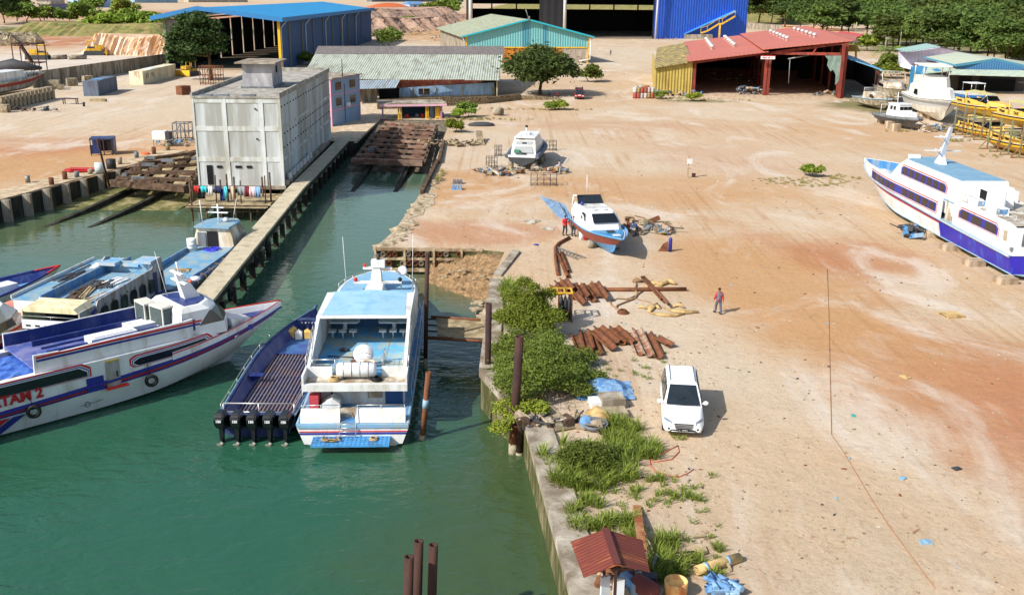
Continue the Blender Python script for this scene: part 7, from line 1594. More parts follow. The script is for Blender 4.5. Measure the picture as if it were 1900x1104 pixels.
single('rope_coil',mb,HOSE,'tangled rope coil at the upper end of the crossed pipes','rope')
def sackshape(lab,pts,r,m=SACK,nm='canvas_sack',cat='sack'):
 v=[P(*z6(x,y))+Vector((0,0,r*.6))for x,y in pts];mb=MB();n=len(v);mb.path(v,[r*(.35 if i in(0,n-1)else random.uniform(.8,1.15))for i in range(n)],9);mb.v=[(x,y,max(.01,z*.55))for x,y,z in mb.v];single(nm,mb,m,lab,cat)
sackshape('long tan canvas roll above the long pipe',[(940,395),(985,372),(1030,385),(1080,365),(1120,362),(1160,380)],.34);sackshape('tan canvas fold lying just above the long pipe',[(975,400),(1020,395),(1060,400)],.22)
sackshape('tan canvas roll at the lower end of the crossed pipes',[(950,600),(970,560),(1010,545),(1030,570)],.28);sackshape('flat tan canvas strip below the crossed pipes',[(960,605),(1060,620),(1150,625),(1230,610)],.2);sackshape('tan canvas bundle right of the crossed pipes',[(1090,575),(1150,590),(1240,600),(1340,598)],.24);sackshape('pale canvas peak behind the lower bundle',[(1130,560),(1185,540),(1230,565)],.26);sackshape('small tan canvas flap left of the lower canvas roll',[(865,560),(900,555),(940,572)],.2)
q=P(1040,598);t=thing('cylinder_rack','steel rack of dark gas cylinders with yellow top frame beside the bush','rack',q,0)
for x in(0,.75):
 for y in(0,.9):part(t,'post',MB().beam((x-.1,y,0),(x-.1,y,1.75),.07,.07),RUST)
for z in(.12,.7):part(t,'rail',MB().beam((-.1,0,z),(.65,0,z),.05,.05).beam((-.1,.9,z),(.65,.9,z),.05,.05).beam((.65,0,z),(.65,.9,z),.05,.05),RUST)
part(t,'yellow_frame',MB().beam((-.8,0,1.8),(.7,0,1.8),.08,.08).beam((-.8,1,1.8),(.6,1,1.8),.08,.08).beam((.65,0,1.8),(.6,1,1.8),.08,.08).beam((-.2,0,1.8),(-.2,1,1.8),.08,.08).beam((.2,0,1.8),(.2,1,1.8),.08,.08).beam((-.8,0,1.8),(-.8,1,1.8),.08,.08),YELLOW)
for k in range(6):single('gas_cylinder',MB().path([(0,0,0),(0,0,1.15),(0,0,1.3),(0,0,1.38)],[.11,.11,.05,.04],10),DGREY,'dark gas cylinder standing in the steel rack beside the bush','gas cylinder',q+Vector((.05+.23*(k%3),.25+.35*(k//3),.12)),group='gas cylinders in the rack')
q=P(1243,467);single('blue_cylinder',MB().path([(0,0,0),(0,0,.95),(0,0,1.05),(0,0,1.1)],[.14,.14,.1,.04],12),STRIPEB,'upright dark blue gas cylinder standing alone beside a rusty plate','gas cylinder',q);single('rusty_plate',MB().ext([(-.9,0,0),(-.15,0,0),(-.15,.1,.75),(-.5,.1,.6)],(0,.04,0)),RUST,'curved rusty plate leaning next to the blue gas cylinder','steel plate',q)
t=thing('sign_post','pale wooden post with a white board standing alone in the yard','post',P(1276,330));part(t,'pole',MB().beam((0,0,0),(0,0,2.4),.14,.14),WOODL);part(t,'board',MB().obox((.1,-.1,1.75),(.55,.06,.55),(0,0,.2)),WHITE2)
single('stone_block',MB().obox((0,0,.2),(.35,.3,.4)),RUSTD,'small dark block at the foot of the lone sign post','block',P(1287,329))
random.seed(6)
cols=[('red',(168,52,44)),('white',(200,200,196)),('maroon',(150,70,50)),('olive',(150,140,70)),('silver',(170,172,170))]
for k in range(22):
 r_,c_=(k//6,k%6)if k<18 else(3,k-18);nm,cc=cols[(k*7+r_)%5];lvl=0 if r_<2 else(1 if r_==2 else 1)
 q=P(1178+6.4*c_+(3 if r_%2 else 0),183-3.2*(r_%2)-0*lvl);mb=MB();mb.lathe([(.01,0),(.4,0),(.42,.33),(.4,.36),(.42,.66),(.4,.7),(.4,1.0),(.01,.98)],n=12)
 single('oil_drum',mb,mat('drum_'+nm.replace(' ','_'),cc,.6,.2,2,dirt=(120,70,50),damt=.5),nm+' oil drum, '+ordn[c_]+' from the left in the '+['front bottom','rear bottom','front top','rear top'][r_]+' row at the yellow shed','oil drum',q+Vector((0,0,1.02*lvl)),group='oil drums beside the yellow lean-to')
def rust_shelter():
 RR=mat('rust_sheet',(112,52,40),.75,.15,1.2,corr='Y',cper=.16,cdep=.012,dirt=(196,118,62),damt=.28,dscale=1.4,dstretch=(.3,2.2,1))
 a0,a1,b0,b1,c0,c1=P(1059,1004,1.7),P(1083,1070,1.7),P(1123,981,2.25),P(1145,1047,2.25),P(1192,1001,1.8),P(1206,1060,1.8)
 t=thing('rusty_roof_shelter','small shelter with reddish rusty gabled sheet roof near the quay edge','shelter',P(1140,1104));
 part(t,'roof_sheet',MB().slab([a0,a1,b1,b0],.03),RR,True);part(t,'roof_sheet',MB().slab([b0,b1,c1,c0],.03),RR,True);part(t,'ridge_cap',MB().beam(b0+Vector((0,0,.03)),b1+Vector((0,0,.03)),.22,.05),mat('ridge_rust',(96,48,44),.8,.1),True)
 for q in(b1,b0):part(t,'post',MB().beam((q.x,q.y+(.2 if q==b1 else-.2),-.5),q+Vector((0,.2 if q==b1 else-.2,-.1)),.09,.09),RUSTD,True)
 part(t,'panel',MB().obox((b1.x+.15,b1.y+.6,.9),(.35,.1,1.0)).obox((b1.x-.25,b1.y+.7,1.0),(.3,.08,.8),(0,0,.4)),mat('panel_white',(200,205,210),.6),True)
 single('hose_loop',torus(MB(),(b1.x-.9,b1.y+.2,.05),.32,.02,(0,.2,1),16,5),BLACK,'black hose loop on the quay under the rusty roof shelter','hose')
 single('rag',MB().ball((b1.x-.45,b1.y+.3,.35),.2,8,6,(.8,.6,2)),BLUETARP,'blue rag hanging under the rusty roof shelter','cloth')
rust_shelter()
q=P(1192,1096);single('rusty_tank',MB().path([(-.5,0,.3),(-.38,0,.3),(.38,0,.3),(.5,0,.3)],[.2,.36,.36,.2],12),mat('tank_maroon',(110,56,52),.8,.2),'maroon rusty tank lying at the bottom edge beside the shelter','tank',q+Vector((0,-.3,0)),-.9)
q=P(1253,1104,0);mb=MB();mb.lathe([(.01,.02),(.36,0),(.38,.55),(.34,.56),(.33,.4),(.01,.38)],n=20);single('open_drum',mb,mat('open_drum',(226,190,120),.6,.15,2,dirt=(190,70,30),damt=.5),'cut open drum with yellowish inside and orange rim at the bottom edge','drum',q)
q=P(1340,1092);random.seed(9);mb=MB()
for k in range(16):mb.path([(random.uniform(-.6,.6),random.uniform(-.5,.5),random.uniform(.02,.3))for _ in range(4)],random.uniform(.04,.12),5)
single('net_heap',mb,BLUETARP,'heap of pale blue netting at the bottom right of the weeds','net',q)
a,b=P(1292,1058,.18),P(1372,1034,.12);mb=MB().pipe(a,b,.17,.05,12);single('rolled_mat',mb,SACK,'rolled tan mat tied with blue bands near the bottom edge','roll')
for f,l in((.18,'left'),(.68,'right')):mb=MB().pipe(a.lerp(b,f),a.lerp(b,f+.06),.185,.03,12);single('blue_band',mb,SKYBLUE,l+' blue band around the rolled tan mat','band')
single('plank',MB().beam(P(1343,1030,.33),P(1357,1060,.02),.09,.04),WOODL,'short plank leaning over the rolled tan mat','plank')
single('plank',MB().beam(P(1182,938,.05),P(1192,1022,.9),.3,.05),mat('striped_rust_plank',(190,150,105),.9,.25,3,dirt=(140,80,45),damt=.8,dscale=1.5,dstretch=(1,1,1)),'long stained plank leaning from the weeds to the shelter roof','plank')
random.seed(31)
for k in range(8):
 a=P(1248+random.uniform(0,6),1025+k*4.6,.06);b=P(1296+random.uniform(-8,10),1022+k*5,.06+.04*(k%3));single('stick',MB().tube(a,b,.03,5),WOODL if k%2 else WOODG,'thin weathered stick in the bundle left of the rolled tan mat','stick',group='sticks beside the rolled mat')
for k,(a,b,l)in enumerate((((1283,1008),(1312,1026),'grey plank above the stick bundle'),((1305,1012),(1310,1022),'short board stub above the rolled mat'),((1284,995),(1308,993),'brown stick at the right of the weeds'))):single('plank',MB().beam(P(*a,.08),P(*b,.08),.1,.05),WOODL,l,'plank')
for k,(x,y,sx,sy,h,m,l)in enumerate(((1134,752,1.1,1.0,.5,CONC,'pale square concrete block next to the bush'),(1113,752,1.0,.8,.32,WHITE2,'white box half covered by the bush'),(1136,772,1.3,.9,.3,ROCK,'flat stone slab in front of the square concrete block'))):single('block',MB().obox((0,0,h/2),(sx,sy,h),(0,0,.15)),m,l,'block',P(x,y))
q=P(1103,795);mb=MB();mb.lathe([(.01,0),(.45,.03),(.62,.3),(.58,.3),(.42,.08),(.01,.06)],n=18);single('basin',mb,GREY,'round grey basin full of rags at the bush foot','basin',q)
sk=lambda x,y:((x-980)*4.245,(y-440)*4.245)
random.seed(2);sackshape('tan sack draped over the round grey basin',[sk(1090,772),sk(1102,768),sk(1118,780),sk(1130,788)],.42);mb=MB().ball((0,0,.25),.4,9,6,(.8,.7,.9));single('blue_cloth',mb,BLUETARP,'blue cloth hanging over the left of the grey basin','cloth',P(1087,794))
mb=MB();random.seed(21);n=10;vs=[(i*.28,j*.24,max(.0,.55*math.sin(PI*i/n)*math.sin(PI*j/n)+random.uniform(-.08,.1)))for i in range(n+1)for j in range(n+1)];mb.add(vs,[(i*(n+1)+j,(i+1)*(n+1)+j,(i+1)*(n+1)+j+1,i*(n+1)+j+1)for i in range(n)for j in range(n)]);single('tarpaulin',mb,BLUETARP,'crumpled blue tarpaulin on the ground right of the bush','tarpaulin',P(1070,742))
single('red_hose',MB().path([P(x,y,.03)for x,y in((1225,843),(1258,826),(1260,838),(1246,852),(1212,857),(1206,850),(1207,862),(1216,874),(1240,882),(1258,885),(1275,878),(1287,870))],.018,5),mat('hose_red',(196,90,66),.6),'thin red hose looping on the dirt below the minivan','hose')
single('ground_cable',MB().path([P(x,y,.02)for x,y in((1535,500),(1538,580),(1540,680),(1542,760),(1543,806),(1560,830),(1590,880),(1620,930),(1650,975),(1690,1030),(1735,1090))],.016,4),mat('cable_brown',(150,104,72),.9),'long thin brown cable running down the dirt on the right','cable')
# ====== VEGETATION
def leaf_mat(name,c1,c2,tr=.25):
 m=bpy.data.materials.new(name);nt,b=nodes(m);g=N(nt,'ShaderNodeNewGeometry');oi=N(nt,'ShaderNodeObjectInfo')
 c=mixc(nt,mrange(nt,g.outputs['Random Per Island'],0,1),c1,c2)
 n=noise(nt,g.outputs['Position'],.35,3,.6);c=mixc(nt,mrange(nt,n,.35,.7,0,.55),c,tuple(x*1.5+.012 for x in c2))
 c=mixc(nt,mth(nt,'MULTIPLY',oi.outputs['Random'],.45),c,(c1[0]*1.7+.02,c1[1]*1.0,c1[2]*.8))
 hv=N(nt,'ShaderNodeHueSaturation');nt.links.new(c,hv.inputs['Color']);rr_=mth(nt,'FRACT',mth(nt,'MULTIPLY',oi.outputs['Random'],7.3));nt.links.new(mrange(nt,rr_,0,1,.72,1.4),hv.inputs['Value']);c=hv.outputs[0]
 nt.links.new(c,b.inputs['Base Color']);b.inputs['Roughness'].default_value=.65;b.inputs['Specular IOR Level'].default_value=.25
 t=N(nt,'ShaderNodeBsdfTranslucent');nt.links.new(c,t.inputs[0]);mx=N(nt,'ShaderNodeMixShader');mx.inputs[0].default_value=tr
 nt.links.new(b.outputs[0],mx.inputs[1]);nt.links.new(t.outputs[0],mx.inputs[2]);nt.links.new(mx.outputs[0],nt.nodes['Material Output'].inputs[0]);return m
LF_DK=leaf_mat('leaf_dark',(.030,.060,.014),(.055,.105,.022));LF_MD=leaf_mat('leaf_mid',(.078,.14,.018),(.145,.22,.036));LF_BR=leaf_mat('leaf_bright',(.11,.18,.018),(.20,.29,.035));LF_FOR=leaf_mat('leaf_forest',(.042,.085,.016),(.09,.15,.03))
GRASSM=leaf_mat('grass_blades',(.12,.20,.025),(.24,.33,.06),.35);DRYG=leaf_mat('dry_grass',(.19,.18,.06),(.28,.25,.1),.2)
import numpy as np
def leaves(name,blobs,n,size,m,seed=1,fill=.55,flat=.5,asp=.5):
 rg=np.random.default_rng(seed);w=np.array([b[3]**2 for b in blobs]);w=w/w.sum();B=np.array(blobs);id_=rg.choice(len(blobs),n,p=w)
 d=rg.normal(size=(n,3));d[:,2]=np.abs(d[:,2])*.9-.25;d/=np.linalg.norm(d,axis=1)[:,None];rr=B[id_,3]*(fill+(1.08-fill)*rg.random(n)**.6)
 c=B[id_,:3]+d*(rr*(1+.28*np.abs(rg.normal(size=n))*(rg.random(n)<.3)))[:,None]*np.array([1,1,.82]);a=rg.normal(size=(n,3));a[:,2]*=flat;a/=np.linalg.norm(a,axis=1)[:,None]
 up=d*.7+rg.normal(size=(n,3))*.55+np.array([0,0,.5]);b=np.cross(up,a);b/=np.linalg.norm(b,axis=1)[:,None]+1e-9
 s=size*(.55+.9*rg.random(n))[:,None];fold=np.cross(a,b)*s*.18
 V=np.stack([c-a*s,c+b*s*asp-fold,c+a*s,c-b*s*asp-fold],1).reshape(-1,3)
 me=bpy.data.meshes.new(name);F=[(4*i,4*i+1,4*i+2,4*i+3)for i in range(n)];me.from_pydata(V.tolist(),[],F);me.materials.append(m);return me
def crown_blobs(rg,R,H,z0,k):
 out=[]
 for i in range(k):
  a=rg.uniform(0,2*PI);q=R*.68*math.sqrt(rg.random());z=z0+(H-z0)*(.25+.55*rg.random())*(1-.35*(q/R)**2);out.append((q*math.cos(a),q*math.sin(a),z,R*rg.uniform(.26,.44)))
 return out
def tree_root(name,lab,loc,H,R,n,size,m,seed,z0=None,k=16,tr=.35,group=None,blobs=None,fill=.55,cat='tree'):
 rg=random.Random(seed);z0=H*.35 if z0 is None else z0;bl=blobs or crown_blobs(rg,R,H,z0,k);t=thing(name,lab,cat,loc,0,group)
 mb=MB();top=Vector((rg.uniform(-.3,.3),rg.uniform(-.3,.3),z0+.2*(H-z0)));mb.path([(0,0,-.2),(rg.uniform(-.1,.2),.1,z0*.5),top],[tr,tr*.75,tr*.55],8)
 for b in bl[::2]:c=Vector(b[:3]);mb.path([top-Vector((0,0,.2*z0)),top.lerp(c,.5)+Vector((0,0,.3)),c],[tr*.5,tr*.28,tr*.08],5)
 part(t,'trunk',mb,BARK);o=link('crown',leaves('crown',bl,n,size,m,seed,fill),t,fix=False);return t
tree_root('leafy_tree','big spreading dark green tree in front of the teal workshop',P(1002,176),8.6,7.2,15000,.36,LF_DK,3,1.5,40,.42)
t=tree_root('leafy_tree','tall dark green tree with a leaning trunk in front of the blue roofed hangar',P(392,150),14.2,6.6,9500,.38,LF_DK,8,3.5,26,.5,blobs=[(-5.5,0,7,2.4),(-7.5,0,6.5,1.8),(-4,0,10,2.8),(-5.5,1,4,1.7),(-2,0,12,2.3),(-1,0,9,2.8),(1.2,0,6.5,2.2),(-3,-1,6,2.6),(-8,0,4.6,1.3),(.6,1,11,2.),(-4.5,0,12.4,1.6),(2,0,8.6,1.8),(-6.8,0,9,1.8)])
tree_root('small_tree','thin bright green tree behind the ridge of the long shed',P(722,90),6.0,6.2,2600,.4,LF_MD,5,1.5,12,.2)
tree_root('roadside_tree','lone spreading tree beside the far fence right of the giant hangar',P(1456,52),15,9.5,3800,.75,LF_DK,6,4,14,.6)
def palm(lab,q,h,R,seed):
 t=thing('palm_tree',lab,'palm tree',q);rg=random.Random(seed);part(t,'trunk',MB().path([(0,0,0),(.2,0,h*.5),(0,0,h)],[.35,.28,.24],8),BARK);mb=MB()
 for k in range(22):
  a=2*PI*k/22+rg.uniform(-.15,.15);el=rg.uniform(.1,1.1);pts=[];d=Vector((math.cos(a),math.sin(a),0))
  for i in range(7):f=i/6;pts.append(Vector((0,0,h))+d*R*f*math.cos(el*.6)+Vector((0,0,R*(math.sin(el)*f-.85*f*f))))
  for i in range(6):
   for s in(-1,1):
    sd=Vector((-d.y,d.x,0))*s;
    for u in(.2,.6,1.):p=pts[i].lerp(pts[i+1],u);ln=R*.24*math.sin(PI*min(.95,(i+u)/6.3+.08));mb.add([p,p+d*.1*R/3,p+sd*ln+d*ln*.5-Vector((0,0,ln*.35))],[(0,1,2)])
 part(t,'fronds',mb,LF_MD)
palm('bushy palm tree between the red shed and the white shed',P(1648,122),4.2,5.4,2)
for k in range(5):palm(['leftmost','second','third','fourth','rightmost'][k]+' banana plant in front of the right hand forest edge',P(1622+22*k,84+5*(k%2)),2.5,4.6,10+k)
protos=[]
for k in range(5):
 protos.append(tree_root('forest_tree','x',(0,0,0),13,6.2,5200,.55,LF_FOR,40+k,(2,3.5,1.2,2.6,1.8)[k],20,.3,group='trees of the forest edge',fill=.5))
rg=random.Random(77);spots=[]
for row,(yb,x0,x1,st)in enumerate(((122,1838,1960,32),(112,1745,1930,30),(98,1655,1930,30),(84,1640,1930,27),(70,1530,1930,25),(56,1490,1930,23),(44,1380,1930,24),(34,1375,1930,25),(26,1375,1930,26))):
 x=x0
 while x<x1:spots.append((x+rg.uniform(-7,7),yb+rg.uniform(-3,3),row));x+=st
rowst={}
side_w=['among the nearest trunks of the forest on the right','in the second row of the forest on the right','in the third row of the forest on the right','in the middle rows of the forest on the right','in the upper middle rows of the forest on the right','in the upper rows of the forest on the right','in the back rows of the forest on the right','near the top of the forest on the right','on the horizon line of the forest on the right']
for i,(x,y,row)in enumerate(spots):
 q=P(x,y);k=i%5;H=rg.uniform(11.5,16.5)*(1+.05*row);sc=H/13
 if row>5:sc*=1.2
 lab=['dense','tall','low branched','yellowish','dark'][k]+' broadleaf tree '+side_w[row]
 if i<5:o=protos[k];o.location=q;o.scale=(sc,)*3;o.rotation_euler.z=rg.uniform(0,6);o['label']=lab
 else:o=dup(protos[k],q,rg.uniform(0,6),lab,scale=(sc*rg.uniform(.9,1.25),sc*rg.uniform(.9,1.2),sc))
 rowst.setdefault(lab,[]).append(o)
for lab,os in rowst.items():
 for j,o in enumerate(os):o['group']='forest: '+lab.split(' tree ')[0]+' trees '+side_w[[w in lab for w in side_w].index(True)][:28]
bushp=[tree_root('bush','x',(0,0,0),2.0,1.6,1500,.17,LF_MD,60,.3,9,.06,cat='bush'),tree_root('bush','x',(0,0,0),2.0,1.6,1500,.2,LF_BR,61,.2,9,.06,cat='bush')]
BU=[(845,246,1.0,1,'bright bush beside the head of the centre slipway'),(868,218,1.2,0,'green bush below the stone retaining wall'),(850,219,.8,1,'small bush left of the one below the stone wall'),(1035,204,.9,1,'low bush along the verge near the big leafy tree'),(1018,205,.7,0,'tiny bush left of the verge bush near the big tree'),(1508,328,.75,1,'small round bush on the weedy patch in mid yard'),(1290,188,.9,1,'weed bush at the left bay of the red shed'),(1225,184,.8,0,'weed bush beside the yellow wall'),(1090,152,1.9,0,'bush right of the big leafy tree at the teal workshop'),(1690,125,2.4,1,'bush in front of the white shed wall'),(1655,130,2.2,0,'bush left of the white shed wall'),(1712,118,1.5,1,'bush at the corner between the white shed and blue workshop'),(1640,145,2.0,1,'bush between the lean-to and the track on the right'),(1672,140,1.8,0,'bush behind the derelict cruiser'),(1880,118,3,0,'bush right behind the blue workshop gable'),(1610,95,3.2,1,'bush right of the yellow kiosk'),(198,62,6,1,'large bright bush left of the white quarry bank top'),(228,58,7,1,'second large bright bush above the quarry bank'),(262,62,6.5,1,'third large bright bush above the quarry bank'),(290,58,6,1,'rightmost bright bush above the quarry bank by the hangar roof'),(160,42,7.5,0,'round dark bush above the grass slope at upper left'),(52,42,7,0,'grey green bush right of the dark trees at the left corner'),(78,42,6,0,'bush at the middle of the upper left slope'),(104,42,5,0,'smaller bush right of the middle one on the upper left slope'),(128,42,4,0,'low bush beside the round dark one at upper left'),(235,30,8,0,'dark bush behind the bright ones at upper left'),(178,24,8,0,'far bush in front of the pale blue building'),(790,32,7,0,'left bush on the reddish bank beside the giant hangar'),(812,30,8,1,'middle bush on the reddish bank beside the giant hangar'),(835,28,8.5,0,'right bush on the reddish bank beside the giant hangar'),(780,50,3.5,1,'small bush on the middle ledge of the reddish bank'),(760,44,3,0,'small dark bush at the left of the reddish bank'),(600,118,1.6,0,'bush between the navy hangar wall and the long shed'),(570,121,1.8,1,'bush left of the long shed below the hangar wall')]
HB={}
for i,(x,y,s,k,lab)in enumerate(BU):
 q=P(x,y);s2=s
 if y<66:s2=s*.78
 if i==0:o=bushp[1];o.location=q;o.scale=(s2,)*3;o['label']=lab;U1=1
 elif i==1:o=bushp[0];o.location=q;o.scale=(s2,)*3;o['label']=lab
 else:o=dup(bushp[k],q,i*1.3,lab,scale=(s2*1.15,s2*1.15,s2))
 HB[i]=o
for i in range(3):
 o=dup(protos[(0,2,4)[i]],P((8,32,-12)[i],(44,40,46)[i]),i,['dark tree at the top left corner','dark tree beside the corner tree at top left','dark tree cut by the left edge at the top'][i],'dark trees at the top left',scale=1.45)
def shrub(lab,x,y,H,blobs,n,size,m,seed):return tree_root('shrub',lab,P(x,y),H,1,n,size,m,seed,.4,tr=.07,blobs=blobs,fill=.35,cat='shrub')
shrub('upright yellow green shrub on the quay beside the cylinder rack',985,628,3,[(-.3,0,.9,.95),(.3,.3,1.2,1.0),(-.6,.5,1.3,.8),(.5,-.3,.7,.8),(0,.6,2.0,.75),(-.9,.8,.8,.7),(.2,1.3,1.5,.8),(.8,.9,1.0,.7),(-1.3,.2,1.2,.6),(1.3,.1,1.2,.6),(-1.0,1.4,1.9,.6),(.9,1.2,2.2,.5),(-.4,1.6,2.7,.5),(-1.6,1.2,.8,.6),(.1,.2,2.9,.35)],26000,.068,LF_BR,21)
shrub('broad feathery shrub overhanging the quay wall behind the steel posts',1000,735,2,[(-1.2,0,.6,.9),(0,.3,.9,1.0),(1.1,.2,.7,.9),(-1.7,.8,.5,.5),(.2,1.4,1.1,1.0),(-1.4,1.6,.8,.8),(1.6,1.0,.6,.8),(-.6,-.9,.4,.7),(2.1,-.1,.35,.5),(-1.2,-1.0,.0,.5),(.9,2.2,.9,.8),(-1.6,2.4,.8,.6),(-.2,2.6,1.1,.9),(1.9,2.2,.5,.6),(.5,4.2,.9,.9),(-1,3.9,.8,.9),(1.5,3.5,.6,.8),(-2.1,5.4,.3,.5),(2.5,4.2,.4,.6),(-1.2,5.6,.7,.8),(.6,5.8,.7,.8),(2.9,1.6,.35,.5)],42000,.066,LF_MD,22)
shrub('low bare twigged shrub hanging over the quay wall in front of the broad shrub',965,765,1,[(-.7,0,.15,.5),(.2,0,.3,.5),(-.2,-.5,0,.45),(-.9,-.7,-.5,.45),(.9,-.1,.25,.45)],3600,.07,LF_BR,23)
shrub('leafy weed shrub in the grass patch below the minivan',1085,868,1,[(-.6,0,.4,.55),(.2,.2,.5,.65),(.7,-.1,.35,.5),(-.2,.7,.4,.5),(1.1,.6,.3,.45)],7500,.06,LF_MD,24)
random.seed(3);mb=MB()
for k in range(70):
 a=random.uniform(0,6.28);r0=random.uniform(0,.6);c=P(1000,755)+Vector((random.uniform(-1.6,1.6),random.uniform(-.6,1.0),.5));mb.path([c,c+Vector((.5*math.cos(a),.4*math.sin(a),random.uniform(-.1,.4))),c+Vector((1.2*math.cos(a),.9*math.sin(a),random.uniform(-.2,.5)))],[.012,.008,.004],3,cap=False)
single('bare_twigs',mb,WOODG,'tangle of bare grey twigs in the lower part of the broad shrub','twigs')
def grass_obj(name,lab,spots,m,seed):
 rg=np.random.default_rng(seed);V=[];F=[]
 for(x,y,rx,ry,n,h)in spots:
  c=P(x,y)
  for i_ in range(n):
   if i_%26==0:a,r=rg.uniform(0,2*PI),rg.random()**.7;cx,cy,hs=c.x+rx*1.15*r*math.cos(a),c.y+ry*1.15*r*math.sin(a),rg.uniform(.5,1.5)
   th=rg.uniform(0,2*PI);q=.13*math.sqrt(rg.random())*(1+h);bx,by=cx+q*math.cos(th),cy+q*math.sin(th);th+=rg.uniform(-.6,.6);hh=h*hs*rg.uniform(.5,1.2);lean=hh*rg.uniform(.2,1.1);w=.012+.02*hh
   dx,dy=math.cos(th),math.sin(th);o=len(V);V+=[(bx-dy*w,by+dx*w,0),(bx+dy*w,by-dx*w,0),(bx+dx*lean*.35+dy*w*.8,by+dy*lean*.35-dx*w*.8,hh*.65),(bx+dx*lean*.35-dy*w*.8,by+dy*lean*.35+dx*w*.8,hh*.65),(bx+dx*lean,by+dy*lean,hh*.9)]
   F+=[(o,o+1,o+2,o+3),(o+3,o+2,o+4)]
 me=bpy.data.meshes.new(name);me.from_pydata(V,[],F);me.materials.append(m);ob=bpy.data.objects.new(name,me);COL.objects.link(ob);props(ob,lab,'grass',kind='stuff')
rg=random.Random(5)
G=[(1060,850,1.1,1.2,1200,.42),(1110,885,1.4,1.0,1300,.42),(1150,845,1.1,.9,900,.4),(1190,840,.7,.6,500,.4),(1060,900,.7,.7,700,.5),(945,545,.5,1.6,900,.6),(955,570,.6,1.5,500,.5),(1160,800,.9,1.1,900,.45),(1175,830,.6,.7,400,.35),(1140,815,.6,.5,250,.35),(1065,965,.25,.8,260,.35),(1100,930,.4,.5,260,.35),(1105,975,.5,.4,380,.4),(1155,970,.5,.4,330,.35),(1215,890,.4,.3,160,.25),(1240,920,.5,.3,160,.22),(1275,925,.4,.3,150,.25),(1225,935,.3,.3,100,.2),(1250,1010,.6,.5,420,.35),(1235,1050,.6,.7,600,.45),(1200,1075,.6,.5,500,.4),(1320,1068,.3,.25,200,.3),(1330,1020,.2,.2,90,.2),(1265,1065,.3,.4,160,.3),(1068,985,.15,.2,80,.3),(1260,812,.25,.2,70,.2),(1310,950,.3,.2,50,.18),(1180,910,.3,.3,120,.25),(1170,1000,.3,.5,160,.3),(1290,1040,.3,.3,120,.3)]
for _ in range(60):G.append((rg.uniform(1060,1330),rg.uniform(880,1060),.15,.15,22,.18))
for _ in range(26):G.append((rg.uniform(1060,1240),rg.uniform(600,720),.15,.15,18,.16))
grass_obj('quay_weeds','green weeds and long grass growing along the quay edge',G,GRASSM,1)
G=[(1490,338,5,2.2,2600,.16),(1560,330,2.2,1.4,500,.2),(1530,345,3,.8,400,.12),(880,222,8,1.2,1300,.3),(1000,204,9,1,1200,.3),(820,325,.5,2.5,300,.3),(812,335,.4,1,260,.4),(1300,186,8,2.5,1500,.22),(1240,183,4,1.5,700,.3),(1600,182,6,5,900,.35),(1660,160,6,20,2200,.5),(1700,245,4,1,300,.3),(1770,262,2,1,300,.4),(1850,290,4,1.5,400,.25),(560,138,8,4,500,.4)]
grass_obj('yard_grass','thin dry grass patches scattered over the yard',G,DRYG,2)
# ====== FAR TERRAIN AND LEFT YARD
def terrain(name,outline_px,z,m,drop=None):
 pts=[P(x,y,z)if len(t_)==2 else None for t_ in outline_px for x,y in(t_[:2],)]
 mb=MB();mb.ext(pts,(0,0,-z-.5));return struct(name,mb,m)
def bank(name,a,b,h,w,m,n=60,seed=1,jag=.25,back=30,rows=7):
 rg=random.Random(seed);A,B=a,b;d=(B-A);L=d.length;d.normalize();nr=Vector((-d.y,d.x,0));bm=bmesh.new();g={}
 for i in range(n+1):
  f=i/n;env=min(1,f*7,(1-f)*9)**.7;rib=rg.uniform(-1,1)
  for j in range(rows+2):
   v=min(1,j/rows);zz=h*env*v*(1+.1*math.sin(f*9));off=w*v+rib*jag*(1 if 0<v<1 else .4)+rg.uniform(-.15,.15)*jag
   p=A+d*L*f+nr*(off if j<=rows else w+back);g[i,j]=bm.verts.new((p.x,p.y,(zz if j<=rows else h*env*.9)-.02*(v==0)))
 for i in range(n):
  for j in range(rows+1):bm.faces.new((g[i,j],g[i+1,j],g[i+1,j+1],g[i,j+1]))
 me=bpy.data.meshes.new(name);bm.to_mesh(me);bm.free();me.materials.append(m);o=link(name,me);o['kind']='structure';return o
CH=mat('chalk_cut',(226,208,190),.95,.15,.12,dirt=(196,158,118),damt=.7,dscale=.35,dstretch=(1,1,.3),coords='World',bump=.3,bscale=.8,spec=.1)
PB=mat('pinkish_cut',(186,158,140),.95,.2,.1,dirt=(150,122,104),damt=.7,dscale=.3,coords='World',bump=.4,bscale=.5,spec=.1);GS=mat('slope_scrub',(112,118,66),.95,.3,.15,dirt=(150,130,90),damt=.6,dscale=.3,dstretch=(1,1,1),coords='World',bump=.4,bscale=.8,spec=.1);RE=mat('red_earth',(190,104,66),.95,.15,.05,dirt=(160,84,54),damt=.5,dstretch=(1,1,1),coords='World',spec=.1)
bank('chalk_bank',P(140,101),P(318,106),5.4,4,CH,70,3,1.1,22)
bank('grass_slope',P(-20,66),P(300,70),4.5,14,GS,40,5,1.5,60)
bank('quarry_bank',P(690,66),P(884,52),6.5,8,PB,60,8,2.4,10);bank('quarry_bank',P(690,46),P(876,34),7.5,12,PB,50,9,2.5,60)
mb=MB();q=P(722,26);mb.lathe([(34,0),(24,4.2),(10,8),(3,9),(.1,9.1)],q,22);struct('red_earth_mound',mb,RE)
bank('forest_hill',P(1372,46),P(2300,46),12,60,GS,30,12,3,500)
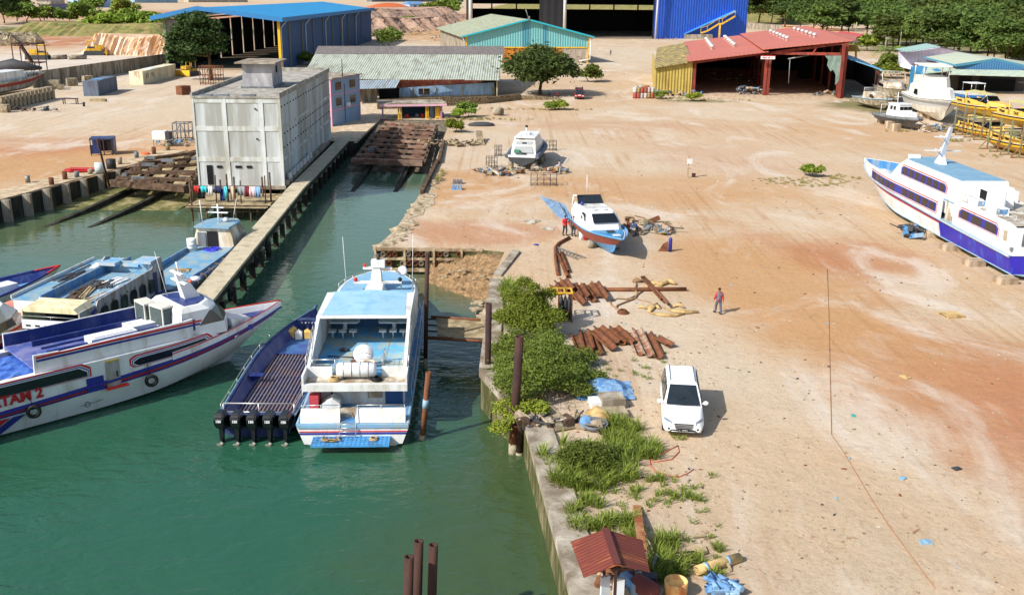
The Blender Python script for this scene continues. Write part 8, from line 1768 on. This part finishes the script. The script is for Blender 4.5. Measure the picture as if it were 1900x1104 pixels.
mb=MB();mb.prism([(P(1380,50).x,P(1380,50).y),(P(1600,66).x,P(1600,66).y),(P(1560,54).x,P(1560,54).y),(P(1400,44).x,P(1400,44).y)],.01,.3);struct('orange_path',mb,mat('orange_path',(214,158,110),.95,.1,.05,coords='World'))
def fence(lab,a,b,h,m,n=12,name='concrete_wall',cat='wall'):
 t=thing(name,lab,cat,a);d=b-a;ang=math.atan2(d.y,d.x);L=d.length;t.rotation_euler.z=ang;MW[t.name]=Matrix.Translation(a)@Matrix.Rotation(ang,4,'Z')
 part(t,'panel',MB().box(0,L,0,.25,0,h),m);part(t,'coping',MB().box(0,L,-.06,.31,h,h+.12),CONC)
 for k in range(n+1):part(t,'post',MB().box(L*k/n-.12,L*k/n+.12,-.08,.33,0,h-.01),m)
fence('long grey concrete panel wall dividing the left yard',P(62,164),P(322,121),2.9,CONC,18)
fence('low grey panel wall in front of the reddish bank',P(752,58),P(820,53),3.0,mat('grey_wall',(140,140,150),.9,.1),9);fence('right section of the low grey wall at the reddish bank',P(822,52),P(872,48),2.6,mat('grey_wall',(140,140,150)),6)
fence('long grey fence wall right of the giant hangar',P(1367,52),P(1450,60),3.4,CONC,14)
def container(lab,a,b,W,h,m,win=()):
 d=b-a;ang=math.atan2(d.y,d.x);t=thing('container',lab,'container',a,ang);L=d.length
 part(t,'body',MB().box(0,L,0,W,.1,h),m);part(t,'frame',MB().box(-.05,.12,-.05,W+.05,0,h+.05).box(L-.12,L+.05,-.05,W+.05,0,h+.05).box(0,L,-.05,.1,h-.08,h+.05).box(0,L,-.05,.1,0,.2),m)
 for x0,x1,z0,z1 in win:part(t,'window',MB().box(x0,x1,-.06,.0,z0,z1),BLACKW)
 part(t,'roof_patch',MB().box(L*.3,L*.55,.3,W-.3,h+.01,h+.08),WHITE2 if win else MIDBLUE)
cc=mat('cream_container',(222,216,186),.7,.08,.5,corr='X',cper=.6,cdep=.04,dirt=(160,90,60),damt=.3);gc=mat('grey_container',(98,110,128),.7,.1,.5,corr='X',cper=.6,cdep=.04,dirt=(80,80,90),damt=.4)
container('long cream container office with dark windows in the left yard',P(266,158),P(327,142),2.6,2.6,cc,((2.2,2.7,1.1,2.1),(3.1,3.5,1.1,2.1),(5.4,6.6,1.2,2.0)));container('short grey blue container in the left yard',P(183,179),P(218,168),2.5,2.6,gc)
random.seed(14)
for k in range(26):
 f=(k%13)/12;q=P(2+f*92,206-f*22);lv=k//13;s=1.05;single('stone_block',MB().obox((0,0,s/2),(s*1.15,s,s),(0,0,random.uniform(-.1,.1))),ROCK,ordn[k%13]+' stone block from the left in the '+('bottom' if lv==0 else 'top')+' course before the beached launch','stone block',q+Vector((0,.1*lv,lv*1.06)),group='stone blocks before the beached launch')
for k,(x,y,s,l)in enumerate(((8,209,1.2,'loose pale block at the left end of the block row'),(101,165,1.6,'pale block at the foot of the grey wall left of the grey container'),(113,167,.9,'small white block beside the larger one at the grey wall'),(134,160,1.5,'pale block midway along the grey wall'),(163,154,1.4,'pale block behind the grey blue container'),(341,176,1.6,'rusty brown box left of the concrete block roof'))):single('stone_block' if k<5 else 'rusty_box',MB().obox((0,0,s/2),(s*1.3,s,s),(0,0,.2*k)),ROCK if k<5 else RUST,l,'stone block' if k<5 else 'box',P(x,y))
single('quarry_rubble',(lambda mb:[mb.obox(P(random.uniform(-10,72),random.uniform(74,86))+Vector((0,0,random.uniform(0,1.8))),(random.uniform(1,3.2),)*2+(random.uniform(1,2.6),),(random.random(),random.random(),random.random()))for _ in range(90)]and mb)(MB()),ROCK,'heap of quarried rubble on the orange ground at far left','rubble',kind='stuff')
t=thing('bench','dark trestle bench in the left yard below the grey container','bench',P(116,194));part(t,'seat',MB().box(0,2.4,0,.9,.85,.95),RUSTD)
for x in(.05,2.2):
 for y in(.05,.75):part(t,'leg',MB().box(x,x+.12,y,y+.12,0,.85),RUSTD)
single('timber_stack',MB().obox((0,0,.15),(2.8,.25,.3)).obox((0,.35,.15),(2.9,.25,.3)).obox((.1,.2,.4),(2.7,.3,.2)),WOODL,'small stack of yellowish beams in the left yard','beams',P(181,189));single('post_stub',MB().tube((0,0,0),(0,0,.7),.2,8),RUSTD,'small dark stub standing in the left yard','stub',P(156,198))
def digger(lab,q,rz,s=1.,hood=False):
 t=thing('bulldozer',lab,'bulldozer',q,rz);t.scale=(s,)*3
 for y in(-1.1,.7):part(t,'track',MB().ext([(-1.8,y,.2),(-1.5,y,0),(1.5,y,0),(1.8,y,.3),(1.5,y,.8),(-1.5,y,.8)],(0,.45,0)),DGREY)
 part(t,'body',MB().box(-1.4,1.3,-.7,.7,.6,1.2).box(.2,1.6,-.55,.55,1.2,1.75),YELLOW);part(t,'cab',MB().box(-1.1,.0,-.6,.6,1.2,1.5),DGREY)
 for x in(-1.1,0):
  for y in(-.6,.55):part(t,'cab_post',MB().box(x,x+.08,y,y+.08,1.4,2.5),YELLOW)
 part(t,'cab_roof',MB().box(-1.3,.2,-.75,.75,2.5,2.62),YELLOW);part(t,'blade',MB().ext([(2.1,-1.7,.05),(2.3,-1.7,.2),(2.2,-1.7,1.1),(2.0,-1.7,1.1)],(0,3.4,0)),YELLOW if not hood else WHITE2);part(t,'arm',MB().beam((1.5,-.9,.6),(2.15,-.9,.4),.15,.2).beam((1.5,.9,.6),(2.15,.9,.4),.15,.2),YELLOW)
digger('yellow crawler machine with white blade on the pale flats at left',P(74,111),R_(190),1.5,True);digger('yellow bulldozer at the foot of the chalk bank',P(176,103),R_(15),1.6);digger('yellow loader with canopy parked under the tree by the blue hangar',P(352,141),R_(250),1.25)
for k,(a,b)in enumerate((((94,107),(124,106)),((127,107),(160,106)))):single('drain_pipe',MB().pipe(P(*a,.6),P(*b,.6),.6,.12,12),CONC,['left','right'][k]+' long pale pipe lying on the flats before the chalk bank','pipe')
mb=MB();a,b=P(0,384),P(330,292)
QL=[(P(60,366),'cab')];
for i in range(3):pass
lw=[Vector((-51.3,66,0)),Vector((-46.8,87.2,0)),Vector((-42.9,103,0)),Vector((-39,118.3,0))]
mb=MB()
for p,q2 in zip(lw,lw[1:]):d=(q2-p).normalized();nr=Vector((-d.y,d.x,0));mb.prism([tuple(v[:2])for v in(p,q2,q2+nr*3.2,p+nr*3.2)],.0,.12)
struct('quay_apron',mb,mat('apron_concrete',(196,178,150),.95,.12,.5,dirt=(150,126,98),damt=.6,dstretch=(1,1,1)))
for p,q2,n in zip(lw,lw[1:],(7,6,5)):
 for k in range(n):v=p.lerp(q2,(k+.5)/n);single('quay_buttress',MB().obox((v.x+.35,v.y,-1.4),(.7,.5,2.9),(0,0,.1)),CONC,'stained concrete buttress on the dark face of the left quay','buttress',group='buttresses of the left quay')
for k,(x,y,m,h)in enumerate(((52,338,STEEL,.7),(96,342,RUST,.7),(121,332,RUST,.8),(143,328,GREY,.6),(168,322,CONC,.5),(223,304,CONC,.8),(254,292,GREY,.7),(286,285,RUST,.8),(312,278,GREENP,.8))):single('bollard',MB().tube((0,0,0),(0,0,h),.24,10),m,ordn[k]+' short bollard from the left along the left quay edge','bollard',P(x,y+1,.12),group='bollards along the left quay')
for x,y,m,l in((186,320,mat('pale_blue_drum',(190,200,200),.6,.1),'pale drum on the left quay beside the leaning pole'),(207,313,mat('black_drum',(40,42,46),.6,.2),'black drum with orange lid on the left quay')):single('drum',MB().lathe([(.01,0),(.5,0),(.5,1.0),(.01,1.0)],n=12),m,l,'drum',P(x,y,.12))
single('leaning_pole',MB().tube(P(203,346,-.2),PY(180,259,P(203,346).y-1),.1,6),RUSTD,'tall leaning brown pole at the corner of the left slip','pole');single('red_sheets',MB().obox((0,0,.2),(2.8,1.4,.08),(.05,0,.2)).obox((.3,.2,.3),(2.4,1.2,.06),(0,.05,.3)),RED,'red corrugated sheets lying on the left quay','metal sheets',P(146,319,.1));single('orange_cloth',MB().ball((0,0,.1),.5,8,4,(1.2,.8,.4)),ORANGE,'orange cloth lying by the left slipway','cloth',P(270,287,.1))
t=thing('wrecked_cab','wrecked blue vehicle cab with open side standing on the left yard','wreck',P(193,286),.25);part(t,'shell',MB().box(-1.3,1.3,.9,1.1,.2,1.9).box(-1.3,1.3,-1.1,1.1,1.8,1.95).box(1.1,1.3,-1.1,1.1,.2,1.9).box(-1.3,-.2,-1.1,-.9,.2,1.2),NAVY);part(t,'side_opening',MB().box(-.1,1.1,-1.0,-.9,.5,1.6),DARKIN)
for x in(-1.2,-.2,.2,1.1):part(t,'frame',MB().beam((x,-1.1,0),(x,-1.1,1.9),.1,.1),RUSTD)
t=thing('water_tank','white box tank on legs near the left quay','tank',P(296,272));part(t,'tank',MB().box(-.6,1.0,-.6,.6,.9,1.9),WHITE2);part(t,'cover',MB().box(1.0,1.5,-.6,.6,.9,1.8),DGREY)
for x in(-.5,.9):
 for y in(-.5,.5):part(t,'leg',MB().beam((x,y,0),(x,y,.9),.08,.08),STEEL)
def lattice(name,lab,q,w,d,h,m,nx=2,r=.08):
 t=thing(name,lab,'frame',q)
 for i in range(nx+1):
  for y in(0,d):part(t,'upright',MB().tube((w*i/nx,y,0),(w*i/nx,y,h),r,5),m)
 for z in(h*.08,h*.5,h*.97):part(t,'rail',MB().tube((0,0,z),(w,0,z),r*.8,5).tube((0,d,z),(w,d,z),r*.8,5).tube((0,0,z),(0,d,z),r*.8,5).tube((w,0,z),(w,d,z),r*.8,5),m)
 part(t,'brace',MB().tube((0,0,0),(w/2,0,h),r*.6,4).tube((w/2,0,h),(w,0,0),r*.6,4),m)
lattice('lattice_frame','grey lattice frame standing left of the concrete block',P(322,262),2.0,1.6,2.3,GREY);lattice('scaffold','rusty scaffold frames piled under the tree by the blue hangar',P(372,158),4.2,2,3.8,RUST,4)
for k,(x,y,w,l)in enumerate(((902,312,1.2,'wire trestle left of the grey hulled boat'),(985,345,2.6,'wire trestle in front of the grey hulled boat'),(1008,280,1.6,'trestle right of the grey hulled boat'),(918,290,.8,'small trestle behind the left side of the grey hulled boat'))):lattice('trestle',l,P(x,y),w,.9,1.2,mat('thin_steel',(92,84,76),.8,.2),4,.035)
random.seed(15)
for k in range(14):a=P(884+k*1.2,270)+Vector((0,0,.05));single('stick',MB().tube(a,P(886+k*.6+random.uniform(-2,2),256,.0)+Vector((0,-1.5,1.1)),.05,4),WOODL,'weathered stick in the bundle left of the grey hulled boat','stick',group='stick bundle beside the canal')
single('concrete_ring',MB().pipe(P(918,207,.6),P(932,208,.6),.62,.12,16),CONC,'short concrete ring lying on its side on the verge','pipe ring');single('rotten_dinghy',MB().ball((0,0,.15),1.0,14,6,(2.0,.8,.45)),DGREY,'dark rotten dinghy lying upturned near the slipway head','dinghy',P(893,234),.1)
for k,(x,y)in enumerate(((849,341),(848,352))):single('crate',MB().box(-.5,.5,-.35,.35,0,.12).box(-.45,-.2,-.3,.3,.12,.4).box(-.1,.15,-.3,.3,.12,.4).box(.22,.46,-.3,.3,.12,.4),(GREY,MIDBLUE)[k],['grey crate of metal boxes beside the canal','blue crate below the grey one beside the canal'][k],'crate',P(x,y))
random.seed(41)
def rock(mb,c,s):
 bm=bmesh.new();bmesh.ops.create_icosphere(bm,subdivisions=1,radius=1);fl=random.uniform(.3,.6);rz=random.uniform(0,3)
 vs=[(c[0]+(v.co.x*math.cos(rz)-v.co.y*math.sin(rz))*s*random.uniform(.8,1.3),c[1]+(v.co.x*math.sin(rz)+v.co.y*math.cos(rz))*s*.7*random.uniform(.8,1.2),c[2]+v.co.z*s*fl*random.uniform(.7,1.1))for v in bm.verts];fs=[[v.index for v in f.verts]for f in bm.faces];bm.free();return mb.add(vs,fs)
ex=lambda y:-10.4+(y-72.6)*.148 if y<78 else(-9.6+(y-78)*.046 if y<91 else-9.0)
for k in range(34):
 y=73.2+k*.95+random.uniform(-.3,.3);x=ex(y)+random.uniform(.1,1.3);single('stone_slab',rock(MB(),(x,y,random.uniform(-.08,.04)),random.uniform(.3,.7)),ROCK,'broken pale stone slab along the canal edge of the yard','stone slab',group='broken slabs along the canal edge')
for k in range(26):q=P(random.choice((886,893,880,900)),random.uniform(545,590),-1.9+random.uniform(0,1))if k<12 else P(random.uniform(815,930),random.uniform(490,520),-1.+random.uniform(0,.6));single('boulder',rock(MB(),q,random.uniform(.15,.5 if k<12 else .25)),ROCK,'boulder at the waterline below the quay wall' if k<12 else 'small stone on the earth bank','boulder',group='boulders at the waterline' if k<12 else 'stones on the earth bank')
single('timber_baulk',MB().beam((-8.7,93,.25),(-8.6,112,.2),.35,.4).beam((-8.4,111,.25),(-9.0,127,.2),.35,.4),WOODG,'long weathered timber baulks along the canal edge','timber')
single('slab',MB().beam(P(958,466,.1),P(922,512,.05),.6,.15),CONC,'long concrete slab lying along the top of the earth bank','concrete slab');mb=MB();mb.ext([P(932,522,.1),P(905,545,.1),P(892,590,.0),P(905,600,.1),P(935,580,.12)],(0,0,-1.9));single('concrete_revetment',mb,ROCK,'eroded pale concrete revetment left of the shrub at the inlet','revetment')
def shed_far(lab,a,b,h,m,rm,name='far_building'):
 d=b-a;ang=math.atan2(d.y,d.x);t=thing(name,lab,'building',a,ang);L=d.length;part(t,'wall',MB().box(0,L,0,14,0,h),m);part(t,'roof',MB().ext([(-1,-1,h),(-1,16,h),(-1,7.5,h+2.5)],(L+2,0,0)),rm)
 for k in range(int(L/14)):part(t,'window',MB().box(5+k*14,8+k*14,-.1,.0,h*.4,h*.75),BLACKW)
shed_far('long pale blue building at the top left horizon',P(146,15),P(240,14),14,mat('pale_blue_far',(150,178,222),.8,.05),WHITE2);shed_far('small blue roofed building at the far top left',P(94,12),P(121,11),6,OLDWHITE,MIDBLUE);fence('long dark blue site fence at the far top left',P(74,21),P(147,17),5,STRIPEB,12,'site_fence','fence')
shed_far('grey far building left of the blue hangar roof',P(250,6),P(330,6),8,SKYBLUE,GREY);shed_far('beige far building beyond the blue hangar roof',P(350,5),P(460,5),8,OLDWHITE,STEEL);shed_far('blue hut beside the red earth mound',P(760,19),P(785,19),6,mat('pale_blue_far',(150,178,222)),MIDBLUE);shed_far('grey long roof on the horizon behind the red earth mound',P(690,4),P(860,4),14,GREY,STEEL)
for k,(x,y)in enumerate(((1542,56),(1668,98),(1586,78),(1640,112))):single('utility_pole',MB().tube((0,0,0),(0,0,8 if k!=3 else 6),.16,6),CONC,['utility pole at the forest clearing behind the red shed','pale pole left of the white shed','thin pole beside the palm tree','short pole in front of the palm tree'][k],'pole',P(x,y))
random.seed(5)
def junk(lab,x,y,sx,sy,h,n,ms,seed):
 random.seed(seed);mb=MB();q=P(x,y)
 for _ in range(n):c=(random.uniform(-sx,sx),random.uniform(-sy,sy),random.uniform(.05,h));(mb.obox(c,(random.uniform(.2,1.2),random.uniform(.1,.5),random.uniform(.08,.4)),(random.uniform(-.4,.4),random.uniform(-.4,.4),random.uniform(0,3)))if random.random()<.6 else mb.tube(c,(c[0]+random.uniform(-1,1),c[1]+random.uniform(-.8,.8),c[2]+random.uniform(-.1,.4)),.05,5));mb.cur=random.randrange(len(ms))
 single('scrap_heap',mb,ms,lab,'scrap',q,kind='stuff')
JM=[WOODL,GREY,RUST,OLDWHITE,DGREY,MIDBLUE]
for a in(('timber and engine scrap at the middle post of the red shed',1395,176,3,1.5,1.6,60,JM,1),('scrap on the slab at the right post of the red shed',1535,178,3,1.2,.8,30,JM,2),('rubbish below the yellow shed wall',1252,178,5,1,.9,50,JM,3),('engine parts inside the left bay of the red shed',1370,152,6,4,2,40,JM,4),('rubbish around the props of the grey hulled boat',925,322,2.5,1.5,.4,50,JM,5),('boards and rags right of the grey hulled boat',1020,318,2,1,.4,30,JM,6),('workshop clutter on the shaded side of the cabin cruiser',1205,430,2,1.5,.4,40,JM,7),('planks between the yard and the cabin cruiser stern',1200,415,2,.8,.4,14,[WOODL,RUST],8),('stone and rag rubble below the cream motor yacht',1745,243,4,2.5,.8,80,[ROCK,GREY,OLDWHITE,MIDBLUE],9),('scrap beside the teal workshop roof',835,76,8,4,2.2,60,[GREY,DGREY,STEEL],10),('pale timber pile behind the long shed',765,66,9,4,3,90,[WOODL,ROCK],11),('driftwood litter by the canal rubble',835,268,4,3,.3,60,[WOODG,ROCK,WOODL],12),('dark engine wreck on the dirt by the dry docked ferry',1690,440,.7,.7,.9,26,[DGREY,DGREY,MIDBLUE],13),('planks and cans under the rusty roof shelter',1170,1085,.8,.7,.3,26,JM,14),('rubbish at the foot of the broad shrub',1030,790,1.6,.35,.25,60,[OLDWHITE,ROCK,DGREY,WOODG],15),('scrap on the left yard by the lattice frame',335,268,2.5,2,.6,26,JM,16),('rails and bars beside the stone block row',80,206,5,1,.4,26,[GREY,WOODG],17)):junk(*a)
rg=random.Random(9);mb=MB();LM=[ROCK,OLDWHITE,WOODL,RUST,DGREY,SKYBLUE]
for k in range(1500):
 x,y=(rg.uniform(720,1880),300+800*rg.random()**1.2)if k%3 else(rg.uniform(1020,1330),rg.uniform(640,1080));q=P(x,y)
 if q.x<2.6+(0 if q.y<60 else(-12 if q.y>76 else 6))and q.y<200 and not(q.x>-7 and q.y>76):continue
 s=rg.uniform(.015,.06)*(1+q.y/90);mb.cur=rg.choices(range(6),(10,5,3,2,2,.6))[0];mb.obox((q.x,q.y,s*.2),(s*rg.uniform(.8,2.6),s,s*.5),(rg.uniform(-.2,.2),0,rg.uniform(0,3)))
o=link('litter',mb.mesh('litter',LM));props(o,'stones, chips and litter strewn thinly over the dirt yard','litter',kind='stuff')
for k,(x,y,w,m,l)in enumerate(((1718,1007,.3,SKYBLUE,'pale blue plastic sheet lying near the bottom right'),(1675,888,.2,SKYBLUE,'small pale blue bag in the middle right dirt'),(1583,772,.18,mat('teal_rag',(70,160,150),.7),'teal rag on the dirt beside the brown cable'),(1680,700,.35,SACK,'flat tan board on the reddish dirt'),(1425,330,0,SACK,''),(1775,870,.25,DGREY,'dark rag on the reddish dirt at right'),(985,412,1.1,OLDWHITE,'pale flat board on the dirt left of the cabin cruiser'),(1015,425,.9,OLDWHITE,'second pale board nearer the two standing people'),(995,455,.25,STRIPEB,'blue bucket on the dirt above the earth bank'),(1140,467,.3,SKYBLUE,'pale blue rag right of the boat shadow'))):
 if w:single('flat_scrap',MB().obox((0,0,.03),(w*1.4,w,.05)).obox((w*.2,.1*w,.06),(w*.8,w*.7,.04),(.1,.1,.5)),m,l,'scrap',P(x,y),k*.7)
t=thing('pallet','yellowish wooden pallet lying alone at the right side of the yard','pallet',P(1766,586),.2)
for k in range(6):part(t,'slat',MB().box(-.6+.2*k,-.45+.2*k,-.5,.5,.1,.13),SACK)
part(t,'bearer',MB().box(-.6,.6,-.5,-.4,0,.1).box(-.6,.6,.4,.5,0,.1),SACK)
